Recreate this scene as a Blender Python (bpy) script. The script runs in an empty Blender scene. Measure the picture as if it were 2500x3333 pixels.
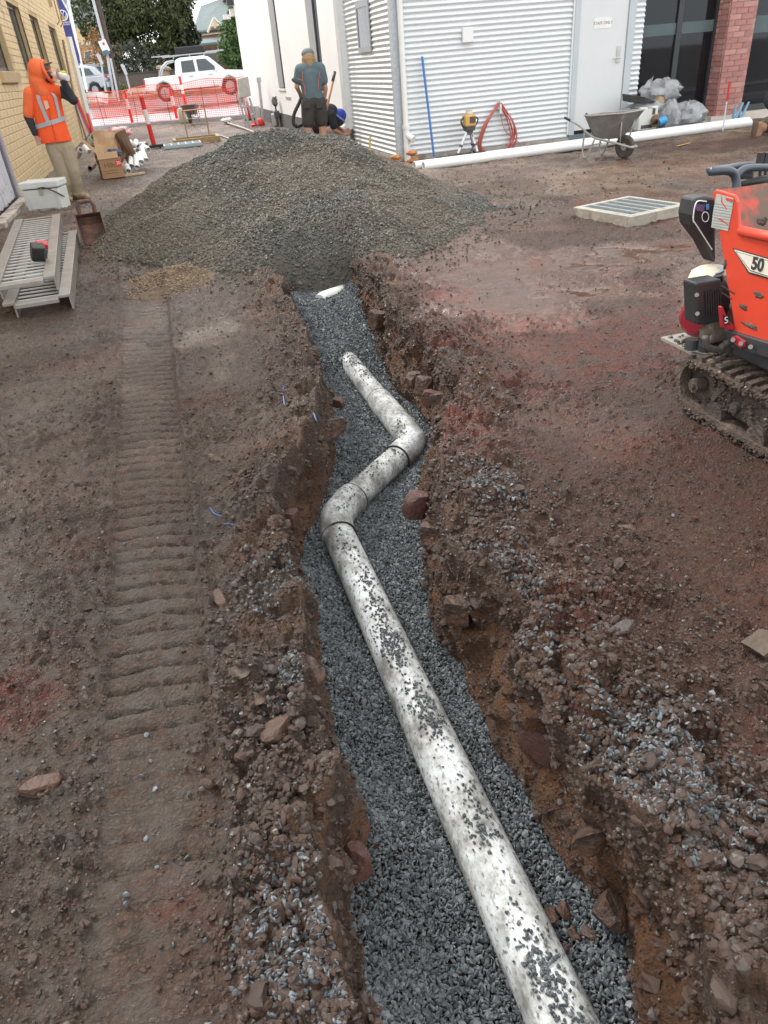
import bpy, bmesh, math, random
import numpy as np
from mathutils import Vector, Matrix, Euler

random.seed(7)
RNG = np.random.default_rng(11)
SC = bpy.context.scene
COL = SC.collection
R = math.radians

# ------------------------------------------------------------------ camera
F_PX, CX, CY, CAM_H = 2319.0, 1250.0, 1666.5, 1.5      # photograph calibration (2500 x 3333)
_down = np.array([1577 - CX, 5300 - CY, F_PX]); _down /= np.linalg.norm(_down)
_fwd = np.array([460 - CX, 258 - CY, F_PX]); _fwd -= _down * (_fwd @ _down); _fwd /= np.linalg.norm(_fwd)
_up = -_down
_rt = np.cross(_fwd, _up)
if _rt[0] < 0: _rt = -_rt
RW = np.array([_rt, _fwd, _up])
cam_data = bpy.data.cameras.new("camera")
cam = bpy.data.objects.new("camera", cam_data); COL.objects.link(cam)
cam_data.sensor_fit = 'VERTICAL'; cam_data.sensor_height = 36.0; cam_data.sensor_width = 27.0
cam_data.lens = F_PX / 3333.0 * 36.0
cam_data.clip_start = 0.02; cam_data.clip_end = 2000
_m = np.eye(4); _m[:3, 0] = RW @ [1, 0, 0]; _m[:3, 1] = RW @ [0, -1, 0]; _m[:3, 2] = RW @ [0, 0, -1]; _m[:3, 3] = (0, 0, CAM_H)
cam.matrix_world = Matrix(_m.tolist())
SC.camera = cam

# ------------------------------------------------------------------ sky, sun, exposure
SUN_EL, SUN_AZ = R(46), R(-28)
world = bpy.data.worlds.new("World"); SC.world = world; world.use_nodes = True
wn = world.node_tree; wn.nodes.clear()
w_out = wn.nodes.new("ShaderNodeOutputWorld"); w_bg = wn.nodes.new("ShaderNodeBackground")
w_sky = wn.nodes.new("ShaderNodeTexSky"); w_sky.sky_type = 'NISHITA'; w_sky.sun_disc = False
w_sky.sun_elevation = SUN_EL; w_sky.sun_rotation = SUN_AZ; w_sky.air_density = 1.0; w_sky.dust_density = 3.0; w_sky.ozone_density = 1.0
w_hsv = wn.nodes.new("ShaderNodeHueSaturation"); w_hsv.inputs['Saturation'].default_value = 0.12
w_mix = wn.nodes.new("ShaderNodeMix"); w_mix.data_type = 'RGBA'; w_mix.inputs[0].default_value = 0.72
w_mix.inputs[7].default_value = (11.9, 11.9, 11.9, 1)          # even overcast cloud deck over the clear-sky model
wn.links.new(w_sky.outputs[0], w_hsv.inputs['Color']); wn.links.new(w_hsv.outputs[0], w_mix.inputs[6])
wn.links.new(w_mix.outputs[2], w_bg.inputs[0]); wn.links.new(w_bg.outputs[0], w_out.inputs[0])
w_bg.inputs[1].default_value = 0.10
sun_d = bpy.data.lights.new("sun", 'SUN'); sun = bpy.data.objects.new("sun", sun_d); COL.objects.link(sun)
sun_d.energy = 1.5; sun_d.angle = R(12); sun_d.color = (1.0, 0.97, 0.93)
_sd = Vector((math.sin(SUN_AZ) * math.cos(SUN_EL), math.cos(SUN_AZ) * math.cos(SUN_EL), math.sin(SUN_EL)))
sun.rotation_euler = _sd.to_track_quat('Z', 'Y').to_euler()
vs = SC.view_settings; vs.view_transform = 'Standard'; vs.look = 'None'; vs.gamma = 1.0; vs.use_curve_mapping = False
vs.exposure = 1.15
SC.render.engine = 'CYCLES'

# ------------------------------------------------------------------ pixel -> place helpers
def _ray(x, y): return RW @ np.array([x - CX, y - CY, F_PX])
def G(x, y, z=0.0):
    r = _ray(x, y); t = (z - CAM_H) / r[2]; return Vector((r[0] * t, r[1] * t, z))
def AY(x, y, Y):
    r = _ray(x, y); t = Y / r[1]; return Vector((r[0] * t, Y, CAM_H + r[2] * t))
def AX(x, y, X):
    r = _ray(x, y); t = X / r[0]; return Vector((X, r[1] * t, CAM_H + r[2] * t))

# ------------------------------------------------------------------ noise
def _h(ix, iy, s):
    n = (ix.astype(np.int64) * 374761393 + iy.astype(np.int64) * 668265263 + s * 974711) & 0xffffffff
    n = ((n ^ (n >> 13)) * 1274126177) & 0xffffffff
    n = ((n ^ (n >> 15)) * 2246822519) & 0xffffffff
    return ((n ^ (n >> 16)) & 0xffff) / 65535.0
def vn(x, y, s=0):
    x = np.asarray(x, float); y = np.asarray(y, float)
    ix = np.floor(x); iy = np.floor(y); fx = x - ix; fy = y - iy
    fx = fx * fx * fx * (fx * (fx * 6 - 15) + 10); fy = fy * fy * fy * (fy * (fy * 6 - 15) + 10)
    a = _h(ix, iy, s); b = _h(ix + 1, iy, s); c = _h(ix, iy + 1, s); d = _h(ix + 1, iy + 1, s)
    return (a + (b - a) * fx) * (1 - fy) + (c + (d - c) * fx) * fy
def fbm(x, y, o=4, s=0, g=0.5):
    r = 0; a = 1; t = 0
    for i in range(o):
        r = r + a * vn(x * 2 ** i + 17 * i, y * 2 ** i - 9 * i, s + i); t += a; a *= g
    return r / t
def worley(x, y, s=0):
    ix = np.floor(x); iy = np.floor(y); best = np.full(np.shape(x), 9.0); cid = np.zeros(np.shape(x))
    for dx in (-1, 0, 1):
        for dy in (-1, 0, 1):
            cx = ix + dx; cy = iy + dy
            px = cx + _h(cx, cy, s); py = cy + _h(cx, cy, s + 1)
            d = np.hypot(px - x, py - y); m = d < best
            best = np.where(m, d, best); cid = np.where(m, _h(cx, cy, s + 2), cid)
    return best, cid
def sst(a, b, x):
    t = np.clip((x - a) / (b - a), 0, 1); return t * t * (3 - 2 * t)

# ------------------------------------------------------------------ materials
MATS = {}
def newmat(name):
    m = bpy.data.materials.new(name); m.use_nodes = True
    return m, m.node_tree.nodes, m.node_tree.links, m.node_tree.nodes['Principled BSDF']
def pm(name, c1, c2=None, sc=6.0, rough=0.6, metal=0.0, bump=0.0, bsc=None, c3=None, sc3=None, amt3=0.5, spec=0.5, r2=None, trans=0.0, alpha=1.0, coat=0.0, detail=6.0):
    """plain procedural surface: two colours broken up by noise, optional third colour as stains, noise bump"""
    if name in MATS: return MATS[name]
    m, n, l, b = newmat(name)
    tc = n.new('ShaderNodeTexCoord'); nz = n.new('ShaderNodeTexNoise')
    nz.inputs['Scale'].default_value = sc; nz.inputs['Detail'].default_value = detail; nz.inputs['Roughness'].default_value = 0.6
    l.new(tc.outputs['Object'], nz.inputs['Vector'])
    rp = n.new('ShaderNodeValToRGB'); rp.color_ramp.elements[0].position = 0.35; rp.color_ramp.elements[1].position = 0.65
    c2 = c2 or tuple(min(1, v * 0.86) for v in c1)
    rp.color_ramp.elements[0].color = (*c2, 1); rp.color_ramp.elements[1].color = (*c1, 1)
    l.new(nz.outputs['Fac'], rp.inputs['Fac']); colr = rp.outputs['Color']
    if c3:
        n3 = n.new('ShaderNodeTexNoise'); n3.inputs['Scale'].default_value = sc3 or sc * 0.6; n3.inputs['Detail'].default_value = 9.0; n3.inputs['Roughness'].default_value = 0.68
        l.new(tc.outputs['Object'], n3.inputs['Vector'])
        r3 = n.new('ShaderNodeValToRGB'); r3.color_ramp.elements[0].position = 1 - amt3 - 0.06; r3.color_ramp.elements[1].position = 1 - amt3 + 0.06
        l.new(n3.outputs['Fac'], r3.inputs['Fac'])
        mx = n.new('ShaderNodeMix'); mx.data_type = 'RGBA'; l.new(r3.outputs['Color'], mx.inputs[0]); l.new(colr, mx.inputs[6]); mx.inputs[7].default_value = (*c3, 1)
        colr = mx.outputs[2]
    l.new(colr, b.inputs['Base Color'])
    if r2 is not None:
        mr = n.new('ShaderNodeMapRange'); mr.inputs[1].default_value = 0.3; mr.inputs[2].default_value = 0.7; mr.inputs[3].default_value = rough; mr.inputs[4].default_value = r2
        l.new(nz.outputs['Fac'], mr.inputs[0]); l.new(mr.outputs[0], b.inputs['Roughness'])
    else: b.inputs['Roughness'].default_value = rough
    b.inputs['Metallic'].default_value = metal; b.inputs['Specular IOR Level'].default_value = spec
    b.inputs['Transmission Weight'].default_value = trans; b.inputs['Alpha'].default_value = alpha; b.inputs['Coat Weight'].default_value = coat
    if bump:
        nb = n.new('ShaderNodeTexNoise'); nb.inputs['Scale'].default_value = bsc or sc * 5; nb.inputs['Detail'].default_value = 8
        l.new(tc.outputs['Object'], nb.inputs['Vector'])
        bp = n.new('ShaderNodeBump'); bp.inputs['Strength'].default_value = bump; bp.inputs['Distance'].default_value = 0.02
        l.new(nb.outputs['Fac'], bp.inputs['Height']); l.new(bp.outputs[0], b.inputs['Normal'])
    MATS[name] = m
    return m

# ------------------------------------------------------------------ mesh builder
class MB:
    def __init__(s): s.v = []; s.f = []
    def add(s, vs_, fs):
        o = len(s.v); s.v += [Vector(p) for p in vs_]; s.f += [tuple(i + o for i in f) for f in fs]; return s
    def box(s, c, size, rot=None, taper=1.0):
        x, y, z = size[0] / 2, size[1] / 2, size[2] / 2; c = Vector(c); t = taper
        ps = [(-x, -y, -z), (x, -y, -z), (x, y, -z), (-x, y, -z), (-x * t, -y * t, z), (x * t, -y * t, z), (x * t, y * t, z), (-x * t, y * t, z)]
        M = Euler(rot).to_matrix() if rot is not None and not isinstance(rot, Matrix) else (rot or Matrix.Identity(3))
        return s.add([c + M @ Vector(p) for p in ps], [(0, 3, 2, 1), (4, 5, 6, 7), (0, 1, 5, 4), (1, 2, 6, 5), (2, 3, 7, 6), (3, 0, 4, 7)])
    def b2(s, a, b):
        a = Vector(a); b = Vector(b)
        return s.box((a + b) / 2, [abs(b[i] - a[i]) for i in range(3)])
    def tube(s, path, r, n=8, cap=True, flat=1.0, upv=None):
        path = [Vector(p) for p in path]; k = len(path)
        rs = r if isinstance(r, (list, tuple)) else [r] * k
        ring = []; prev = None
        for i, p in enumerate(path):
            d = (path[min(i + 1, k - 1)] - path[max(i - 1, 0)])
            d = d.normalized() if d.length > 1e-9 else Vector((0, 0, 1))
            if prev is None:
                u = Vector(upv) if upv else (Vector((0, 0, 1)) if abs(d.z) < 0.9 else Vector((0, 1, 0)))
            else: u = prev
            a = d.cross(u)
            if a.length < 1e-6: a = d.cross(Vector((1, 0, 0)))
            a.normalize(); bb = a.cross(d).normalized(); prev = bb
            ring.append([p + a * (math.cos(t) * rs[i]) + bb * (math.sin(t) * rs[i] * flat) for t in [2 * math.pi * j / n for j in range(n)]])
        vs_ = [q for rg in ring for q in rg]; fs = []
        for i in range(k - 1):
            for j in range(n):
                j2 = (j + 1) % n; fs.append((i * n + j, i * n + j2, (i + 1) * n + j2, (i + 1) * n + j))
        if cap: fs.append(tuple(range(n - 1, -1, -1))); fs.append(tuple((k - 1) * n + j for j in range(n)))
        return s.add(vs_, fs)
    def pipe(s, a, b, ro, ri, n=20):
        a = Vector(a); b = Vector(b); d = (b - a).normalized(); u = d.cross(Vector((0, 0, 1)))
        if u.length < 1e-4: u = d.cross(Vector((0, 1, 0)))
        u.normalize(); w = u.cross(d); vs_ = []
        for p, r in ((a, ro), (b, ro), (b, ri), (a, ri)):
            vs_ += [p + (u * math.cos(2 * math.pi * j / n) + w * math.sin(2 * math.pi * j / n)) * r for j in range(n)]
        fs = []
        for q in range(4):
            q2 = (q + 1) % 4
            for j in range(n):
                j2 = (j + 1) % n; fs.append((q * n + j, q * n + j2, q2 * n + j2, q2 * n + j))
        return s.add(vs_, fs)
    def lathe(s, prof, c=(0, 0, 0), n=16, rot=None, cap=True, sx=1.0, sy=1.0):
        M = Euler(rot).to_matrix() if rot is not None and not isinstance(rot, Matrix) else (rot or Matrix.Identity(3)); c = Vector(c); vs_ = []
        for r, z in prof:
            vs_ += [c + M @ Vector((r * sx * math.cos(2 * math.pi * j / n), r * sy * math.sin(2 * math.pi * j / n), z)) for j in range(n)]
        fs = []
        for i in range(len(prof) - 1):
            for j in range(n):
                j2 = (j + 1) % n; fs.append((i * n + j, i * n + j2, (i + 1) * n + j2, (i + 1) * n + j))
        if cap: fs.append(tuple(range(n - 1, -1, -1))); fs.append(tuple((len(prof) - 1) * n + j for j in range(n)))
        return s.add(vs_, fs)
    def prism(s, poly, ext):
        """extrude a 3-D polygon by the vector ext"""
        poly = [Vector(p) for p in poly]; e = Vector(ext); k = len(poly)
        return s.add(poly + [p + e for p in poly], [tuple(range(k - 1, -1, -1)), tuple(range(k, 2 * k))] + [(i, (i + 1) % k, k + (i + 1) % k, k + i) for i in range(k)])
    def quad(s, a, b, c, d): return s.add([a, b, c, d], [(0, 1, 2, 3)])
    def ball(s, c, r, n=10, m=6, sq=(1, 1, 1), jit=0, rot=None):
        M = Euler(rot).to_matrix() if rot else Matrix.Identity(3); c = Vector(c); vs_ = []
        rr = (lambda: 1 + random.uniform(-jit, jit)) if jit else (lambda: 1)
        for i in range(1, m):
            t = math.pi * i / m
            vs_ += [c + M @ (Vector((math.sin(t) * math.cos(2 * math.pi * j / n) * sq[0], math.sin(t) * math.sin(2 * math.pi * j / n) * sq[1], math.cos(t) * sq[2])) * r * rr()) for j in range(n)]
        k = len(vs_); vs_ += [c + M @ Vector((0, 0, r * sq[2])), c - M @ Vector((0, 0, r * sq[2]))]; fs = []
        for i in range(m - 2):
            for j in range(n):
                j2 = (j + 1) % n; fs.append((i * n + j, (i + 1) * n + j, (i + 1) * n + j2, i * n + j2))
        for j in range(n):
            fs.append((k, j, (j + 1) % n)); fs.append((k + 1, (m - 2) * n + (j + 1) % n, (m - 2) * n + j))
        return s.add(vs_, fs)
    def xf(s, M):
        s.v = [M @ p for p in s.v]; return s
    def build(s, name, mat, parent=None, smooth=False, bev=0.0, seg=2, local=False):
        off = Vector((0, 0, 0)); p = None if local else parent
        while p is not None: off += p.location; p = p.parent
        me = bpy.data.meshes.new(name); me.from_pydata([tuple(q - off) for q in s.v], [], s.f); me.update()
        if mat: me.materials.append(mat)
        o = bpy.data.objects.new(name, me); COL.objects.link(o)
        if parent: o.parent = parent
        if smooth is True: me.polygons.foreach_set('use_smooth', [True] * len(me.polygons))
        elif smooth:
            me.polygons.foreach_set('use_smooth', [True] * len(me.polygons)); me.set_sharp_from_angle(angle=R(smooth))
        if bev:
            md = o.modifiers.new('bevel', 'BEVEL'); md.width = bev; md.segments = seg; md.limit_method = 'ANGLE'; md.angle_limit = R(40)
        return o

def tag(o, label=None, cat=None, group=None, kind=None):
    if label: o['label'] = label
    if cat: o['category'] = cat
    if group: o['group'] = group
    if kind: o['kind'] = kind
    return o
def thing(name, label, cat, loc=(0, 0, 0), group=None, rz=0.0):
    o = bpy.data.objects.new(name, None); COL.objects.link(o); o.location = loc; o.rotation_euler = (0, 0, rz); o.empty_display_size = 0.1
    return tag(o, label, cat, group)
def dup(o, parent=None, loc=None, rz=None, label=None):
    c = o.copy(); COL.objects.link(c); c.parent = parent
    if loc is not None: c.location = loc
    if rz is not None: c.rotation_euler = (0, 0, rz)
    if label: c['label'] = label
    for ch in list(o.children): dup(ch, c)
    return c
def spline(pts, n=8):
    """Catmull-Rom through the points"""
    P = [Vector(p) for p in pts]; P = [P[0] * 2 - P[1]] + P + [P[-1] * 2 - P[-2]]; out = []
    for i in range(1, len(P) - 2):
        for k in range(n):
            t = k / n; a, b, c, d = P[i - 1], P[i], P[i + 1], P[i + 2]
            out.append(0.5 * ((2 * b) + (c - a) * t + (2 * a - 5 * b + 4 * c - d) * t * t + (3 * b - a - 3 * c + d) * t ** 3))
    out.append(P[-2]); return out
def txt(s, size, mat, name, parent, M, depth=0.002, align='CENTER', bold=0.0):
    cu = bpy.data.curves.new(name, 'FONT'); cu.body = s; cu.size = size; cu.align_x = align; cu.align_y = 'CENTER'; cu.extrude = depth; cu.offset = bold
    tmp = bpy.data.objects.new('tmp', cu); COL.objects.link(tmp)
    dg = bpy.context.evaluated_depsgraph_get(); me = bpy.data.meshes.new_from_object(tmp.evaluated_get(dg)); bpy.data.objects.remove(tmp)
    off = Vector((0, 0, 0)); p = parent
    while p is not None: off += p.location; p = p.parent
    me.transform(Matrix.Translation(-off) @ M); me.name = name; me.materials.clear(); me.materials.append(mat)
    o = bpy.data.objects.new(name, me); COL.objects.link(o); o.parent = parent; return o
def frame_mat(origin, xa, ya):
    xa = Vector(xa).normalized(); ya = Vector(ya); za = xa.cross(ya).normalized(); ya = za.cross(xa)
    M = Matrix.Identity(4)
    for i in range(3): M[i][0] = xa[i]; M[i][1] = ya[i]; M[i][2] = za[i]; M[i][3] = origin[i]
    return M

# ------------------------------------------------------------------ scattered pieces (geometry-node instances)
PROTO = {}
def stone_set(key, mats, n=6, flat=0.55, jit=0.25, sub=1):
    c = bpy.data.collections.new(key)
    for i in range(n):
        rs = np.random.default_rng(100 + i + len(key))
        bm = bmesh.new(); bmesh.ops.create_icosphere(bm, subdivisions=sub, radius=0.5)
        ax = rs.uniform(0.7, 1.25, 3); ax[2] *= flat
        pl = [(Vector(rs.normal(size=3)).normalized(), rs.uniform(0.28, 0.46)) for _ in range(7)]
        for v in bm.verts:
            p = Vector([v.co[k] for k in range(3)])
            for nn, d in pl:
                q = p.dot(nn)
                if q > d: p -= nn * (q - d) * 0.9
            p *= 1 + rs.uniform(-jit, jit) * 0.35
            v.co = Vector([p[k] * ax[k] for k in range(3)])
        me = bpy.data.meshes.new('stone'); bm.to_mesh(me); bm.free(); me.materials.append(mats[i % len(mats)])
        o = bpy.data.objects.new('%s_%02d' % (key, i), me); c.objects.link(o)
    PROTO[key] = (c, n); return c
def scatter(name, key, P, scl, parent=None, rot=None, seed=1, tilt=0.6, idx=None):
    """points P (n,3) with one piece on each"""
    c, nk = PROTO[key]; rs = np.random.default_rng(seed); n = len(P)
    off = np.array(parent.location) if parent else np.zeros(3)
    me = bpy.data.meshes.new(name); me.vertices.add(n); me.vertices.foreach_set('co', (np.asarray(P) - off).astype(np.float32).ravel())
    if rot is None: rot = np.stack([rs.normal(0, tilt, n), rs.normal(0, tilt, n), rs.uniform(0, 6.283, n)], 1)
    a = me.attributes.new('rot', 'FLOAT_VECTOR', 'POINT'); a.data.foreach_set('vector', rot.astype(np.float32).ravel())
    a = me.attributes.new('scl', 'FLOAT', 'POINT'); a.data.foreach_set('value', np.broadcast_to(scl, (n,)).astype(np.float32))
    a = me.attributes.new('idx', 'INT', 'POINT'); a.data.foreach_set('value', (rs.integers(0, nk, n) if idx is None else np.asarray(idx)).astype(np.int32))
    o = bpy.data.objects.new(name, me); COL.objects.link(o)
    if parent: o.parent = parent
    ng = bpy.data.node_groups.new('scatter_' + key, 'GeometryNodeTree')
    ng.interface.new_socket('Geometry', in_out='INPUT', socket_type='NodeSocketGeometry'); ng.interface.new_socket('Geometry', in_out='OUTPUT', socket_type='NodeSocketGeometry')
    N = ng.nodes; L = ng.links; gi = N.new('NodeGroupInput'); go = N.new('NodeGroupOutput')
    ip = N.new('GeometryNodeInstanceOnPoints'); ci = N.new('GeometryNodeCollectionInfo'); ci.inputs['Collection'].default_value = c
    ci.inputs['Separate Children'].default_value = True; ci.inputs['Reset Children'].default_value = True
    def na(nm, t):
        q = N.new('GeometryNodeInputNamedAttribute'); q.data_type = t; q.inputs['Name'].default_value = nm; return q.outputs['Attribute']
    L.new(gi.outputs[0], ip.inputs['Points']); L.new(ci.outputs[0], ip.inputs['Instance']); ip.inputs['Pick Instance'].default_value = True
    L.new(na('idx', 'INT'), ip.inputs['Instance Index']); L.new(na('rot', 'FLOAT_VECTOR'), ip.inputs['Rotation']); L.new(na('scl', 'FLOAT'), ip.inputs['Scale'])
    L.new(ip.outputs[0], go.inputs[0])
    md = o.modifiers.new('scatter', 'NODES'); md.node_group = ng
    o['kind'] = 'stuff'
    return o
def grid_mesh(name, X, Y, Z, mat, parent=None, smooth=True, attrs=None, skip=None):
    nr, nc = X.shape; off = np.array(parent.location) if parent else np.zeros(3)
    co = np.stack([X, Y, Z], -1).reshape(-1, 3) - off
    i = np.arange(nr * nc).reshape(nr, nc)
    q = np.stack([i[:-1, :-1], i[:-1, 1:], i[1:, 1:], i[1:, :-1]], -1).reshape(-1, 4)
    if skip is not None: q = q[~skip[:-1, :-1].ravel()]
    me = bpy.data.meshes.new(name); me.vertices.add(len(co)); me.vertices.foreach_set('co', co.astype(np.float32).ravel())
    me.loops.add(q.size); me.loops.foreach_set('vertex_index', q.astype(np.int32).ravel())
    me.polygons.add(len(q)); me.polygons.foreach_set('loop_start', np.arange(0, q.size, 4, dtype=np.int32)); me.polygons.foreach_set('loop_total', np.full(len(q), 4, np.int32))
    me.polygons.foreach_set('use_smooth', np.full(len(q), bool(smooth)))
    me.update(calc_edges=True); me.validate()
    for k, a in (attrs or {}).items():
        at = me.attributes.new(k, 'FLOAT', 'POINT'); at.data.foreach_set('value', np.asarray(a, np.float32).ravel())
    me.materials.append(mat)
    o = bpy.data.objects.new(name, me); COL.objects.link(o)
    if parent: o.parent = parent
    return o
# ================================================================== GROUND, TRENCH
LR = np.array([(-60, .0), (.44, .0), (.78, .02), (.9, .03), (.99, .03), (1.07, .09), (1.15, .10), (1.37, .09), (1.57, .13), (1.75, .12), (1.98, .16), (2.26, .14), (2.56, .19), (2.75, .24), (3.0, .35), (3.2, .46), (3.4, .53), (3.7, .61), (4.23, .67), (4.94, .68), (5.7, .71), (6.3, .75), (600, .75)])
RR = np.array([(-60, .62), (.44, .62), (.56, .67), (.67, .70), (.79, .67), (.93, .66), (1.04, .65), (1.15, .62), (1.39, .63), (1.49, .76), (1.65, .75), (1.92, .68), (2.2, .77), (2.49, .81), (2.92, 1.05), (3.12, 1.22), (3.52, 1.27), (4.17, 1.31), (4.69, 1.33), (5.71, 1.43), (6.3, 1.45), (600, 1.45)])
RF = np.array([(-60, .6), (.58, .61), (.73, .67), (.95, .66), (1.09, .66), (1.21, .66), (1.35, .62), (1.6, .64), (1.81, .67), (1.93, .62), (2.2, .69), (2.57, .80), (2.97, .86), (3.24, 1.0), (3.63, 1.22), (4.02, 1.28), (4.5, 1.23), (5.63, 1.37), (6.3, 1.42), (600, 1.42)])
def li(T, Y): return np.interp(Y, T[:, 0], T[:, 1])
def zf(Y): return np.interp(Y, [.5, 2, 3.5, 6], [-.36, -.42, -.48, -.5])
def far(Y): return np.interp(Y, [-50, 14, 30, 34, 60], [0, 0, -.07, -.02, .0])
def wob(Y, s): return (fbm(Y * 3.3, Y * 0 + s, 4, s) - .5) * .14 + (vn(Y * 17, Y * 0 + s, s) - .5) * .035
def Lrim(Y): return li(LR, Y) + wob(Y, 3) * .55
def Rrim(Y): return li(RR, Y) + wob(Y, 5) * .75 + .015
def Rflo(Y): return np.minimum(li(RF, Y) + wob(Y, 8) * .35, Rrim(Y) - .01)
def track_dent(X, Y):
    """crawler print on the left: sunken strip with cross bars"""
    c = -.337 + .008 * np.sin(Y * .9); w = .148 + .006 * np.maximum(Y - 3.5, 0)
    u = (X - c) / w + .10 * (fbm(X * 2 + 3, Y * 2.6, 3, 47) - .5)
    m = (1 - sst(.93, 1.10, u)) * sst(-1.14, -.9, u) * sst(.2, .7, Y) * (1 - sst(6.6, 7.4, Y))
    ph = (Y + .035 * np.where(u > 0.05, u * .9, np.abs(u) * .35) + .016 * (vn(X * 9, Y * 9, 40) - .5)) / .085
    saw = ph - np.floor(ph)
    bar = np.where(saw < .72, saw / .72, (1 - saw) / .28)
    fade = .35 + .65 * sst(.95, 1.75, Y) * (1 - .55 * sst(4.6, 5.4, Y) * (1 - sst(5.6, 5.9, Y)))
    fade = fade * (.6 + .4 * sst(.3, .55, vn(X * 5, Y * 3, 44)))
    grv = np.exp(-((saw - .84) / .12) ** 2); plate = .016 * (saw - .4)
    z = -.022 - .014 * u + (plate * 1.4 - .05 * grv) * fade * (1 - .8 * np.exp(-(u / .08) ** 2))
    ridge = .02 * np.exp(-((u - 1.16) / .12) ** 2) * (.4 + vn(X * 14, Y * 14, 41))
    return m, z, ridge
def gh(X, Y, fine=True):
    X = np.asarray(X, float); Y = np.asarray(Y, float)
    z = far(Y) + .05 * (fbm(X * .6, Y * .6, 3, 1) - .5) * sst(0.2, 1.5, np.abs(Y) + .3)
    dl = Lrim(Y) - X; dr = X - Rrim(Y); near = 1 - sst(6.0, 6.8, Y)
    bl = (1 - sst(.03, .42, dl)) * (dl > -.2) * near; br = (1 - sst(.05, .62, dr)) * (dr > -.2) * near
    bank = np.clip(bl + br * .9, 0, 1)
    m, tz, rdg = track_dent(X, Y)
    calm = m
    z = z + m * tz + rdg * (1 - m) * sst(.3, .8, Y) * (1 - sst(6, 7, Y))
    churn = sst(4.0, 6.5, Y) * sst(1.3, 2.4, X) * (1 - sst(14, 18, Y))
    z = z + churn * .035 * (np.abs(fbm(X * 2.2, Y * 3.4, 4, 21) - .5) * 2 - .25)
    if fine:
        z = z + (.022 * (fbm(X * 5, Y * 5, 4, 2) - .5)) * (1 - .75 * calm)
        d, cid = worley(X * 10 + 1.3 * vn(X * 6, Y * 6, 30), Y * 10 + 1.3 * vn(X * 6 + 9, Y * 6, 31), 7)
        z = z + bank * (.09 * (cid ** 1.5) * (1 - d * d) + .05 * (fbm(X * 13, Y * 13, 4, 12) - .38))
        d2, c2 = worley(X * 30 + vn(X * 19, Y * 19, 32), Y * 30 + vn(X * 19 + 5, Y * 19, 33), 9)
        crumb = np.clip(.45 + .6 * sst(.42, .62, fbm(X * 1.7, Y * 1.7, 3, 14)) + bank * .8, 0, 1.2) * (1 - .8 * calm)
        z = z + crumb * (.031 * c2 * (1.05 - d2 * d2 * 1.3)) + .010 * (fbm(X * 55, Y * 55, 3, 17) - .5) * (1 - .6 * calm)
        z = z + .03 * bank * sst(.1, .5, fbm(X * 3, Y * 3, 2, 19))
    return z
def wetmap(X, Y):
    wetb = sst(.46, .62, fbm(X * .8 + 3, Y * .8, 3, 90)); trk = track_dent(X, Y)[0]
    w = .6 * wetb * sst(2.9, 4.4, Y) * sst(1.35, 2.0, X) * (1 - sst(10, 13, Y)) + .15 * trk + .25 * sst(.55, .7, fbm(X * 1.2, Y * 1.2, 3, 91)) * (Y > 1.5)
    for (px, py, rx, ry, a) in ((1950, 850, .95, .5, 1), (1750, 1000, .8, .42, 1), (1420, 880, .4, .4, 1), (2150, 810, .6, .3, .9), (1600, 675, .6, .4, 1), (1720, 900, .7, .4, 1), (2380, 900, .4, .5, .8), (1620, 980, .5, .35, 1), (1500, 980, .3, .3, .9), (660, 1090, .24, .6, .55), (720, 1190, .16, .3, .5), (330, 1560, .14, .25, .5), (120, 1500, .3, .5, .35)):
        g_ = G(px, py); dd = ((X - g_.x) / rx) ** 2 + ((Y - g_.y) / ry) ** 2 + 2.4 * (fbm(X * 2.6, Y * 2.6, 4, 93) - .5)
        w = np.maximum(w, (1 - sst(.35, 1.2, dd)) * (.6 + .4 * sst(.40, .62, fbm(X * 4, Y * 4, 3, 92))) * a)
    return np.clip(w, 0, 1)
def gfloor(X, Y):
    """top of the loose stone in the trench"""
    z = zf(Y) + .03 * (fbm(X * 4, Y * 4, 3, 51) - .5)
    z = z + .045 * np.exp(-((X - .50) ** 2 + (Y - 3.08) ** 2) / .012) + .035 * np.exp(-((X - 1.09) ** 2 + (Y - 3.6) ** 2) / .03)
    z = z + .30 * np.exp(-((X - .34) / .10) ** 2 - ((Y - 3.27) / .14) ** 2)
    z = z + .25 * sst(4.8, 6.2, Y) + .06 * sst(4.8, 5.2, Y)
    z = z + .05 * np.exp(-((X - Lrim(Y)) / .07) ** 2) + .05 * np.exp(-((X - Rflo(Y)) / .06) ** 2) * vn(Y * 4, Y * 0, 52)
    z = z + (.17 - .12 * sst(2.3, 2.7, Y) + .08 * (1 - sst(.55, 1.05, Y))) * (1 - sst(.0, .26, X - Lrim(Y))) * (.5 + fbm(Y * 2.2, Y * 0, 2, 53))
    return z

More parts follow.
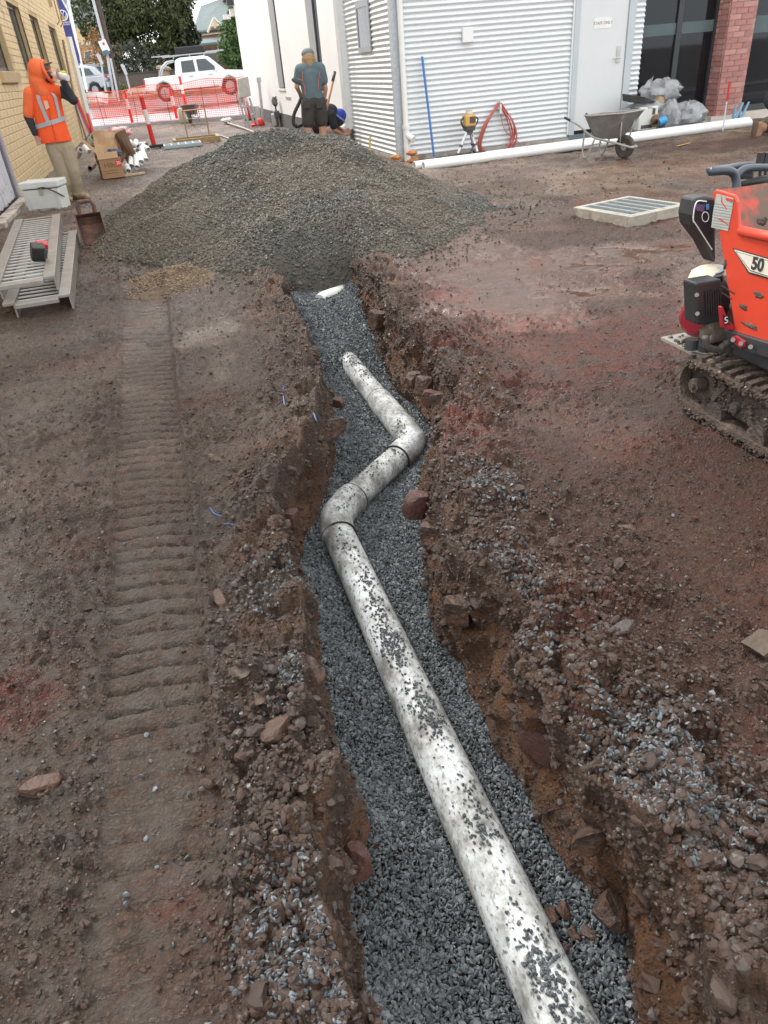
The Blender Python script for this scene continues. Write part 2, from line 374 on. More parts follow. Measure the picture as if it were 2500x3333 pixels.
def mud_material():
    m, n, l, b = newmat('mud')
    tc = n.new('ShaderNodeTexCoord')
    def nz(sc, det=6, rg=.6):
        q = n.new('ShaderNodeTexNoise'); q.inputs['Scale'].default_value = sc; q.inputs['Detail'].default_value = det; q.inputs['Roughness'].default_value = rg
        l.new(tc.outputs['Object'], q.inputs['Vector']); return q.outputs['Fac']
    def mix(f, a, c):
        q = n.new('ShaderNodeMix'); q.data_type = 'RGBA'
        l.new(f, q.inputs[0])
        for s_, v in ((6, a), (7, c)):
            if isinstance(v, tuple): q.inputs[s_].default_value = (*v, 1)
            else: l.new(v, q.inputs[s_])
        return q.outputs[2]
    def rng(f, a, c, lo=0, hi=1):
        q = n.new('ShaderNodeMapRange'); q.inputs[1].default_value = a; q.inputs[2].default_value = c; q.inputs[3].default_value = lo; q.inputs[4].default_value = hi; q.clamp = True
        l.new(f, q.inputs[0]); return q.outputs[0]
    def at(nm):
        q = n.new('ShaderNodeAttribute'); q.attribute_name = nm; return q.outputs['Fac']
    def mul(a, c):
        q = n.new('ShaderNodeMath'); q.operation = 'MULTIPLY'; l.new(a, q.inputs[0])
        if isinstance(c, float): q.inputs[1].default_value = c
        else: l.new(c, q.inputs[1])
        return q.outputs[0]
    c = mix(rng(nz(2.3), .3, .7), (.078, .040, .024), (.124, .072, .047))
    c = mix(rng(nz(31, 5, .7), .42, .62), c, (.042, .027, .020))
    c = mix(rng(nz(75, 4, .7), .50, .62, 0, .8), c, (.036, .025, .020))
    c = mix(mul(at('grey'), rng(nz(11), .35, .6)), c, (.105, .087, .073))
    c = mix(mul(at('red'), rng(nz(7, 7, .7), .36, .58)), c, (.135, .038, .025))
    c = mix(mul(at('clay'), rng(nz(6, 6, .65), .30, .62)), c, (.185, .09, .045))
    c = mix(rng(nz(120, 3, .6), .60, .68, 0, .75), c, (.17, .125, .095))
    c = mix(mul(at('dry'), rng(nz(3, 6), .3, .6)), c, (.215, .145, .10))
    b.inputs['Specular IOR Level'].default_value = .4
    l.new(c, b.inputs['Base Color'])
    rg = rng(nz(24, 6, .65), .32, .66, .20, .62)
    q = n.new('ShaderNodeMix'); q.data_type = 'FLOAT'; l.new(at('wet'), q.inputs[0]); l.new(rg, q.inputs[2]); q.inputs[3].default_value = .12
    l.new(q.outputs[0], b.inputs['Roughness'])
    bp = n.new('ShaderNodeBump'); bp.inputs['Distance'].default_value = .022
    inv = n.new('ShaderNodeMath'); inv.operation = 'SUBTRACT'; inv.inputs[0].default_value = 1.0; l.new(at('wet'), inv.inputs[1])
    l.new(mul(inv.outputs[0], 1.0), bp.inputs['Strength'])
    vo = n.new('ShaderNodeTexVoronoi'); vo.inputs['Scale'].default_value = 85; l.new(tc.outputs['Object'], vo.inputs['Vector'])
    ad = n.new('ShaderNodeMath'); ad.operation = 'SUBTRACT'; l.new(mul(nz(120, 5, .65), 1.6), ad.inputs[0]); l.new(mul(vo.outputs['Distance'], .5), ad.inputs[1])
    l.new(ad.outputs[0], bp.inputs['Height']); l.new(bp.outputs[0], b.inputs['Normal'])
    return m
MUD = mud_material()

# rows follow the distance from the viewer, columns follow the trench
rows = list(np.linspace(-3.0, .28, 16)[:-1]); y = .28
while y < 36.0:
    rows.append(y); y += .0047 * math.sqrt(y * y + 2.3)
rows = np.array([-60., -20, -8] + rows + [38, 44, 60, 120, 400])
NR = len(rows); Yg = rows[:, None]
deep = (1 - sst(6.75, 6.95, rows))[:, None]
nl, nw, nf, nrw, nrr = 165, 22, 36, 34, 235
Lx = Lrim(rows)[:, None]; Rx = Rrim(rows)[:, None]; Fx = Rflo(rows)[:, None]
xl = np.maximum(-2.5, -(.55 + .30 * np.maximum(Yg, 0.2)))
xr = np.minimum(13.5, 1.32 * np.maximum(Yg, .2) + 1.0); xr = np.maximum(xr, Rx + .6)
tl = np.linspace(1, 0, nl)[None, :] ** 1.15
Xl = Lx + (xl - Lx) * tl
Xfl = np.concatenate([np.broadcast_to(xl + d, (NR, 1)) for d in (-400, -60, -8, -3, -1.2, -.5)], 1)
tr_ = np.linspace(0, 1, nrr)[None, :] ** 1.15
Xr = Rx + (xr - Rx) * tr_
Xfr = np.concatenate([np.broadcast_to(xr + d, (NR, 1)) for d in (.4, 1.2, 3, 9, 60, 400)], 1)
Yl = np.broadcast_to(Yg, Xl.shape); Yr = np.broadcast_to(Yg, Xr.shape)
Zl = gh(Xl, Yl); Zr = gh(Xr, Yr)
Zfl = gh(Xfl, np.broadcast_to(Yg, Xfl.shape), False); Zfr = gh(Xfr, np.broadcast_to(Yg, Xfr.shape), False)
# trench floor (under the loose stone)
Flx = Lx + .03
tf = np.linspace(0, 1, nf)[None, :]
Xf = Flx + (Fx - Flx) * tf; Yf = np.broadcast_to(Yg, Xf.shape)
Zf = (gfloor(Xf, Yf) - .015)
def wall(xa, za, xb, zb, n_, s, amp):
    t = np.linspace(0, 1, n_ + 2)[None, 1:-1]
    Xw = xa + (xb - xa) * t; Zw = za + (zb - za) * (t ** .9)
    Yw = np.broadcast_to(Yg, Xw.shape)
    e = np.sin(np.pi * np.clip(t, 0, 1)) ** .6
    d, cid = worley(Yw * 9 + vn(Yw * 7, Zw * 7, s), Zw * 11 + vn(Yw * 7 + 4, Zw * 7, s + 1), s + 2)
    off = amp * (.12 * (fbm(Yw * 3.5, Zw * 5, 4, s + 5) - .5) + 0.075 * (cid - .4) * (1 - d) + .02 * (fbm(Yw * 26, Zw * 26, 3, s + 7) - .5))
    return Xw + off * e, Yw, Zw + .02 * e * (cid - .5)
zL = Zl[:, -1:]; zR = Zr[:, :1]
Xwl, Ywl, Zwl = wall(Lx, zL, Flx, Zf[:, :1], nw, 61, 1)
Xwr, Ywr, Zwr = wall(Fx, Zf[:, -1:], Rx, zR, nrw, 81, -1.15)
flat = gh(np.concatenate([Xwl, Xf, Xwr], 1), np.broadcast_to(Yg, (NR, nw + nf + nrw)))
Zt = np.concatenate([Zwl, Zf, Zwr], 1); Zt = Zt * deep + flat * (1 - deep)
XX = np.concatenate([Xfl, Xl, Xwl, Xf, Xwr, Xr, Xfr], 1); ZZ = np.concatenate([Zfl, Zl, Zt, Zr, Zfr], 1)
YY = np.broadcast_to(Yg, XX.shape).copy()
# colour masks of the soil itself
red = .22 * sst(.5, 1.2, XX) * (YY < 7) + .5 * sst(.58, .76, fbm(XX * 1.1, YY * 1.1, 4, 70)) * sst(.6, 1.4, XX) + .35 * sst(.66, .78, fbm(XX * 1.6, YY * 1.6, 4, 75))
for (px, py, rr_, a_) in ((1440, 1150, .22, 1), (1700, 1080, .35, .9), (1960, 1110, .4, .9), (1500, 1440, .22, 1), (1430, 1370, .13, 1), (1860, 1980, .14, .9), (1880, 2330, .06, .8), (20, 2230, .16, 1), (60, 2330, .1, 1), (1600, 1240, .2, .7), (560, 2950, .07, .5), (640, 3050, .06, .5)):
    g_ = G(px, py); red = red + a_ * np.exp(-(((XX - g_.x) ** 2 + (YY - g_.y) ** 2) / rr_ ** 2)) * sst(.3, .6, fbm(XX * 9, YY * 9, 3, 76) + .15)
grey = .25 + .75 * sst(.45, .65, fbm(XX * .9, YY * .9, 3, 77)); grey *= np.where(XX < .4, .8, .28) * (1 - .7 * sst(7, 11, YY))
tt = np.zeros_like(XX); a0 = 6 + nl; tt[:, a0:a0 + nw] = 1; tt[:, a0 + nw:a0 + nw + nf] = .4; tt[:, a0 + nw + nf:a0 + nw + nf + nrw] = 1
clay = tt * deep * sst(.0, -.12, ZZ + .02)
dlm = np.abs(XX - np.where(XX < .5 * (Lx + Rx), Lx, Rx))
clay = clay + .65 * (1 - sst(.05, .4, dlm)) * sst(.5, .68, fbm(XX * 4, YY * 4, 3, 78)) * (1 - tt) * (YY < 7)
wet = wetmap(XX, YY); trk_ = track_dent(XX, YY)[0]
Zs_ = gh(XX, YY, False); sm = .8 * sst(.3, .8, wet) * (1 - (tt > 0)) * (YY > 1.5) * (trk_ < .3); ZZ = ZZ * (1 - sm) + (Zs_ + .3 * (ZZ - Zs_)) * sm
pud = sst(.86, .97, wet) * (YY > 3) * (XX > 1.0)
ZZ = ZZ - pud * (ZZ - (far(YY) - .012)) * .85
wet = np.clip(wet * (1 - tt), 0, 1)
ground = grid_mesh('ground', XX, YY, ZZ, MUD, attrs=dict(red=np.clip(red * (1 - tt * .6), 0, 1), grey=np.clip(grey * (1 - tt), 0, 1), clay=np.clip(clay, 0, 1), wet=wet, dry=sst(5.5, 10.5, YY) * (.35 + .65 * sst(.4, .6, fbm(XX * .7, YY * .7, 3, 79)))))
tag(ground, kind='structure', label='churned brown mud of the building site with an open trench', cat='ground')

# ------------------------------------------------------------------ loose stone in the trench
SM = [pm('basalt_a', (.096, .110, .118), (.068, .079, .086), sc=40, rough=.42, r2=.6), pm('basalt_b', (.150, .168, .178), (.105, .118, .126), sc=40, rough=.45, r2=.6), pm('basalt_c', (.055, .063, .068), (.040, .046, .050), sc=40, rough=.4, r2=.55)]
stone_set('chip', SM, 12, flat=.5, jit=.6)
def jgrid(x0, x1, y0, y1, s, seed):
    rs = np.random.default_rng(seed); a, b_ = np.meshgrid(np.arange(x0, x1, s), np.arange(y0, y1, s * .92)); a = a.ravel() + rs.uniform(-s, s, a.size) * .55; b_ = b_.ravel() + rs.uniform(-s, s, b_.size) * .55
    return a, b_
pts = []; scs = []
for (ya, yb, s) in ((.2, 1.6, .0098), (1.6, 3.2, .0108), (3.2, 6.4, .0135)):
    for k in range(2):
        x_, y_ = jgrid(-.3, 1.6, ya, yb, s, 200 + k + int(ya * 10)); m_ = (x_ > Lrim(y_) + .015) & (x_ < Rflo(y_) + .005)
        x_, y_ = x_[m_], y_[m_]; pts.append(np.stack([x_, y_, gfloor(x_, y_) - .002 + k * .004 + np.random.default_rng(3).uniform(-.003, .004, len(x_))], 1)); scs.append(np.clip(np.random.default_rng(4 + k).lognormal(math.log(1.1), .3, len(x_)), .5, 2.1) * s * 1.3)
# stone spilt on the banks
spill = [(950, 1900, .10, 130), (860, 1960, .08, 90), (940, 2240, .07, 110), (960, 2180, .05, 50), (1010, 3050, .10, 300), (900, 3000, .09, 120), (1050, 3250, .10, 260), (880, 3200, .10, 90), (1580, 1610, .16, 420), (1650, 1870, .10, 160), (1690, 1960, .09, 120), (1740, 2100, .09, 80), (1620, 2110, .10, 160), (2050, 2560, .11, 260), (2130, 2450, .09, 150), (2230, 2630, .11, 420), (2280, 2720, .09, 330), (2060, 2700, .09, 200), (1960, 2420, .10, 90), (1960, 2700, .05, 80), (1500, 1290, .12, 120), (1380, 1080, .12, 140), (1560, 2140, .08, 200), (2150, 2350, .12, 90), (840, 2330, .12, 30), (760, 2560, .2, 25), (560, 1750, .3, 25), (1750, 1700, .4, 60), (2000, 2100, .4, 50), (300, 2700, .4, 30), (2300, 2950, .3, 40)]
for i, (px, py, sg, nn) in enumerate(spill):
    g_ = G(px, py); rs = np.random.default_rng(300 + i); x_ = g_.x + rs.normal(0, sg * .55, nn); y_ = g_.y + rs.normal(0, sg * .75, nn)
    m_ = (x_ < Lrim(y_) - .005) | (x_ > Rrim(y_) + .005); x_, y_ = x_[m_], y_[m_]
    pts.append(np.stack([x_, y_, gh(x_, y_) + .003], 1)); scs.append(rs.uniform(.011, .019, len(x_)))
trench_gravel = scatter('trench_gravel', 'chip', np.concatenate(pts), np.concatenate(scs), seed=5, tilt=1.1)
tag(trench_gravel, 'blue grey crushed stone bedding in the bottom of the trench', 'gravel', kind='stuff')

# mud crumbs and clods lying about
CM = [pm('clod_a', (.052, .030, .021), (.034, .020, .015), sc=30, rough=.42, bump=.4), pm('clod_b', (.066, .040, .028), (.044, .027, .019), sc=30, rough=.48, bump=.4), pm('clod_c', (.064, .032, .020), (.042, .022, .014), sc=30, rough=.48, bump=.4), pm('clod_d', (.056, .039, .030), (.037, .026, .020), sc=30, rough=.42)]
stone_set('clod', CM, 8, flat=.75, jit=.5, sub=2)
pts = []; scs = []
rs = np.random.default_rng(59); rw_ = np.gradient(rows) * (rows > .3) * (rows < 6.1)
for (Xw_, Yw_, Zw_, n_) in ((Xwr, Ywr, Zwr, 9000), (Xwl, Ywl, Zwl, 3500)):
    i_ = rs.choice(len(rows), n_, p=rw_ / rw_.sum()); j_ = rs.integers(0, Xw_.shape[1], n_)
    pts.append(np.stack([Xw_[i_, j_], Yw_[i_, j_], Zw_[i_, j_]], 1)); scs.append(np.clip(rs.lognormal(math.log(.011), .5, n_), .005, .05))
rs = np.random.default_rng(60); N_ = 170000
y_ = np.exp(rs.uniform(math.log(.45), math.log(11), N_)); x_ = rs.uniform(-.75 - .3 * y_, .85 + 1.15 * y_)
dl = Lrim(y_) - x_; dr = x_ - Rrim(y_); nb = np.maximum((1 - sst(.02, .45, dl)) * (dl > 0), (1 - sst(.02, .6, dr)) * (dr > 0)) * (y_ < 6.3)
m, _, _ = track_dent(x_, y_)
wk = wetmap(x_, y_)
keep = (rs.uniform(size=N_) > .85 * sst(.35, .7, wk)) & ((dl > .004) | (dr > .004) | (y_ > 6.4)) & (rs.uniform(size=N_) < (np.clip(.17 + .6 * nb + .25 * sst(.45, .6, fbm(x_ * 1.7, y_ * 1.7, 3, 14)) - .42 * m, .01, 1) * (1 - .8 * sst(4.2, 7.0, y_)))) & (x_ > -2.1)
x_, y_, nb = x_[keep], y_[keep], nb[keep]
sz = rs.lognormal(math.log(.0075), .38, len(x_)) * (1 + .8 * nb * rs.uniform(0, 1.3, len(x_))) * (1 + .05 * y_); big = (rs.uniform(size=len(x_)) < .012 * nb + .001); sz = np.where(big, rs.uniform(.02, .045, len(x_)), np.clip(sz, .004, .024))
pts.append(np.stack([x_, y_, gh(x_, y_) + sz * .05], 1)); scs.append(sz)
mud_crumbs = scatter('mud_crumbs', 'clod', np.concatenate(pts), np.concatenate(scs), seed=6)
tag(mud_crumbs, 'small crumbs and clods of wet soil strewn over the site', 'soil', kind='stuff')

# ------------------------------------------------------------------ the heap of stone over the trench end
def pile_h(X, Y):
    H = np.interp(X, [-1.7, -1.05, -.6, -.05, .4, .85, 1.4, 2.2, 2.7, 3.2, 3.8, 4.4], [-.12, .0, .2, .47, .67, .82, .83, .72, .44, .14, -.04, -.14])
    yb = np.interp(X, [-1.7, -1.1, -.75, -.3, .1, .5, .75, 1.45, 1.9, 2.5, 3.0, 3.5, 4.2], [10.6, 9.4, 7.9, 7.3, 6.75, 6.45, 6.2, 6.05, 6.1, 6.6, 7.1, 7.5, 8.2])
    t = np.clip((Y - yb) / (9.45 - yb), 0, 1); f = np.where(Y < 9.45, t ** .85 * (1 - .12 * t) / .88, np.clip(1 - (Y - 9.45) / 2.0, -.2, 1))
    z = H * f + .24 * (fbm(X * 1.5, Y * 1.5, 4, 101) - .5) * sst(0, .25, H * f) + .04 * (fbm(X * 6, Y * 6, 3, 103) - .5)
    z = z + .09 * np.exp(-(((X - .1) / .5) ** 2 + ((Y - 7.6) / .45) ** 2)) + .10 * np.exp(-(((X - 1.9) / .28) ** 2 + ((Y - 7.0) / .6) ** 2))
    z = z + .16 * np.exp(-((X - 1.1) / .5) ** 2 - ((Y - 6.8) / .38) ** 2)
    sc_ = sst(.75, 1.0, X) * (1 - sst(1.43, 1.50, X)) * (1 - sst(6.6, 7.7, Y)); z = z - .12 * sc_
    z = np.where(Y < yb, np.minimum(z, (Y - yb) * .5), z)
    inn = sst(Lrim(Y) - .02, Lrim(Y) + .06, X) * (1 - sst(Rrim(Y) - .05, Rrim(Y) + .04, X))
    face = -.60 + (np.maximum(z, 0.02) + .60) * sst(6.08, 6.42, Y + .06 * (fbm(X * 7, Y * 7, 2, 105) - .5))
    return np.where(Y < 7.0, z * (1 - inn) + np.minimum(face, z + 1 * (Y > 6.5)) * inn, z)
px_, py_ = np.meshgrid(np.arange(-1.7, 4.3, .024), np.arange(5.7, 11.6, .024))
pz_ = pile_h(px_, py_)
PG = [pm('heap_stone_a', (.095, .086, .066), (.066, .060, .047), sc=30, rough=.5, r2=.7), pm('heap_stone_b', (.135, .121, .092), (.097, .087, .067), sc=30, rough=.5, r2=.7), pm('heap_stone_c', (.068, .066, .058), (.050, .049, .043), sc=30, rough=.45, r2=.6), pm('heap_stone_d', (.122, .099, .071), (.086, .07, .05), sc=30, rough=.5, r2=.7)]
pile = tag(grid_mesh('gravel_heap', px_, py_, pz_, pm('heap_fines', (.075, .066, .052), (.05, .045, .036), sc=14, rough=.7, bump=.6, bsc=90), skip=(pz_ < gh(px_, py_, False) - .10) & (py_ > 6.6)), 'big heap of wet grey crushed stone burying the far end of the trench', 'gravel heap')
stone_set('heap', PG, 8, flat=.62)
x_, y_ = jgrid(-1.6, 4.1, 5.75, 10.1, .0185, 400)
ph_ = pile_h(x_, y_); m_ = ph_ > gh(x_, y_, False) - .015
m_ = m_ | ((y_ < 6.6) & (x_ > Lrim(y_)) & (x_ < Rrim(y_)) & (ph_ > -.6))
x_, y_, ph_ = x_[m_], y_[m_], ph_[m_]; rs = np.random.default_rng(8)
# stray stones thin out over the mud round the foot of the heap
ex = rs.normal(0, 1, (9000, 2)) * (1.75, 1.5) + (1.2, 8.0); hz = pile_h(ex[:, 0], ex[:, 1]); k_ = (hz < 0) & (hz > -.35) & (ex[:, 1] > 5.6) & ((ex[:, 0] < Lrim(ex[:, 1])) | (ex[:, 0] > Rrim(ex[:, 1])) | (ex[:, 1] > 6.5)) & (ex[:, 0] > -1.9)
ex = ex[k_]
P_ = np.concatenate([np.stack([x_, y_, ph_ + rs.uniform(-.004, .006, len(x_))], 1), np.stack([ex[:, 0], ex[:, 1], gh(ex[:, 0], ex[:, 1]) + .004], 1)])
hn = fbm(P_[:, 0] * 1.4, P_[:, 1] * 1.4, 3, 140) + .10 * rs.normal(size=len(P_)); scoop_shade = np.exp(-((P_[:, 0] - 1.15) / .42) ** 2 - ((P_[:, 1] - 6.35) / .55) ** 2)  # dark stones on the scooped face put its shade into the stone colour
kind = np.where(rs.uniform(size=len(P_)) < scoop_shade * 1.15, 2, np.where(hn > .55, 3, np.where(hn > .48, 1, np.where(hn > .36, 0, 2))))
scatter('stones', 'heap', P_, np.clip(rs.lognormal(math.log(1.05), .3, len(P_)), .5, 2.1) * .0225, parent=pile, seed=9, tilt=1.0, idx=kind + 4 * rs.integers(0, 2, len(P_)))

# small heap of tan fines in front
g_ = G(560, 915); tx, ty = np.meshgrid(np.arange(-.75, .75, .02), np.arange(-.75, .75, .02))
def tan_h(a, b): return .17 * np.exp(-((a / .34) ** 2 + (b / .42) ** 2)) * (.75 + .6 * (fbm(a * 6 + 5, b * 6, 3, 120) - .3)) - .03
tz_ = tan_h(tx, ty); base = gh(tx + g_.x, ty + g_.y, False)
TM = [pm('tan_stone_a', (.26, .185, .10), (.19, .13, .075), sc=30, rough=.7), pm('tan_stone_b', (.20, .14, .085), (.14, .10, .065), sc=30, rough=.7), pm('tan_stone_c', (.13, .10, .075), (.1, .075, .055), sc=30, rough=.7)]
sand = tag(grid_mesh('tan_gravel_heap', tx + g_.x, ty + g_.y, tz_ + base, pm('tan_fines', (.13, .088, .055), (.08, .052, .036), sc=10, rough=.8, bump=.5, bsc=90)), 'small low heap of tan gravel mixed with soil beside the trench end', 'gravel heap')
stone_set('tan', TM, 6, flat=.7)
a_, b_ = jgrid(-.6, .6, -.65, .65, .017, 410); m_ = (fbm(a_ * 5, b_ * 5, 3, 121) > .44) & (tan_h(a_, b_) > -.005 + .05 * np.random.default_rng(1).uniform(-.3, 1, len(a_))); a_, b_ = a_[m_], b_[m_]
scatter('stones', 'tan', np.stack([a_ + g_.x, b_ + g_.y, tan_h(a_, b_) + gh(a_ + g_.x, b_ + g_.y, False) + .003], 1), np.random.default_rng(2).uniform(.7, 1.4, len(a_)) * .019, parent=sand, seed=10)

# ------------------------------------------------------------------ the drain pipe in the trench
def pvc_dirty():
    m, n, l, b = newmat('dirty_pvc')
    tc = n.new('ShaderNodeTexCoord'); mp = n.new('ShaderNodeMapping'); mp.inputs['Scale'].default_value = (1, .6, 1); l.new(tc.outputs['Object'], mp.inputs[0])
    a = n.new('ShaderNodeTexNoise'); a.inputs['Scale'].default_value = 9; a.inputs['Detail'].default_value = 11; a.inputs['Roughness'].default_value = .75; l.new(mp.outputs[0], a.inputs['Vector'])
    b2 = n.new('ShaderNodeTexNoise'); b2.inputs['Scale'].default_value = 95; b2.inputs['Detail'].default_value = 6; l.new(mp.outputs[0], b2.inputs['Vector'])
    r1 = n.new('ShaderNodeValToRGB'); e = r1.color_ramp.elements; e[0].position = .38; e[0].color = (.165, .163, .15, 1); e[1].position = .58; e[1].color = (.56, .58, .585, 1); q = e.new(.47); q.color = (.335, .34, .325, 1)
    l.new(a.outputs['Fac'], r1.inputs['Fac'])
    r2 = n.new('ShaderNodeValToRGB'); r2.color_ramp.elements[0].position = .54; r2.color_ramp.elements[1].position = .66
    l.new(b2.outputs['Fac'], r2.inputs['Fac'])
    mx = n.new('ShaderNodeMix'); mx.data_type = 'RGBA'; l.new(r2.outputs['Color'], mx.inputs[0]); l.new(r1.outputs['Color'], mx.inputs[6]); mx.inputs[7].default_value = (.17, .16, .145, 1)
    l.new(mx.outputs[2], b.inputs['Base Color']); b.inputs['Roughness'].default_value = .62; b.inputs['Specular IOR Level'].default_value = .3
    bp = n.new('ShaderNodeBump'); bp.inputs['Strength'].default_value = .35; bp.inputs['Distance'].default_value = .004; l.new(b2.outputs['Fac'], bp.inputs['Height']); l.new(bp.outputs[0], b.inputs['Normal'])
    return m
PVCD = pvc_dirty(); PVC = pm('white_pvc', (.80, .81, .80), (.74, .755, .75), sc=3, rough=.32)
BLK = pm('black_rubber', (.02, .02, .021), (.03, .03, .031), sc=20, rough=.5)
PR = .076
pa = [Vector((.45, .1, -.305)), Vector((.44, 2.83, -.40))]; pb = [Vector((.56, 3.09, -.415)), Vector((.98, 3.50, -.425))]; pc = [Vector((1.09, 3.76, -.435)), Vector((1.075, 4.32, -.44)), Vector((1.07, 5.35, -.46))]
dp = thing('drain_pipe', 'muddy white plastic drain pipe zigzagging through two bends in the trench', 'pipe', (.44, .1, -.39))
def seg(path, r=PR, n=28): return MB().tube(path, r, n)
nd = 24
seg([pa[0].lerp(pa[1], i / nd) for i in range(nd + 1)]).build('pipe_length', PVCD, dp, smooth=40)
seg([pb[0].lerp(pb[1], i / 8) for i in range(9)]).build('pipe_length', PVCD, dp, smooth=40)
seg([pc[1].lerp(pc[2], i / 8) for i in range(9)]).build('pipe_length', PVCD, dp, smooth=40)
e1 = spline([pa[1] + Vector((0, -.05, 0)), pa[1], Vector((.47, 2.96, -.405)), pb[0], pb[0] + (pb[1] - pb[0]).normalized() * .05], 6)
e2 = spline([pb[1] - (pb[1] - pb[0]).normalized() * .07, pb[1], Vector((1.075, 3.615, -.43)), pc[0], pc[1]], 6)
seg(e1, PR + .009).build('elbow', PVCD, dp, smooth=40); seg(e2, PR + .009).build('elbow', PVCD, dp, smooth=40)
for c_, d_ in ((e1[0], (0, 1, 0)), (e1[-1], (pb[1] - pb[0])), (e2[0], (pb[1] - pb[0])), (e2[-1], (0, 1, 0))):
    d_ = Vector(d_).normalized(); seg([c_ - d_ * .002, c_ + d_ * .002], PR + .0102).build('seal_ring', BLK, dp, smooth=40)
# stones lying on the pipe
stone_set('chipd', [SM[0], SM[2], SM[2]], 6, flat=.6)
rs = np.random.default_rng(77); pl = []
def on_pipe(a, b, n_, sig, rad=PR):
    d = (b - a); dn = d.normalized(); side = dn.cross(Vector((0, 0, 1))).normalized(); up_ = side.cross(dn)
    for _ in range(n_):
        t = rs.uniform(); k = fbm(np.array([t * 11]), np.array([a.y]), 2, 130)[0]
        if rs.uniform() > .04 + 1.1 * max(0, k - .35) / .4: continue
        an = rs.normal(.12 * math.sin(t * 17), sig * .6); an = max(-.85, min(.85, an)); p = a + d * t + (side * math.sin(an) + up_ * math.cos(an)) * (rad + .003); pl.append(tuple(p))
on_pipe(pa[0], pa[1], 3600, .5); on_pipe(pb[0], pb[1], 170, .6); on_pipe(pc[1], pc[2], 420, .6); on_pipe(e1[4], e1[-6], 90, .6, PR + .006); on_pipe(e2[6], e2[-6], 130, .6, PR + .006)
scatter('stones_on_pipe', 'chipd', np.array(pl), rs.uniform(.006, .0135, len(pl)), parent=dp, seed=12)
# the buried far piece
ps = thing('pipe_socket', 'broken looking white pipe end sticking out under the stone heap', 'pipe', AY(1080, 965, 6.05))
MB().tube([AY(1040, 980, 6.06), AY(1052, 975, 6.1), AY(1080, 966, 6.16), AY(1128, 950, 6.32)], [PR - .02, PR - .01, PR - .006, PR - .006], 24).build('socket', pm('clean_pvc', (.72, .73, .70), (.6, .6, .56), sc=9, rough=.35), ps, smooth=40)
# ================================================================== BUILDINGS
def thing_at(name, label, cat, loc, **k): return thing(name, label, cat, loc, **k)
GALV = pm('galvanised_steel', (.72, .755, .77), (.65, .685, .70), sc=60, rough=.42, metal=.15, r2=.5, bump=.03)
WHITE = pm('white_paint', (.80, .81, .81), (.76, .77, .77), sc=1.5, rough=.6)
DARK = pm('dark_frame', (.03, .034, .04), (.04, .045, .05), sc=8, rough=.4)
CONC = pm('concrete', (.42, .39, .35), (.32, .30, .27), sc=7, rough=.8, bump=.3, bsc=60, c3=(.24, .19, .15), sc3=4, amt3=.42)
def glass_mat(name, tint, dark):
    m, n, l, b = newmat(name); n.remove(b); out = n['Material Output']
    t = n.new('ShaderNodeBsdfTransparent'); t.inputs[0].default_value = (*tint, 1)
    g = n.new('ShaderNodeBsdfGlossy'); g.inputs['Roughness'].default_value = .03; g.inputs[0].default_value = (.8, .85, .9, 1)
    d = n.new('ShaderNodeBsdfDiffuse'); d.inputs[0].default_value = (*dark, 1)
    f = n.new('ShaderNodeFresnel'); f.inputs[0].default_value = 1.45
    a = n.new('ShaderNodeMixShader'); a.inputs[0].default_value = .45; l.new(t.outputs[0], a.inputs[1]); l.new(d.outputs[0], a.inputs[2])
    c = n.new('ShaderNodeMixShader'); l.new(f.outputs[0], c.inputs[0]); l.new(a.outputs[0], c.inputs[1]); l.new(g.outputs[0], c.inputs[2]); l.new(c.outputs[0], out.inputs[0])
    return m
GLASS = glass_mat('dark_window_glass', (.45, .47, .48), (.02, .022, .025)); GLASSB = glass_mat('blue_grey_glass', (.3, .33, .36), (.10, .115, .135))

# ---------- yellow painted brick building on the left
YX = -2.25
YEL = pm('yellow_painted_brick', (.70, .545, .31), (.63, .48, .26), sc=2.2, rough=.7, bump=.25, bsc=70, c3=(.50, .36, .25), sc3=1.6, amt3=.40)
YEM = pm('yellow_painted_mortar', (.52, .39, .21), (.46, .34, .18), sc=5, rough=.8, bump=.3, bsc=60)
PEEL = pm('peeling_white_timber', (.66, .66, .70), (.56, .56, .62), sc=6, rough=.7, bump=.35, bsc=40, c3=(.14, .07, .05), sc3=5.0, amt3=.36)
TIMB = pm('bare_timber', (.42, .30, .18), (.32, .22, .12), sc=14, rough=.75, bump=.3)
yb = thing('painted_brick_building', 'yellow painted brick building with deep set windows along the left edge', 'building', (YX, 22, 0))
wins = [(15.2, 17.1), (18.75, 20.66), (22.3, 24.1), (26.6, 28.85)]; wz = (1.80, 3.03); YE = 32.4; YT = 5.4; CH = .117
bk = MB(); e = .012
edges = [13.62] + [q for w in wins for q in w] + [YE]
for i in range(0, len(edges), 2): bk.b2((YX - .4, edges[i], -.3), (YX - e, edges[i + 1], YT))
for a, b_ in wins: bk.b2((YX - .4, a, -.3), (YX - e, b_, wz[0])); bk.b2((YX - .4, a, wz[1]), (YX - e, b_, YT))
bk.b2((YX - .4, 6.0, 2.62), (YX - e, 13.62, YT)); bk.b2((YX - .4, 6.0, -.3), (YX - e, 10.55, 2.62))
bk.build('wall', YEM, yb)
BL = .37; bricks = []
for k in range(int(YT / CH)):
    z0 = -.04 + k * CH; off = (k % 2) * BL / 2
    y0 = 13.63 - off
    while y0 < YE:
        a, b_ = max(13.63, y0), min(YE, y0 + BL - .012); y0 += BL
        for wa, wb in wins:
            if z0 + CH > wz[0] - .12 and z0 < wz[1]:
                if a >= wa and b_ <= wb: a = b_
                elif a < wa < b_: b_ = wa
                elif a < wb < b_: a = wb
        if b_ - a > .05: bricks.append((a, b_, z0))
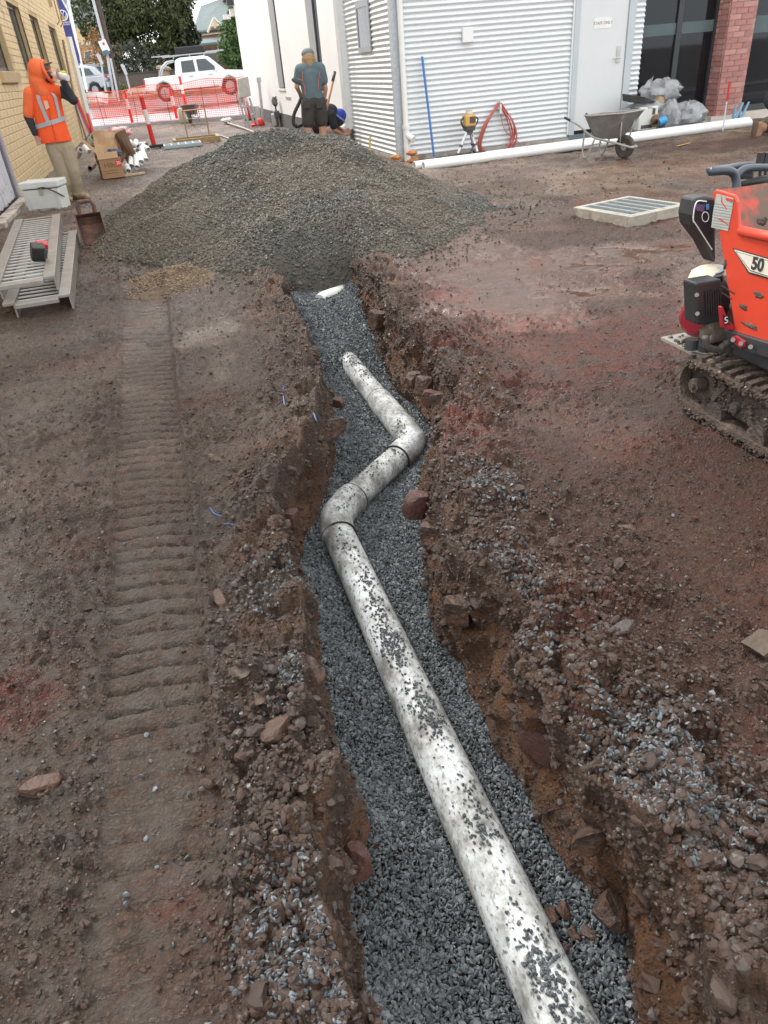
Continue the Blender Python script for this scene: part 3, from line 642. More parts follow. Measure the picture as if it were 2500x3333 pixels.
bricks.sort(key=lambda t: t[0] + (1.5 if t[2] > 3.4 else 0))
sh = {}
rest = MB()
for i, (a, b_, z0) in enumerate(bricks):
    L = round(b_ - a, 2); jx = random.uniform(-.002, .003)
    if i < 300:
        if L not in sh: sh[L] = MB().box((0, 0, 0), (.034, L, CH - .011)).build('brick', YEL, yb, bev=.005, seg=1, local=True); ob = sh[L]
        else: ob = sh[L].copy(); COL.objects.link(ob); ob.parent = yb
        ob.location = (-.017 + .0 + jx, (a + b_) / 2 - 22, z0 + CH / 2)
    else: rest.box((YX - .017 + jx, (a + b_) / 2, z0 + CH / 2), (.034, b_ - a, CH - .011))
tag(rest.build('brickwork', YEL, yb), kind='stuff')
for wa, wb in wins:
    w = MB().b2((YX - .13, wa, wz[0]), (YX - .10, wb, wz[0] + .06)).b2((YX - .13, wa, wz[1] - .06), (YX - .10, wb, wz[1])).b2((YX - .13, wa, wz[0] + .06), (YX - .10, wa + .06, wz[1] - .06)).b2((YX - .13, wb - .06, wz[0] + .06), (YX - .10, wb, wz[1] - .06)).b2((YX - .13, (wa + wb) / 2 - .03, wz[0] + .06), (YX - .10, (wa + wb) / 2 + .03, wz[1] - .06)).build('window', DARK, yb)
    MB().b2((YX - .122, wa + .06, wz[0] + .06), (YX - .112, wb - .06, wz[1] - .06)).build('pane', GLASSB, w)
    MB().b2((YX - .398, wa, wz[0]), (YX - .33, wb, wz[1])).build('blind', pm('grey_blind', (.32, .34, .37), sc=3, rough=.8), w)
    for s0 in range(5):
        sl = (wb - wa + .1) / 5; MB().box((YX - .0, wa - .05 + sl * (s0 + .5), wz[0] - .09), (.13, sl - .012, .17), (0, .12, 0)).build('sill_block', pm('sill_paint', (.55, .40, .22), (.47, .34, .2), sc=3, rough=.7, bump=.3, c3=(.2, .13, .08), sc3=3, amt3=.36), yb, bev=.008)
# old double door near the viewer
dr = MB().b2((YX - .12, 10.55, .02), (YX - .085, 13.42, 2.6)).build('door', pm('door_backing', (.12, .09, .08), sc=6), yb)
for i in range(19):
    w_ = .149; MB().b2((YX - .085, 10.58 + i * .1495, .05 + random.uniform(0, .03)), (YX - .06 + random.uniform(-.004, .004), 10.58 + i * .1495 + .138, 2.58)).build('board', PEEL, dr)
MB().b2((YX - .12, 13.42, -.1), (YX - .03, 13.50, 2.62)).build('door_stop', pm('blue_grey_paint', (.16, .17, .21), sc=8, rough=.6), yb)
MB().b2((YX - .12, 13.50, -.1), (YX - .0, 13.618, 2.62)).build('door_jamb', pm('mauve_grey_paint', (.50, .46, .48), (.40, .36, .38), sc=8, rough=.7, c3=(.2, .13, .1), sc3=5, amt3=.3), yb)
MB().box((YX + .09, 12.2, .02), (.16, 2.9, .12)).build('threshold', pm('weathered_sill', (.52, .47, .42), (.36, .30, .25), sc=9, rough=.8, bump=.4, c3=(.16, .10, .07), sc3=5, amt3=.45), yb, bev=.01)
MB().b2((YX - .05, YE - .3, 3.45), (YX + .16, YE - .2, 3.55)).b2((YX - .05, 28.9, 3.6), (YX + .10, 29.0, 5.2)).build('downpipe', pm('tan_metal', (.50, .38, .22), sc=5, rough=.5), yb)
# awning sign bracket on the far end of the wall
MB().tube([(YX, 30.0, 4.1), (YX + .1, 30.0, 4.0), (YX + .1, 30.0, 3.3), (YX, 30.0, 3.2)], .02, 6).tube([(YX, 31.2, 4.1), (YX + .1, 31.2, 4.0), (YX + .1, 31.2, 3.3), (YX, 31.2, 3.2)], .02, 6).build('wall_bracket', pm('rust_brown', (.30, .20, .12), sc=9, rough=.7), yb)

# ---------- white painted building
WX = 3.8
wb_ = thing('white_building', 'white painted brick building with tall slot windows and a grey base', 'building', (WX, 24, 0))
wv = [(17.75, 18.95), (23.0, 24.15)]; WZ = (.97, 4.4)
m_ = MB(); ed = [15.86] + [q for w in wv for q in w] + [32.2]
for i in range(0, len(ed), 2): m_.b2((WX, ed[i], .33), (WX + .5, ed[i + 1], 5.6))
for a, b_ in wv: m_.b2((WX, a, .33), (WX + .5, b_, WZ[0])); m_.b2((WX, a, WZ[1]), (WX + .5, b_, 5.6))
def brickbump(m, sx=2.2):
    n = m.node_tree.nodes; l = m.node_tree.links; tc = n.new('ShaderNodeTexCoord'); mp = n.new('ShaderNodeMapping'); mp.inputs['Rotation'].default_value = (R(90), 0, R(90)); l.new(tc.outputs['Object'], mp.inputs[0])
    bt = n.new('ShaderNodeTexBrick'); bt.inputs['Scale'].default_value = 1; bt.inputs['Brick Width'].default_value = .24; bt.inputs['Row Height'].default_value = .086; bt.inputs['Mortar Size'].default_value = .007; bt.inputs['Mortar Smooth'].default_value = .5
    l.new(mp.outputs[0], bt.inputs[0]); bp = n.new('ShaderNodeBump'); bp.invert = True; bp.inputs['Strength'].default_value = .5; bp.inputs['Distance'].default_value = .006; l.new(bt.outputs['Fac'], bp.inputs['Height']); l.new(bp.outputs[0], n['Principled BSDF'].inputs['Normal']); return m
WBR = brickbump(pm('white_painted_brick', (.82, .83, .84), (.78, .79, .80), sc=1.2, rough=.6))
m_.build('wall', WBR, wb_)
MB().b2((WX - .012, 15.86, -.4), (WX + .5, 32.21, .33)).build('base_course', pm('dark_grey_render', (.12, .12, .125), (.085, .085, .09), sc=5, rough=.75, bump=.3), wb_)
for a, b_ in wv:
    w = MB().b2((WX + .15, a, WZ[0]), (WX + .2, b_, WZ[0] + .07)).b2((WX + .15, a, WZ[0] + .07), (WX + .2, a + .06, WZ[1])).b2((WX + .15, b_ - .06, WZ[0] + .07), (WX + .2, b_, WZ[1])).build('window', pm('charcoal_frame', (.06, .065, .075), sc=8, rough=.45), wb_)
    MB().b2((WX + .17, a + .06, WZ[0] + .07), (WX + .18, b_ - .06, WZ[1])).build('pane', glass_mat('slate_glass', (.2, .22, .25), (.09, .10, .12)) if 'sg' not in MATS else MATS['sg'], w)
    MB().b2((WX - .03, a - .03, WZ[0] - .05), (WX + .15, b_ + .03, WZ[0])).build('sill', WHITE, w)
MB().b2((WX - .015, 22.3, .72), (WX - .001, 23.1, .78)).build('wall_vent', pm('grey_vent', (.35, .36, .37), sc=9), wb_)
MB().b2((WX - .16, 32.2, 3.2), (WX - .0, 32.45, 3.42)).b2((WX - .42, 32.25, 3.12), (WX - .16, 32.4, 3.26)).build('eave_bracket', WHITE, wb_)
MB().b2((WX - .25, 31.9, 3.5), (WX - .02, 32.1, 3.75)).build('eave_lamp', DARK, wb_)

# ---------- corrugated steel building
FY, SX, P_C = 12.8, 3.9, .0762
cb = thing('corrugated_building', 'building clad in silver corrugated sheet with glazed doors and brick pier', 'building', (SX, FY, 0))
def corr(n_): 
    zs = []; 
    for i in range(n_ * 8 + 1): zs.append((.06 + i * P_C / 8, .013 * math.sin(2 * math.pi * i / 8)))
    return zs
prof = corr(52)
def corrsheet(a, b_, nrm, name, par):
    """one sheet between plan points a and b, waves running along it"""
    a = Vector(a); b_ = Vector(b_); nrm = Vector(nrm); M = MB(); vs_ = []; fs = []
    for z, w in prof:
        for p in (a, b_): vs_.append((p.x + nrm.x * w, p.y + nrm.y * w, z))
    for i in range(len(prof) - 1): fs.append((2 * i, 2 * i + 1, 2 * i + 3, 2 * i + 2))
    return M.add(vs_, fs).build(name, GALV, par, smooth=True)
xs_ = [3.95, 4.71, 5.47, 6.23, 7.0]
for i in range(4): corrsheet((xs_[i], FY - .001 * (i % 2), 0), (xs_[i + 1] + .02, FY - .001 * (i % 2), 0), (0, -1, 0), 'corrugated_sheet', cb)
ys_ = [12.86, 13.62, 14.38, 15.14, 15.86]
for i in range(4): corrsheet((SX - .001 * (i % 2), ys_[i + 1] + .02 * (i < 3), 0), (SX - .001 * (i % 2), ys_[i], 0), (-1, 0, 0), 'corrugated_sheet', cb)
corrsheet((8.18, FY + .10, 0), (8.42, FY + .10, 0), (0, -1, 0), 'corrugated_sheet', cb)
MB().prism([(SX - .028, FY + .10, .03), (SX - .028, FY - .028, .03), (SX + .085, FY - .028, .03), (SX + .085, FY - .018, .03), (SX - .018, FY - .018, .03), (SX - .018, FY + .10, .03)], (0, 0, 4.0)).build('corner_flashing', pm('spangled_galv', (.48, .53, .57), (.38, .43, .47), sc=26, rough=.45, metal=.2, detail=3), cb)
scw = MB()
for i in range(0, 50, 2):
    z = .06 + (i + .25) * P_C
    for x in (4.3, 5.25, 6.15, 6.85): scw.box((x, FY - .014, z), (.014, .014, .014))
    for yy in (13.3, 14.3, 15.2): scw.box((SX - .014, yy, z), (.014, .014, .014))
tag(scw.build('screws', GALV, cb), kind='stuff')
MB().b2((SX - .02, FY - .05, -.3), (8.45, FY + .3, .055)).b2((SX - .02, FY + .3, -.3), (SX + .3, 15.85, .055)).build('slab_edge', CONC, cb)
MB().b2((SX + .02, FY + .02, .06), (7.0, FY + .3, 4.3)).b2((SX + .02, FY + .3, .06), (SX + .3, 15.85, 4.3)).b2((SX + .02, FY + .02, 4.3), (14, 20, 4.4)).build('wall_core', pm('core', (.3, .3, .3), sc=3), cb)
# vent box on the front and narrow window in the side
MB().b2((5.05, FY - .06, 1.60), (5.23, FY - .012, 1.80)).build('vent_box', WHITE, cb, bev=.006)
sw = MB().b2((SX - .035, 14.02, 1.60), (SX - .012, 14.10, 2.34)).b2((SX - .035, 14.78, 1.60), (SX - .012, 14.86, 2.34)).b2((SX - .035, 14.10, 1.60), (SX - .012, 14.78, 1.68)).b2((SX - .035, 14.10, 2.25), (SX - .012, 14.78, 2.34)).build('side_window', pm('grey_frame', (.36, .39, .43), sc=8, rough=.5), cb)
MB().b2((SX - .024, 14.10, 1.68), (SX - .014, 14.78, 2.25)).build('pane', pm('slate_pane', (.10, .115, .14), (.085, .10, .125), sc=3, rough=.15), sw)
# staff door
DF = pm('pale_grey_door_paint', (.50, .55, .58), (.46, .51, .54), sc=2, rough=.45)
MB().b2((7.0, FY - .03, .10), (7.03, FY - .005, 3.6)).build('jamb_flashing', GALV, cb)
fr = MB().b2((7.03, FY - .045, .09), (7.13, FY + .1, 2.34)).b2((8.03, FY - .045, .09), (8.16, FY + .1, 2.34)).b2((7.13, FY - .045, 2.26), (8.03, FY + .1, 2.34)).build('door_frame', DF, cb, bev=.006)
dl_ = MB().b2((7.14, FY - .02, .15), (8.02, FY + .03, 2.25)).build('door', pm('white_grey_door', (.66, .685, .70), (.63, .655, .67), sc=1.5, rough=.5), cb)
MB().b2((7.86, FY - .035, 1.12), (7.93, FY - .02, 1.36)).tube([(7.9, FY - .035, 1.19), (7.9, FY - .075, 1.19), (7.77, FY - .075, 1.185)], .010, 8).build('door_handle', pm('satin_steel', (.55, .55, .54), sc=9, rough=.3, metal=.8), dl_)
MB().b2((7.40, FY - .024, 1.63), (7.72, FY - .020, 1.78)).build('sign_plate', pm('sign_white', (.82, .82, .80), sc=2, rough=.4), dl_)
txt('STAFF ONLY', .062, pm('sign_print', (.22, .23, .23), sc=9), 'sign_text', dl_, frame_mat((7.56, FY - .0255, 1.705), (1, 0, 0), (0, 0, 1)), .0008)
MB().b2((7.03, FY - .06, .02), (8.16, FY + .08, .088)).build('door_step', pm('blue_grey_steel', (.20, .26, .31), sc=8, rough=.4, metal=.4), cb)
MB().b2((8.162, FY + .0, .0), (8.18, FY + .2, 4.0)).build('door_return', DF, cb)
# glazed doors, brick pier and window right of them
GY = FY + .28
gd = MB()
for x in (8.42, 9.22, 9.98): gd.b2((x - .05, GY - .05, .10), (x + .05, GY + .03, 3.6))
gd.b2((8.47, GY - .05, .06), (9.93, GY + .03, .17)); 
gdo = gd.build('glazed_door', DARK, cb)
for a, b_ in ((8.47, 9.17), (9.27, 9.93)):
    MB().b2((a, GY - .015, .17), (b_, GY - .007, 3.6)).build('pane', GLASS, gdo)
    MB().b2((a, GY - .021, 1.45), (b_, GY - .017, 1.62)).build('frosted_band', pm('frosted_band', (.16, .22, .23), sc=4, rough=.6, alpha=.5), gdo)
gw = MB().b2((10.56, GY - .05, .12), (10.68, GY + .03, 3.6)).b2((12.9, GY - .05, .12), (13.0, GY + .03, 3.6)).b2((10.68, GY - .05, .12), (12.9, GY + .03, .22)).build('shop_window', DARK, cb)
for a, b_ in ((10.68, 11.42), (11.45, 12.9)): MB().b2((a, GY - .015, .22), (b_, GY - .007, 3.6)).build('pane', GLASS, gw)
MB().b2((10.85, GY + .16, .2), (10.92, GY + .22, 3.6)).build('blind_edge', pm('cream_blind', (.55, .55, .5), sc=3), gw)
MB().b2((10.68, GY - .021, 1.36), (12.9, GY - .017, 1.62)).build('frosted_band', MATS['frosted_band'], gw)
cu = MB().tube([(11.25 + .16 * math.cos(t), GY - .02, 2.05 + .16 * math.sin(t)) for t in [2.2 + i * .25 for i in range(19)]], .012, 6).build('painted_letter', pm('pale_lettering', (.45, .47, .48), sc=5), gw)
txt('open', .12, MATS['pale_lettering'], 'window_lettering', gw, frame_mat((11.2, GY - .02, 1.78), (1, 0, 0), (0, 0, 1)), .001)
# room behind the glass
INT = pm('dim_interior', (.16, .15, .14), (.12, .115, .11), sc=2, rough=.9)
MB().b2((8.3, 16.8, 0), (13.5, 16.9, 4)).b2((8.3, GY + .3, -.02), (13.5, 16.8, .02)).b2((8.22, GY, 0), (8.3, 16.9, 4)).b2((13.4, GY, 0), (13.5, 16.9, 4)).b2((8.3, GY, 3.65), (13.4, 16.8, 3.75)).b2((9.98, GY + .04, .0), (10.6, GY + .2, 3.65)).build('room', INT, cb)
MB().b2((8.9, 14.6, 0), (9.15, 14.9, 3.6)).build('inner_partition', pm('inner_wall', (.5, .5, .46), sc=2), cb)
MB().b2((9.3, 15.6, .02), (9.85, 16.2, .7)).b2((9.32, 16.1, .7), (9.83, 16.2, 1.0)).build('counter', pm('dark_counter', (.06, .06, .065), sc=5), cb)
PB = [pm('pier_brick_a', (.44, .21, .185), (.37, .17, .15), sc=18, rough=.75, bump=.3), pm('pier_brick_b', (.50, .27, .24), (.43, .22, .195), sc=18, rough=.75, bump=.3), pm('pier_brick_c', (.39, .19, .17), (.33, .155, .14), sc=18, rough=.75, bump=.3)]
pier = MB().b2((10.0, FY - .045, .12), (10.54, GY + .06, 3.7)).build('brick_pier', pm('pale_mortar', (.56, .50, .46), (.48, .42, .38), sc=20, rough=.9), cb)
bs = {}
def pbrick(c, size):
    key = (tuple(round(s, 3) for s in size), random.randrange(3))
    if key not in bs: bs[key] = ob = MB().box((0, 0, 0), size).build('brick', PB[key[1]], pier, local=True)
    else: ob = bs[key].copy(); COL.objects.link(ob); ob.parent = pier
    ob.location = Vector(c) - Vector(cb.location)
for k in range(41):
    z = .165 + k * .086; o2 = (k % 2)
    for x0, x1 in (((10.0, 10.23), (10.24, 10.47)) if o2 else ((10.0, 10.11), (10.12, 10.35), (10.36, 10.47))):
        pbrick(((x0 + x1) / 2, FY - .052, z), (x1 - x0, .03, .076))
    pbrick((10.508, FY - .002, z), (.06, .11, .076))
    pbrick((9.993, FY + .055, z), (.03, .19, .076)); pbrick((9.993, FY + .205, z), (.03, .09, .076))
MB().b2((9.9, FY - .09, -.2), (10.62, GY, .12)).b2((10.62, FY - .06, -.2), (14, GY + .3, .115)).b2((8.45, FY + .0, -.2), (9.9, GY + .3, .058)).build('plinth', pm('cream_plinth', (.62, .58, .52), (.52, .48, .42), sc=6, rough=.8, c3=(.35, .28, .22), sc3=4, amt3=.4), cb)
# downpipes
def downpipe(x, y, label, tee):
    d = thing('downpipe', label, 'downpipe', (x, y, 0), group=None)
    MB().tube([(x, y, .42), (x, y, 4.2)], .045, 16).build('pipe', PVC, d, smooth=40)
    MB().tube([(x, y, -.05), (x, y, .50)], .054, 16).build('riser', PVC, d, smooth=40)
    MB().tube([(x, y, .48), (x, y, .54)], .062, 16).tube([(x, y, .18), (x, y, .24)], .06, 16).build('collar', PVC, d, smooth=40)
    a = Vector(tee); MB().tube([(x, y, .40), Vector((x, y, .34)) + a * .13], .052, 14).tube([Vector((x, y, .345)) + a * .12, Vector((x, y, .335)) + a * .15], .058, 14).build('inspection_cap', PVC, d, smooth=40)
    return d
downpipe(4.01, FY - .10, 'white plastic downpipe with round cap beside the corrugated corner', (.55, -.8, -.1))
downpipe(3.72, 15.72, 'white plastic downpipe between the white wall and corrugated side', (-.9, -.4, .1))
# ================================================================== STREET BEHIND
STR = 'structure'
fe0, fe1 = Vector((-2.15, 33.9, 0)), Vector((3.7, 30.6, 0))
def fy(x): return fe0.y + (x - fe0.x) * (fe1.y - fe0.y) / (fe1.x - fe0.x)
PATH = pm('wet_concrete_path', (.44, .46, .48), (.36, .38, .40), sc=3, rough=.3, r2=.55)
ROAD = pm('wet_asphalt', (.20, .20, .205), (.16, .16, .165), sc=20, rough=.35, r2=.55, bump=.15)
def sheet(name, pts, mat, label, cat):
    o = MB().add(pts, [tuple(range(len(pts)))]).build(name, mat); return tag(o, label, cat, kind=STR)
MB_ = MB().add([(-14, fy(-14), -.3), (30, fy(30) * 0 + 24, -.3), (30, 38, -.3), (-14, 41, -.3), (-14, fy(-14), .08), (30, 24, .08), (30, 38, .14), (-14, 41, .14)], [(4, 5, 6, 7), (0, 1, 5, 4), (3, 7, 6, 2)])
MB_.v[1] = Vector((30, fy(30), -.3)); MB_.v[5] = Vector((30, fy(30), .08))
tag(MB_.build('footpath', PATH), 'pale wet concrete footpath behind the barrier mesh', 'footpath', kind=STR)
MB_ = MB(); MB_.add([(-60, 44.2, .0), (60, 35.7, .0), (60, 48, .45), (-60, 57, .45)], [(0, 1, 2, 3)]); tag(MB_.build('road', ROAD), 'wet grey street behind the barrier mesh', 'road', kind=STR)
tag(MB().b2((-14, 41.0, -.1), (-14.01, 41.01, -.09)).add([(-60, 43.9, -.1), (60, 35.4, -.1), (60, 35.75, -.1), (-60, 44.25, -.1), (-60, 43.9, .15), (60, 35.4, .15), (60, 35.75, .15), (-60, 44.25, .15)], [(4, 5, 6, 7), (0, 1, 5, 4), (2, 3, 7, 6)]).build('kerb', CONC), 'concrete kerb between footpath and street', 'kerb', kind=STR)
tag(MB().add([(-120, 60, .46), (120, 43.5, .46), (120, 400, 1.5), (-120, 400, 1.5), (-120, 60, -.2), (120, 43.5, -.2)], [(0, 1, 2, 3), (4, 5, 1, 0)]).build('verge', pm('verge_grass', (.10, .11, .05), (.14, .11, .07), sc=2, rough=.9)), 'strip of verge on the far side of the street', 'verge', kind=STR)

# ---------- orange barrier mesh, bollards
OM = pm('orange_mesh', (.85, .10, .045), (.80, .085, .04), sc=5, rough=.55)
OMR = pm('red_orange_mesh', (.85, .05, .05), (.78, .04, .045), sc=5, rough=.55)
def mesh_fence(a, b_, h0, h1, label, mat, cw=.085, ch=.065, z0=.0, sag=.1, sw=.013):
    a = Vector(a); b_ = Vector(b_); t = thing('barrier_mesh', label, 'barrier', a); L = (b_ - a).length; nx = int(L / cw); M = MB()
    def top(u): return h0 + (h1 - h0) * u - sag * math.sin(u * math.pi * 3) ** 2
    def P(u, v):
        q = a.lerp(b_, u); return Vector((q.x, q.y + .05 * math.sin(u * 40 + v * 4) + .06 * math.sin(u * 13), z0 + .02 + v * top(u)))
    nv = int(h0 / ch)
    for i in range(nx):
        u0, u1 = i / nx, (i + 1) / nx
        for k in range(nv + 1):
            v = k / nv; p, q = P(u0, v), P(u1, v); w = sw * (2.0 if k in (0, nv) else 1); M.quad(p, q, q + Vector((0, 0, w)), p + Vector((0, 0, w)))
    dx = (b_ - a).normalized() * sw * .8
    for i in range(nx + 1):
        u = i / nx
        for k in range(nv):
            p, q = P(u, k / nv), P(u, (k + 1) / nv); M.quad(p, p + dx, q + dx, q)
    tag(M.build('netting', mat, t), kind='stuff')
    for i in range(5):
        q = a.lerp(b_, (i + .3) / 4.6); MB().tube([(q.x, q.y + .04, z0 - .1), (q.x + random.uniform(-.08, .08), q.y + .04, z0 + 1.1)], .011, 5).build('picket', pm('dark_picket', (.07, .06, .06), sc=9), t)
    return t
mesh_fence(fe0 + Vector((0, .3, .08)), fe1 + Vector((0, .3, .08)), 1.02, 1.0, 'red orange plastic barrier mesh nearest the mud, along the footpath', OMR)
mesh_fence((-2.4, 39.3, .15), (5.2, 36.3, .15), 1.05, 1.2, 'second orange barrier mesh line beyond, at the kerb', OM, .09, .07, .12)
RED = pm('bollard_red', (.72, .03, .03), (.62, .025, .025), sc=4, rough=.4); WBD = pm('bollard_white', (.82, .78, .78), sc=4, rough=.4)
def bollard(loc, h, lean, label):
    t = thing('bollard', label, 'bollard', loc, group=None); d = Vector((lean[0], lean[1], 1)); b = Vector(loc)
    def at_(z): return b + d * z
    MB().tube([at_(.04), at_(h * .46)], [.06, .055], 12).build('lower_post', RED, t, smooth=40)
    MB().tube([at_(h * .46), at_(h * .74)], [.055, .053], 12).build('reflective_band', WBD, t, smooth=40)
    MB().tube([at_(h * .74), at_(h * .95)], [.053, .05], 12).tube([at_(h * .93), at_(h * .96), at_(h)], [.03, .065, .05], 12).build('top', RED, t, smooth=40)
    MB().box(b + Vector((0, 0, .03)), (.46, .30, .07)).build('base', BLK, t, bev=.01)
bollard(G(503, 479), 1.15, (-.04, 0), 'red and white bollard standing alone in the mud in front of the mesh')
bollard(G(433, 406) , 1.2, (-.02, 0), 'red and white bollard at the mesh nearest the yellow building')
bollard(G(578, 393), 1.15, (-.04, 0), 'red and white bollard leaning at the mesh left of the far wheelbarrow')
bollard(AY(607, 352, 35.5), 1.15, (-.03, 0), 'red and white bollard behind the mesh above the far wheelbarrow')
bollard(G(816, 392, -.05), 1.1, (-.05, 0), 'red and white bollard behind the grey stand by the white wall')
for px, py, lb in ((250, 395, 'red cone standing behind the leaning poles'), (835, 408, 'small red cone lying by the white wall base')):
    g_ = G(px, py, -.03); q = thing('traffic_cone', lb, 'cone', g_); MB().lathe([(.17, .03), (.14, .06), (.09, .36), (.05, .7), (.03, .72)] if px < 300 else [(.10, .0), (.16, .02), (.15, .22), (.05, .25)], g_, 14, rot=(0, 0 if px < 300 else 1.3, .4)).build('cone', RED, q, smooth=30); MB().box(g_ + Vector((0, 0, .02)), (.36, .36, .04)).build('base', RED, q)
tp = thing('white_sheet', 'crumpled white plastic sheet hung over the mesh near the silver car', 'sheet', AY(300, 330, 34.5))
vs_ = []; 
for i in range(9):
    for j in range(5):
        p = AY(288 + i * 8, 300 + j * 8 + (4 if i > 6 else 0), 34.3); vs_.append(p + Vector((0, random.uniform(-.06, .06), 0)))
MB().add(vs_, [(i * 5 + j, (i + 1) * 5 + j, (i + 1) * 5 + j + 1, i * 5 + j + 1) for i in range(8) for j in range(4)]).build('sheet', WHITE, tp, smooth=True)

# ---------- foliage
def leafmat(name, a, b_): return pm(name, a, b_, sc=1.3, rough=.55, spec=.3)
def crown_mesh(blobs, n, leaf, seed, droop=0.0):
    rs = np.random.default_rng(seed); V = []; w = np.array([b[3] * b[4] * b[5] for b in blobs]) ** .67; w /= w.sum()
    idx = rs.choice(len(blobs), n, p=w); B = np.array(blobs)[idx]
    d = rs.normal(size=(n, 3)); d /= np.linalg.norm(d, axis=1)[:, None]; r = rs.uniform(.35, 1.05, n) ** .5
    c = B[:, :3] + d * r[:, None] * B[:, 3:6]
    c += (np.stack([fbm(c[:, 0] * 1.1, c[:, 2] * 1.1, 2, seed), fbm(c[:, 1] * 1.1, c[:, 0] * 1.1, 2, seed + 1), fbm(c[:, 2] * 1.1, c[:, 1] * 1.1, 2, seed + 2)], 1) - .5) * B[:, 3:6] * .9
    a = rs.normal(size=(n, 3)); a[:, 2] -= droop; a /= np.linalg.norm(a, axis=1)[:, None]; b2 = np.cross(a, rs.normal(size=(n, 3))); b2 /= np.linalg.norm(b2, axis=1)[:, None] + 1e-9
    s = leaf * rs.uniform(.5, 1.4, n)[:, None]; a = a * s; b2 = b2 * s * .42
    V = np.stack([c - a, c + b2, c + a, c - b2], 1).reshape(-1, 3)
    return V, np.arange(4 * n).reshape(n, 4)
def tree(name, label, base, trunk, blobs, n, leaf, mat, seed, droop=0.0, bark=None, cat='tree', group=None):
    t = thing(name, label, cat, base, group=group); bark = bark or pm('bark', (.10, .08, .065), (.07, .055, .045), sc=6, rough=.9, bump=.5)
    M = MB()
    for path, r0, r1 in trunk: M.tube(spline(path, 4), [r0 + (r1 - r0) * i / (len(path) * 4 - 4) for i in range(len(path) * 4 - 3)], 8)
    M.build('trunk', bark, t, smooth=True)
    V, F = crown_mesh(blobs, n, leaf, seed, droop); V = V - np.array(t.location)
    me = bpy.data.meshes.new('crown'); me.from_pydata(V.tolist(), [], F.tolist()); me.materials.append(mat); o = bpy.data.objects.new('crown', me); COL.objects.link(o); o.parent = t
    return t
def blob(px, py, Y, rx, rz, ry=None): p = AY(px, py, Y); return (p.x, p.y, p.z, rx, ry or rx, rz)
LD = leafmat('pepper_leaf', (.085, .105, .042), (.045, .06, .026)); LC = leafmat('cypress_leaf', (.042, .058, .028), (.024, .036, .018)); LG = leafmat('street_leaf', (.10, .17, .055), (.055, .10, .035)); LB = leafmat('autumn_leaf', (.32, .18, .08), (.24, .14, .07)); LH = leafmat('olive_hedge_leaf', (.12, .14, .10), (.06, .075, .055))
Yt = 60
b0 = AY(492, 285, Yt)
tree('pepper_tree', 'big dark green spreading tree with forked trunk behind the street', b0, [([b0, AY(478, 215, Yt), AY(450, 150, Yt), AY(400, 85, Yt)], .42, .14), ([AY(478, 215, Yt), AY(505, 160, Yt), AY(560, 100, Yt)], .25, .1), ([AY(450, 150, Yt), AY(430, 90, Yt), AY(440, 30, Yt)], .2, .08), ([AY(452, 155, Yt), AY(410, 120, Yt), AY(360, 95, Yt)], .14, .05)],
     [blob(400, 40, Yt, 2.6, 2.4), blob(470, 20, Yt, 2.8, 2.6), blob(515, 60, Yt - .5, 2.0, 2.4), blob(350, 60, Yt, 1.9, 2.2), blob(515, 120, Yt - 1, 1.5, 1.7), blob(330, 115, Yt, 1.0, .9), blob(430, -60, Yt, 3.6, 3), blob(345, -20, Yt, 2.2, 3.0), blob(530, -20, Yt, 2.0, 2.6), blob(385, 95, Yt - .5, 1.5, 1.2), blob(560, 110, Yt, .9, 1.2), blob(300, 95, Yt, .8, .7)], 34000, .13, LD, 21, droop=.9)
for (px, top, bot, Y_, w_, lb, sd) in ((588, -60, 195, 63, .9, 'tall dark cypress right of the spreading tree', 31), (545, 100, 228, 61, .95, 'shorter dark cypress shaped bush behind the white ute', 32)):
    bs_ = [blob(px + py * .2, py, Y_, w_ * (1.0 - .5 * max(0, (40 - py)) / 140), 1.2) for py in range(top, bot, 26)]
    b1 = AY(px + bot * .2 + 5, bot + 25, Y_); tree('cypress_tree', lb, b1, [([b1, AY(px + bot * .16, bot - 40, Y_), AY(px + 5, top + 60, Y_)], .25, .08)], bs_, 9000, .11, LC, sd, droop=-.5)
b1 = AY(782, 270, 52); tree('street_tree', 'light green leafy street tree beside the white building', b1, [([b1, AY(770, 215, 52), AY(760, 120, 52)], .16, .06)], [blob(765, 150, 52, 1.15, 1.5), blob(766, 95, 52, .9, 1.2), blob(775, 60, 52, .9, 1.0), blob(748, 168, 52, .55, .6), blob(790, 110, 52, 1.0, 1.4), blob(780, 180, 52, .9, .6)], 8000, .11, LG, 41, droop=.5)
b1 = AY(318, 255, 57); tree('autumn_shrub', 'brown leaved shrub against the cream house', b1, [([b1, AY(312, 215, 57), AY(305, 150, 57)], .07, .02), ([b1, AY(325, 200, 57), AY(335, 160, 57)], .05, .02)], [blob(300, 185, 57, .95, 1.1), blob(315, 150, 57, .6, 1.0), blob(335, 200, 57, .6, 1.0), blob(285, 215, 57, .5, .6)], 2200, .08, LB, 51, cat='shrub')
b1 = AY(420, 240, 58); tree('olive_shrub', 'wide grey green rounded shrub behind the fence under the big tree', b1, [([b1, AY(418, 220, 58), AY(415, 190, 58)], .1, .04)], [blob(390, 195, 58, 1.1, 1.0), blob(430, 190, 58, 1.3, 1.2), blob(468, 205, 58, 1.0, 1.0), blob(500, 195, 59, .9, 1.0), blob(405, 225, 58, 1.2, .7), blob(455, 228, 58, 1.3, .7)], 9000, .085, LH, 61, cat='shrub')
b1 = AY(392, 292, 52); tree('green_tuft', 'small bright green weedy tuft at the foot of the power pole', b1, [([b1, b1 + Vector((0, 0, .3))], .03, .01)], [blob(392, 283, 52, .3, .3), blob(402, 286, 52, .25, .2)], 260, .07, LG, 71, cat='plant')

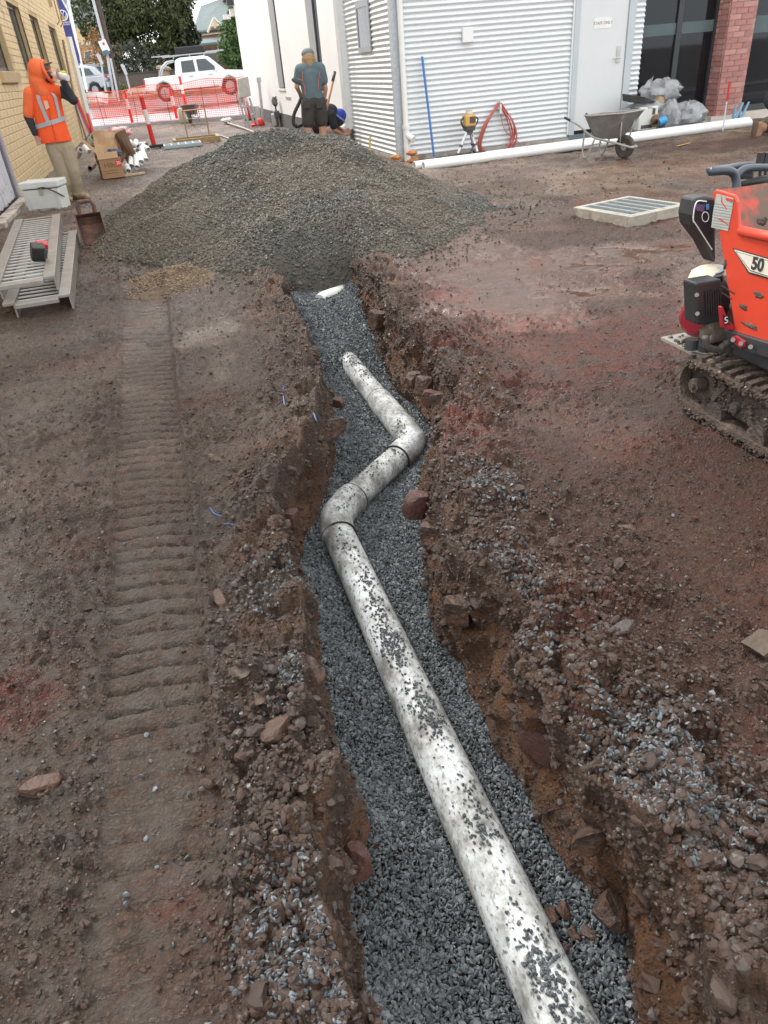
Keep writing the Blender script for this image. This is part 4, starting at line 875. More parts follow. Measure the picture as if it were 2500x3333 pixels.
# ---------- houses, fences over the road
ROOF = pm('grey_roof_iron', (.20, .235, .24), (.175, .205, .21), sc=3, rough=.9, spec=.1); CRM = pm('cream_render', (.68, .52, .32), (.62, .47, .28), sc=1.5, rough=.8); TRIM = pm('cream_trim', (.72, .66, .54), sc=3, rough=.6); ORB = pm('orange_sandstone', (.52, .27, .15), (.44, .22, .12), sc=4, rough=.8, bump=.3); GRN = pm('dark_green_gutter', (.05, .085, .085), sc=4, rough=.5)
Yh = 74
def PX(px, py, Y=Yh): return AY(px, py, Y)
h1 = thing('cream_house', 'cream walled house with grey iron roof and roof panels behind the flag', 'house', PX(290, 235))
MB().prism([PX(205, 260), PX(395, 240), PX(395, 140), PX(330, 118), PX(283, 66), PX(268, 66), PX(232, 120), PX(205, 130)], (0, 4, 0)).build('wall', CRM, h1)
MB().prism([PX(160, 150, 75), PX(430, 128, 75), PX(360, -30, 79), PX(150, -10, 79)], (0, .1, .15)).build('roof', ROOF, h1)
MB().prism([PX(218, 8, 73.6), PX(205, 40, 73.6), PX(211, 44, 73.6), PX(221, 20, 73.6), PX(252, 36, 73.6), PX(258, 33, 73.6)], (0, .3, 0)).build('gable_trim', TRIM, h1)
for k in range(2): MB().prism([PX(256 + k * 20, 12, 76.5), PX(272 + k * 20, 11, 76.5), PX(294 + k * 18, 34, 75.8), PX(278 + k * 18, 36, 75.8)], (0, -.05, .12)).build('solar_panel', pm('solar_panel', (.08, .10, .14), sc=5, rough=.2), h1)
MB().prism([PX(236, 142, 73.8), PX(400, 126, 73.8), PX(400, 134, 73.8), PX(236, 150, 73.8)], (0, -.15, 0)).build('string_course', TRIM, h1)
MB().prism([PX(240, 160, 73.85), PX(400, 144, 73.85), PX(400, 232, 73.85), PX(240, 240, 73.85)], (0, -.05, 0)).build('lower_wall', ORB, h1)
w_ = MB().prism([PX(272, 165, 73.7), PX(300, 162, 73.7), PX(302, 205, 73.7), PX(274, 207, 73.7)], (0, -.08, 0)).build('window', TRIM, h1)
MB().prism([PX(276, 169, 73.6), PX(297, 167, 73.6), PX(298, 201, 73.6), PX(278, 202, 73.6)], (0, -.04, 0)).build('pane', pm('house_pane', (.10, .11, .12), sc=4, rough=.1), w_)
h2 = thing('gabled_house', 'sandstone house with grey roof, timber fretted gable and verandah', 'house', PX(690, 215))
MB().prism([PX(520, 250), PX(830, 220), PX(830, 80), PX(520, 120)], (0, 5, 0)).build('wall', ORB, h2)
MB().prism([PX(628, 108, 73.4), PX(840, 82, 73.4), PX(800, -12, 78), PX(720, 2, 78), PX(655, 26, 78)], (0, .1, .15)).build('roof', ROOF, h2)
MB().prism([PX(725, 0, 77), PX(748, -3, 77), PX(748, -40, 77), PX(725, -40, 77)], (0, .8, 0)).build('chimney', CRM, h2)
MB().prism([PX(628, 107, 73.2), PX(840, 81, 73.2), PX(840, 87, 73.2), PX(628, 113, 73.2)], (0, -.15, 0)).build('gutter', GRN, h2)
MB().prism([PX(628, 114, 73.3), PX(840, 88, 73.3), PX(840, 94, 73.3), PX(628, 120, 73.3)], (0, -.1, 0)).build('eave_board', TRIM, h2)
gb = MB().prism([PX(680, 98, 72.8), PX(696, 62, 72.8), PX(724, 92, 72.8)], (0, .5, 0)).build('gable', ORB, h2)
for a, b_ in (((676, 106), (696, 57)), ((696, 57), (730, 96)), ((685, 86), (715, 82)), ((696, 60), (700, 92)), ((690, 84), (698, 70)), ((706, 82), (698, 70))):
    MB().tube([PX(*a, 72.6), PX(*b_, 72.6)], .09, 4).build('fretwork', TRIM, gb)
MB().prism([PX(545, 158, 71.0), PX(840, 128, 71.0), PX(840, 112, 73.2), PX(560, 138, 73.2)], (0, 0, .12)).build('verandah_roof', ROOF, h2)
MB().prism([PX(545, 161, 70.9), PX(840, 131, 70.9), PX(840, 136, 70.9), PX(545, 166, 70.9)], (0, -.1, 0)).build('verandah_gutter', GRN, h2)
for px in (556, 574, 650, 710, 742): MB().tube([PX(px, 160 - (px - 545) * .1, 71), PX(px + 8, 240 - (px - 545) * .1, 71)], .07, 6).build('verandah_post', TRIM, h2)
for px in (600, 665): MB().prism([PX(px, 160, 73.6), PX(px + 22, 158, 73.6), PX(px + 24, 205, 73.6), PX(px + 2, 207, 73.6)], (0, -.08, 0)).build('window', pm('house_pane', (.1, .11, .12), sc=4), h2)
BRU = pm('brush_fence', (.16, .13, .11), (.10, .08, .07), sc=9, rough=.95, bump=.8, bsc=30)
Yf_ = 56
def fenceprism(name, label, cat, pts, mat, dep, Y):
    o = thing(name, label, cat, AY(pts[0][0], pts[0][1], Y)); MB().prism([AY(a, b_, Y) for a, b_ in pts], (0, dep, 0)).build('panel', mat, o); return o
bf = fenceprism('brush_fence', 'dark brown brush fence along the far side of the street', 'fence', [(255, 305), (700, 262), (700, 215), (480, 236), (255, 252)], BRU, .2, Yf_)
MB().prism([AY(255, 252, Yf_ - .05), AY(700, 212, Yf_ - .05), AY(700, 216, Yf_ - .05), AY(255, 256, Yf_ - .05)], (0, .3, 0)).build('capping', pm('dark_capping', (.07, .06, .06), sc=5), bf)
gp = thing('gate_pillar', 'round topped sandstone gate pillar beside the brush fence', 'pillar', AY(534, 260, 55))
MB().tube([AY(536, 262, 55), AY(533, 226, 55)], [.36, .34], 10).build('shaft', pm('sandstone', (.40, .32, .24), (.3, .24, .18), sc=6, rough=.9, bump=.4), gp); MB().tube([AY(533, 227, 55), AY(532.6, 220, 55), AY(532.4, 214, 55)], [.46, .48, .30], 10).build('cap', MATS['sandstone'], gp)
rw = fenceprism('red_brick_wall', 'low dull red brick wall under the light green street tree', 'wall', [(728, 245), (800, 238), (800, 200), (728, 208)], pm('dull_red_brick', (.26, .09, .08), (.2, .07, .06), sc=6, rough=.85), .25, 54)
MB().prism([AY(645, 240, 55), AY(735, 231, 55), AY(735, 168, 55), AY(645, 175, 55)], (0, .1, 0)).build('grey_fence_panel', pm('brown_grey_boards', (.14, .11, .10), sc=4), rw)

# ---------- poles and signs
def post(name, label, cat, a, b_, r, mat, Y, n=8, r2=None): 
    t = thing(name, label, cat, AY(*a, Y)); MB().tube([AY(*a, Y), AY(*b_, Y)], [r, r2 or r], n).build('post', mat, t, smooth=40); return t
GREY = pm('grey_paint', (.50, .53, .55), sc=4, rough=.5); WDP = pm('pole_timber', (.10, .075, .06), (.07, .05, .04), sc=5, rough=.9, bump=.4)
pp_ = post('power_pole', 'dark timber power pole leaning in front of the big tree', 'pole', (392, 325), (308, -30), .17, WDP, 50)
MB().tube([AY(372, 325, 49.8), AY(350, 180, 49.8), AY(298, -20, 49.8)], .075, 8).build('conduit', GREY, pp_, smooth=40)
MB().box(AY(339, 150, 49.6), (.42, .06, .55), (0, -.25, 0)).build('notice_board', WHITE, pp_); MB().box(AY(337, 142, 49.55), (.10, .03, .12), (0, -.25, 0)).build('red_mark', RED, pp_)
MB().tube([AY(342, 164, 49.7), AY(348, 178, 49.7)], .2, 8).build('strap', pm('teal_strap', (.08, .16, .18), sc=5), pp_)
for a, b_, pl_, lb in (((345, 300), (325, 178), (325, 192), 'grey sign post with pale plate left of the power pole'), ((428, 312), (403, 212), (404, 226), 'grey sign post with narrow plate right of the power pole')):
    t = post('sign_post', lb, 'sign', a, b_, .045, GREY, 47); MB().box(AY(*pl_, 46.9), (.16, .03, .5), (0, -.25, 0)).build('plate', GREY, t)
post('steel_post', 'pale steel post right beside the power pole base', 'post', (388, 330), (360, 190), .05, GREY, 46)
fp = thing('feather_flag', 'blue feather flag with white round emblem beside the yellow building', 'flag', AY(275, 300, 38))
FB = pm('flag_blue', (.045, .055, .24), (.04, .048, .20), sc=2, rough=.6)
fl = [(189, -20), (200, -2), (213, 22), (224, 60), (236, 110), (250, 160), (264, 207), (250, 190), (229, 146), (214, 106), (203, 70), (196, 35)]
MB().prism([AY(a, b_, 36) for a, b_ in [(186, -30), (197, -6), (207, 14), (219, 36), (233, 90), (246, 140), (258, 180), (262, 206), (240, 206), (205, 160), (180, 118), (165, 80), (155, 40)]], (0, .02, 0)).build('flag', FB, fp)
MB().tube([AY(188, -30, 36.05), AY(209, 14, 36.05), AY(222, 36, 36.05), AY(262, 206, 36.05), AY(284, 300, 36.05)], .028, 6).build('mast', WHITE, fp)
fc = AY(205, 50, 35.9); U = Vector((1, 0, 0)); Vz = Vector((0, 0, 1)); er = .165
em = MB().tube([fc + (U * math.cos(t) + Vz * math.sin(t)) * er for t in [i * math.pi / 12 for i in range(25)]], .018, 5)
def ln(*p): em.tube([fc + U * a * er + Vz * b_ * er for a, b_ in p], .017, 5)
ln((-.42, .85), (0, .08), (.42, .85)); ln((-.85, .40), (-.42, -.80), (0, .0), (.42, -.80), (.85, .40))
em.build('round_emblem', WHITE, fp)
for i, s_ in enumerate(('Commercial', 'Vehicles')): txt(s_, .11, WHITE, 'flag_lettering', fp, frame_mat(AY(211, 72 + i * 7, 35.9), (1, 0, 0), (0, 0, 1)), .002)
wp = thing('white_post', 'thick square white post leaning against the yellow wall end', 'post', AY(290, 410, 30))
MB().tube([AY(294, 412, 30), AY(223, 120, 30)], .10, 4).build('post', WHITE, wp); MB().tube([AY(296, 436, 30), AY(291, 405, 30)], .08, 4).build('foot', pm('grey_foot', (.5, .48, .45), sc=5), wp)
mp_ = post('white_mast', 'thin white mast behind the feather flag', 'pole', (282, 290), (218, -20), .05, WHITE, 40)

# ---------- white ute and silver car
CW = pm('car_white', (.80, .81, .82), sc=2, rough=.25, coat=.5); CS = pm('car_silver', (.42, .46, .50), sc=2, rough=.3, metal=.5, coat=.5); CG = pm('car_glass', (.06, .08, .09), (.05, .065, .075), sc=2, rough=.06); TY = pm('tyre', (.02, .02, .02), sc=9, rough=.8); RIM = pm('rim', (.35, .36, .37), sc=5, rough=.35, metal=.7)
LAMP = pm('tail_lamp', (.55, .02, .03), sc=4, rough=.2); HLAMP = pm('head_lamp', (.7, .72, .74), sc=4, rough=.1)
def slab(poly, w, mat, name, par, bev=.06):
    """side outline (x,z) given real width across the car; the top narrows"""
    zmx = max(p[1] for p in poly); zmn = min(p[1] for p in poly); k = len(poly); V = []
    for sg in (-1, 1):
        for x, z in poly:
            t = max(0, (z - 1.0)) * .16; V.append((x, sg * (w / 2 - t), z))
    return MB().add(V, [tuple(range(k)), tuple(range(2 * k - 1, k - 1, -1))] + [(i, k + i, k + (i + 1) % k, (i + 1) % k) for i in range(k)]).build(name, mat, par, bev=bev, seg=2, smooth=35, local=True)
def wheel(x, y, r, par):
    w = MB().tube([(x, y - .12, r), (x, y + .12, r)], r, 18).build('wheel', TY, par, smooth=40, local=True); MB().tube([(x, y - .128, r), (x, y + .128, r)], r * .62, 14).build('rim', RIM, w, smooth=40, local=True)
def side_pane(pts, w, par, name='window'):
    for sg in (-1, 1):
        P = [(x, sg * (w / 2 - max(0, z - 1.0) * .16 + .006), z) for x, z in pts]
        MB().prism(P, (0, -sg * .02, 0)).build(name, CG, par, local=True)
u = thing('white_ute', 'white dual cab utility truck with black rooftop tent on the street', 'ute', (0, 0, 0))
slab([(-2.55, .55), (-2.5, 1.08), (-.95, 1.10), (-.9, 1.12), (1.45, 1.12), (2.45, 1.02), (2.62, .8), (2.62, .42), (1.98, .40), (1.9, .72), (1.6, .85), (1.3, .72), (1.2, .40), (-1.25, .42), (-1.35, .76), (-1.62, .88), (-1.95, .76), (-2.05, .48)], 1.82, CW, 'body', u)
slab([(-.98, 1.08), (-.86, 1.70), (-.6, 1.80), (.55, 1.80), (.8, 1.72), (1.5, 1.1)], 1.74, CW, 'cab', u)
side_pane([(-.62, 1.16), (-.58, 1.64), (.02, 1.66), (.04, 1.16)], 1.74, u); side_pane([(.18, 1.16), (.16, 1.66), (.62, 1.66), (1.12, 1.2), (1.1, 1.16)], 1.74, u)
MB().prism([(1.42, -.72, 1.15), (1.42, .72, 1.15), (.86, .68, 1.70), (.86, -.68, 1.70)], (.02, 0, .02)).build('windscreen', CG, u, local=True)
for sg in (-1, 1):
    MB().tube([(-1.75, sg * .78, 1.08), (-1.55, sg * .76, 1.45), (-1.25, sg * .72, 1.66), (-.9, sg * .68, 1.70)], .05, 8).build('sports_bar', CS, u, smooth=True, local=True)
    MB().box((-2.5, sg * .82, .88), (.12, .14, .34)).build('tail_light', LAMP, u, bev=.02, local=True); MB().box((2.52, sg * .68, .9), (.2, .3, .2)).build('headlight', HLAMP, u, bev=.04, local=True)
    MB().box((1.05, sg * .98, 1.2), (.12, .16, .2)).build('mirror', CW, u, bev=.03, local=True)
    for x in (-.2, .75): MB().box((x, sg * .91, .98), (.18, .02, .035)).build('door_handle', CS, u, local=True)
    MB().box((-.1, sg * .93, .45), (2.3, .12, .06)).build('side_step', DARK, u, local=True)
MB().box((-2.62, 0, .52), (.16, 1.7, .2)).build('rear_bumper', CS, u, bev=.03, local=True); MB().box((2.66, 0, .52), (.2, 1.75, .28)).build('front_bumper', CW, u, bev=.06, local=True)
for x in (-1.62, 1.6):
    for sg in (-1, 1): wheel(x, sg * .8, .39, u)
rk = MB().box((-.1, -.62, 1.90), (2.7, .05, .05)).box((-.1, .62, 1.90), (2.7, .05, .05)); 
for x in (-.9, -.1, .6): rk.box((x, 0, 1.89), (.06, 1.3, .04)); rk.box((x, .6, 1.84), (.05, .05, .1)); rk.box((x, -.6, 1.84), (.05, .05, .1))
rk.build('roof_rack', CS, u, local=True)
MB().box((-.05, 0, 2.08), (1.45, 1.25, .30), taper=.96).build('rooftop_tent', pm('black_canvas', (.025, .026, .03), sc=5, rough=.8), u, bev=.05, local=True); MB().box((1.15, 0, 1.95), (.9, .6, .06)).box((-1.5, 0, 1.94), (.9, .3, .05)).build('roof_board', CS, u, local=True)
ub = AY(548, 331, 42.5); u.location = ub + Vector((1.62, .8, 0)); u.rotation_euler = (R(-.3), R(-.6), R(-3))
c = thing('silver_hatchback', 'silver hatchback parked across the street left of the power pole', 'car', (0, 0, 0))
slab([(-2.0, .45), (-2.06, .8), (-1.95, .98), (1.0, .98), (1.9, .85), (2.1, .6), (2.1, .35), (1.65, .35), (1.55, .6), (1.3, .68), (1.05, .6), (.98, .3), (-.95, .3), (-1.05, .6), (-1.3, .68), (-1.55, .6), (-1.65, .35)], 1.74, CS, 'body', c)
slab([(-1.98, .95), (-1.5, 1.40), (-1.0, 1.5), (.1, 1.5), (1.1, .96)], 1.66, CS, 'cabin', c)
side_pane([(-1.45, 1.02), (-1.2, 1.34), (-.6, 1.42), (-.55, 1.02)], 1.66, c); side_pane([(-.45, 1.02), (-.5, 1.42), (.08, 1.42), (.75, 1.02)], 1.66, c)
MB().prism([(-1.93, -.62, 1.03), (-1.93, .62, 1.03), (-1.56, .58, 1.38), (-1.56, -.58, 1.38)], (-.03, 0, .02)).build('rear_window', CG, c, local=True)
for sg in (-1, 1):
    MB().box((-1.93, sg * .66, .88), (.22, .30, .18)).build('tail_light', LAMP, c, bev=.03, local=True); MB().tube([(-1.3, sg * .6, 1.53), (-.1, sg * .6, 1.56)], .02, 6).build('roof_rail', CS, c, local=True)
    for x in (-1.3, 1.3): wheel(x, sg * .75, .31, c)
MB().box((-2.05, 0, .5), (.16, 1.6, .26)).build('rear_bumper', CS, c, bev=.05, local=True)
c.location = AY(268, 316, 51); c.rotation_euler = (0, 0, R(158))
# ================================================================== SITE OBJECTS
def ghz(x, y): return float(gh(np.array([x]), np.array([y]))[0])
ALU = pm('dirty_aluminium', (.29, .27, .245), (.21, .195, .175), sc=8, rough=.45, metal=.35, c3=(.24, .19, .15), sc3=6, amt3=.40); ALB = pm('bright_aluminium', (.52, .52, .50), (.44, .44, .42), sc=8, rough=.4, metal=.25)
# loading ramps
def ramp(nr, dirv, w, L, z, label, nr_r=20):
    dirv = Vector(dirv).normalized(); wv = Vector((-dirv.y, dirv.x, 0)); nr = Vector((nr[0], nr[1], 0)); t = thing('loading_ramp', label, 'ramp', (nr.x, nr.y, 0))
    M = Matrix((dirv, wv, Vector((0, 0, 1)))).transposed()
    def bx(u0, u1, v0, v1, z0, z1): return MB().box(nr + dirv * ((u0 + u1) / 2) + wv * ((v0 + v1) / 2) + Vector((0, 0, z + (z0 + z1) / 2)), (u1 - u0, v1 - v0, z1 - z0), M)
    for v in (0, w - .09): 
        r_ = bx(0, L, v, v + .09, -.025, 0).build('side_rail', ALU, t, bev=.004); bx(.002, L, v + .002, v + .016, -.12, -.025).build('rail_web', ALU, r_)
    bx(-.05, .04, .09, w - .09, -.045, -.012).build('end_plate', ALU, t, bev=.004); bx(L - .04, L + .03, .09, w - .09, -.045, -.012).build('end_plate', ALU, t, bev=.004)
    for i in range(nr_r):
        u = .12 + (L - .24) * i / (nr_r - 1); bx(u - .017, u + .017, .09, w - .09, -.030, -.022).build('rung', ALB, t)
    return t
l_nr = G(228, 955, .13); l_fr = G(250, 748, .13); d_ = (l_fr - l_nr).normalized()
ramp(l_nr, d_, .50, (l_fr - l_nr).length, .13, 'lower aluminium loading ramp lying on the mud under the other ramp', 24)
u_nr = G(178, 895, .25); ramp(u_nr, (G(196, 695, .25) - u_nr), .50, (G(196, 695, .25) - u_nr).length, .25, 'upper aluminium loading ramp stacked crooked on the lower one, battery on it', 24)
g_ = G(133, 850, .25); t = thing('battery_pack', 'black and red power tool battery lying on the upper ramp', 'battery', g_)
MB().box(g_ + Vector((0, 0, .075)), (.11, .09, .14), (.5, .2, .3)).build('casing', BLK, t, bev=.012); MB().box(g_ + Vector((.03, .06, .10)), (.10, .07, .10), (.5, .2, .3)).build('red_casing', pm('tool_red', (.55, .03, .04), sc=9, rough=.4), t, bev=.015)
MB().box(g_ + Vector((.04, -.03, .06)), (.07, .01, .09), (.5, .2, .3)).build('label_plate', pm('dark_plate', (.08, .08, .09), sc=5), t)
# cool box
g_ = G(160, 687); t = thing('cool_box', 'dirty white cool box at the feet of the worker in orange', 'cool box', g_, rz=0)
EW = pm('dirty_white_plastic', (.66, .68, .65), (.58, .60, .57), sc=5, rough=.5, c3=(.30, .22, .16), sc3=7, amt3=.30)
Mr = Euler((0, 0, -.25)).to_matrix()
def eb(c, s, tp=1.0): return MB().box(g_ + Mr @ Vector(c) + Vector((0, .2, 0)), s, Mr, tp)
eb((0, 0, .14), (.50, .34, .30), 1.06).build('body', EW, t, bev=.02); eb((0, 0, .345), (.56, .39, .09)).build('lid', EW, t, bev=.015)
eb((.02, -.20, .26), (.04, .02, .09)).build('latch', pm('tan_latch', (.45, .40, .32), sc=5), t, bev=.004)
eb((0, -.186, .12), (.36, .008, .17)).build('recess_panel', EW, t, bev=.003)
MB().tube(spline([g_ + Mr @ Vector(p) + Vector((0, .2, 0)) for p in ((.0, -.21, .31), (.1, -.23, .31), (.24, -.22, .24), (.29, -.1, .16))], 6), .009, 6).build('strap', BLK, t, smooth=True)
# excavator bucket
RUST = pm('muddy_rust_steel', (.135, .072, .05), (.07, .042, .034), sc=9, rough=.7, bump=.5, bsc=50, c3=(.20, .085, .05), sc3=6, amt3=.42)
g_ = G(318, 806); t = thing('excavator_bucket', 'rusty excavator bucket lying open toward the viewer beside the stone heap', 'bucket', g_)
pf = [(0, .02), (.10, .0), (.30, .03), (.44, .14), (.50, .30), (.46, .44), (.34, .50)]
Bz = Euler((0, 0, .12)).to_matrix()
def bp_(x, y, z): return g_ + Bz @ Vector((x, y, z)) * .64
M = MB(); hw = .20
for i in range(len(pf) - 1):
    (a, b_), (c_, d2) = pf[i], pf[i + 1]; M.prism([bp_(-hw, a, b_), bp_(hw, a, b_), bp_(hw, c_, d2), bp_(-hw, c_, d2)], Bz @ Vector((0, .012, -.012)))
M.build('shell', RUST, t)
for sg in (-1, 1): MB().prism([bp_(sg * hw, a, b_) for a, b_ in pf], Bz @ Vector((sg * .012, 0, 0))).build('side_plate', RUST, t)
MB().box(bp_(0, .0, .024), (.275, .05, .018), Bz).build('cutting_edge', RUST, t, bev=.004)
MB().tube([bp_(-.12, .40, .47), bp_(-.13, .40, .60), bp_(-.10, .42, .68), bp_(.10, .42, .68), bp_(.13, .40, .60), bp_(.12, .40, .47)], .022, 8).build('hitch', RUST, t, smooth=40)
MB().ball(bp_(.02, .05, .05), .065, 10, 6, (1.2, .8, .45), .2).build('mud_lump', pm('red_mud', (.15, .06, .04), sc=14, rough=.7, bump=.5), t)

# cardboard box and rubbish
CB = pm('cardboard', (.40, .24, .13), (.34, .20, .11), sc=5, rough=.85); CBL = pm('light_cardboard', (.50, .33, .19), (.44, .28, .16), sc=5, rough=.85); CBD = pm('wet_cardboard', (.17, .10, .065), (.12, .075, .05), sc=8, rough=.8)
g_ = G(372, 580); t = thing('cardboard_box', 'open brown cardboard box with printed front standing in front of the rubbish', 'box', g_); Br = Euler((0, 0, .12)).to_matrix()
def bb(c, s, r=None): return MB().box(g_ + Br @ Vector(c), s, Br @ Euler(r).to_matrix() if r else Br)
bb((0, .0, .17), (.38, .010, .33)).build('front', CB, t); bb((-.19, .15, .17), (.010, .30, .33)).build('side', CBD, t); bb((.19, .15, .17), (.010, .30, .33)).build('side', CB, t); bb((0, .30, .17), (.38, .010, .33)).build('back', CB, t); bb((0, .15, .012), (.37, .29, .012)).build('bottom', CBD, t)
bb((-.02, -.0, .38), (.36, .008, .11), (-.3, 0, 0)).build('flap', CBL, t); bb((.26, .15, .30), (.008, .29, .17), (0, .6, 0)).build('flap', CBD, t); bb((-.26, .15, .28), (.008, .29, .17), (0, -.7, 0)).build('flap', CB, t)
txt('Hills', .115, pm('box_print', (.12, .075, .05), sc=8), 'printed_name', t, frame_mat(g_ + Br @ Vector((-.02, -.007, .215)), Br @ Vector((1, 0, 0)), (0, 0, 1)), .0008)
bb((-.03, -.0062, .13), (.26, .002, .008)).build('print_line', MATS['box_print'], t); bb((-.03, -.0062, .09), (.22, .002, .008)).build('print_line', MATS['box_print'], t)
bb((.135, -.0065, .235), (.10, .003, .12)).build('red_sticker', pm('sticker_red', (.62, .06, .04), sc=6, rough=.5), t); txt('30', .075, WHITE, 'sticker_number', t, frame_mat(g_ + Br @ Vector((.135, -.0085, .24)), Br @ Vector((1, 0, 0)), (0, 0, 1)), .0006)
def cardsheet(px, py, Y, w, h, rot, mat, label, bend=.3):
    c = AY(px, py, Y); o = thing('cardboard_sheet', label, 'cardboard', c); Mx = Euler(rot).to_matrix(); V = []
    for i in range(7):
        for j in range(5):
            u, v = (i / 6 - .5), (j / 4 - .5); V.append(c + Mx @ Vector((u * w, bend * u * u * w + .02 * math.sin(5 * v + i), v * h)))
    m = MB().add(V, [(i * 5 + j, (i + 1) * 5 + j, (i + 1) * 5 + j + 1, i * 5 + j + 1) for i in range(6) for j in range(4)]).build('sheet', mat, o); md = m.modifiers.new('thick', 'SOLIDIFY'); md.thickness = .008
cardsheet(345, 470, 16.1, .42, .48, (-.35, .15, .1), CBL, 'flattened light cardboard sheet behind the box, standing tilted left')
cardsheet(378, 475, 16.2, .34, .50, (-.2, -.15, -.4), CB, 'folded brown cardboard flap standing in the middle of the rubbish', .6)
cardsheet(405, 480, 16.0, .30, .55, (-.1, -.45, -.7), CBD, 'dark wet cardboard piece leaning right above the box', .8)
cardsheet(333, 535, 16.0, .25, .40, (-.1, .2, 1.0), CBD, 'dark cardboard strip leaning on the left side of the box', .2)
def crumple(name, label, cat, px, py, Y, r, sq, mat, seed=1, rot=(0, 0, 0), part='skin', jit=.25):
    c = AY(px, py, Y); o = thing(name, label, cat, c - Vector((0, 0, r * sq[2]))); random.seed(seed); MB().ball(c, r, 18, 12, sq, jit, rot).build(part, mat, o, smooth=35); return o
crumple('plastic_bag', 'crumpled red and white plastic bag on top of the rubbish', 'bag', 386, 432, 17.2, .17, (1.5, .9, .6), pm('red_white_plastic', (.62, .06, .10), (.75, .70, .68), sc=7, rough=.4), 3)
crumple('plastic_bag', 'crumpled beige paper bag between red bag and cardboard', 'bag', 352, 440, 17.0, .16, (1.7, .9, .5), pm('beige_paper', (.45, .38, .32), (.35, .14, .12), sc=6, rough=.8), 4)
crumple('plastic_scrap', 'dark blue plastic scrap on top of the open box', 'plastic', 368, 500, 15.6, .09, (1.6, .9, .8), pm('dark_blue_plastic', (.05, .09, .16), sc=8, rough=.5), 5)
c_ = AY(305, 457, 17.3); t = thing('bucket_tub', 'pale green plastic tub lying behind the timber stick', 'tub', c_); MB().lathe([(.09, -.1), (.11, .1), (.12, .1), (.10, .1), (.08, -.08)], c_, 16, (1.2, .3, .5)).build('tub', pm('pale_green_plastic', (.45, .50, .42), sc=5, rough=.5), t, smooth=30)
t = thing('timber_stick', 'bare timber stick leaning across the rubbish onto the box', 'timber', G(340, 560)); MB().tube([AY(270, 458, 16.6), AY(338, 516, 15.4)], .035, 4).build('stick', pm('raw_timber', (.58, .43, .26), (.48, .34, .2), sc=12, rough=.8), t)
t = thing('timber_offcut', 'thin split timber offcut on the ground right of the box', 'timber', G(435, 568)); MB().box(G(435, 567, .015), (.42, .06, .03), (0, 0, .3)).build('stick', MATS['raw_timber'], t)
offc = [((429, 504), (427, 541), 15.9), ((443, 503), (446, 545), 15.8), ((457, 501), (460, 528), 15.9), ((460, 481), (475, 522), 16.1), ((415, 497), (448, 490), 16.4), ((424, 462), (427, 484), 17.2), ((443, 460), (443, 481), 17.2), ((452, 471), (479, 470), 17.4), ((413, 541), (419, 558), 15.6), ((252, 508), (263, 487), 17.0), ((276, 478), (292, 496), 17.2), ((434, 470), (452, 478), 17.0), ((466, 476), (484, 488), 16.6)]
names = ['lying nearest the box', 'second from the box at the front', 'short, third at the front', 'long, slanting at the right of the stack', 'lying crosswise in the stack', 'standing up at the back left', 'standing up at the back middle', 'lying crosswise at the back right', 'poking out under the box corner', 'left of the timber stick, farther left', 'left of the timber stick, nearer it', 'half hidden in the middle of the stack', 'at the far right of the stack']
for i, (a, b_, Y) in enumerate(offc):
    A = AY(*a, Y + .15); B = AY(*b_, Y - .15); A.z = max(A.z, .055); B.z = max(B.z, .055)
    o = thing('pipe_offcut', 'white plastic pipe offcut ' + names[i], 'pipe', (A + B) / 2 - Vector((0, 0, .05)), group='pipe offcuts by the rubbish'); MB().pipe(A, B, .052, .044, 16).build('pipe', PVC, o, smooth=40)
t = thing('rusty_pipe', 'short rusty brown pipe on the ground left of the box', 'pipe', G(300, 545)); MB().pipe(G(293, 548, .05), G(310, 523, .05), .045, .037, 12).build('pipe', pm('rust_pipe', (.20, .13, .10), sc=9, rough=.7), t, smooth=40)
for i, (a, b_, r_, col, lb) in enumerate((((268, 452), (205, 130), .035, (.30, .22, .14), 'long brown timber length leaning on the yellow wall'), ((275, 442), (240, 330), .025, (.60, .42, .05), 'yellow plastic conduit leaning on the yellow wall'), ((299, 448), (249, 318), .055, (.62, .05, .05), 'thick red pole leaning on the yellow wall'), ((296, 450), (243, 322), .018, (.22, .16, .42), 'thin purple conduit leaning on the yellow wall'), ((282, 455), (232, 300), .02, (.10, .09, .09), 'thin black rod leaning on the yellow wall'), ((262, 455), (226, 300), .028, (.34, .28, .22), 'short grey brown stick leaning on the yellow wall'), ((308, 448), (285, 372), .05, (.65, .06, .05), 'short red post beside the white post foot'))):
    B0 = G(*a); t = thing('leaning_pole', lb, 'pole', B0, group='poles leaning on the yellow wall'); MB().tube([B0, AY(*b_, B0.y + .6)], r_, 8).build('pole', pm('pole_col%d' % i, col, sc=6, rough=.6), t, smooth=40)

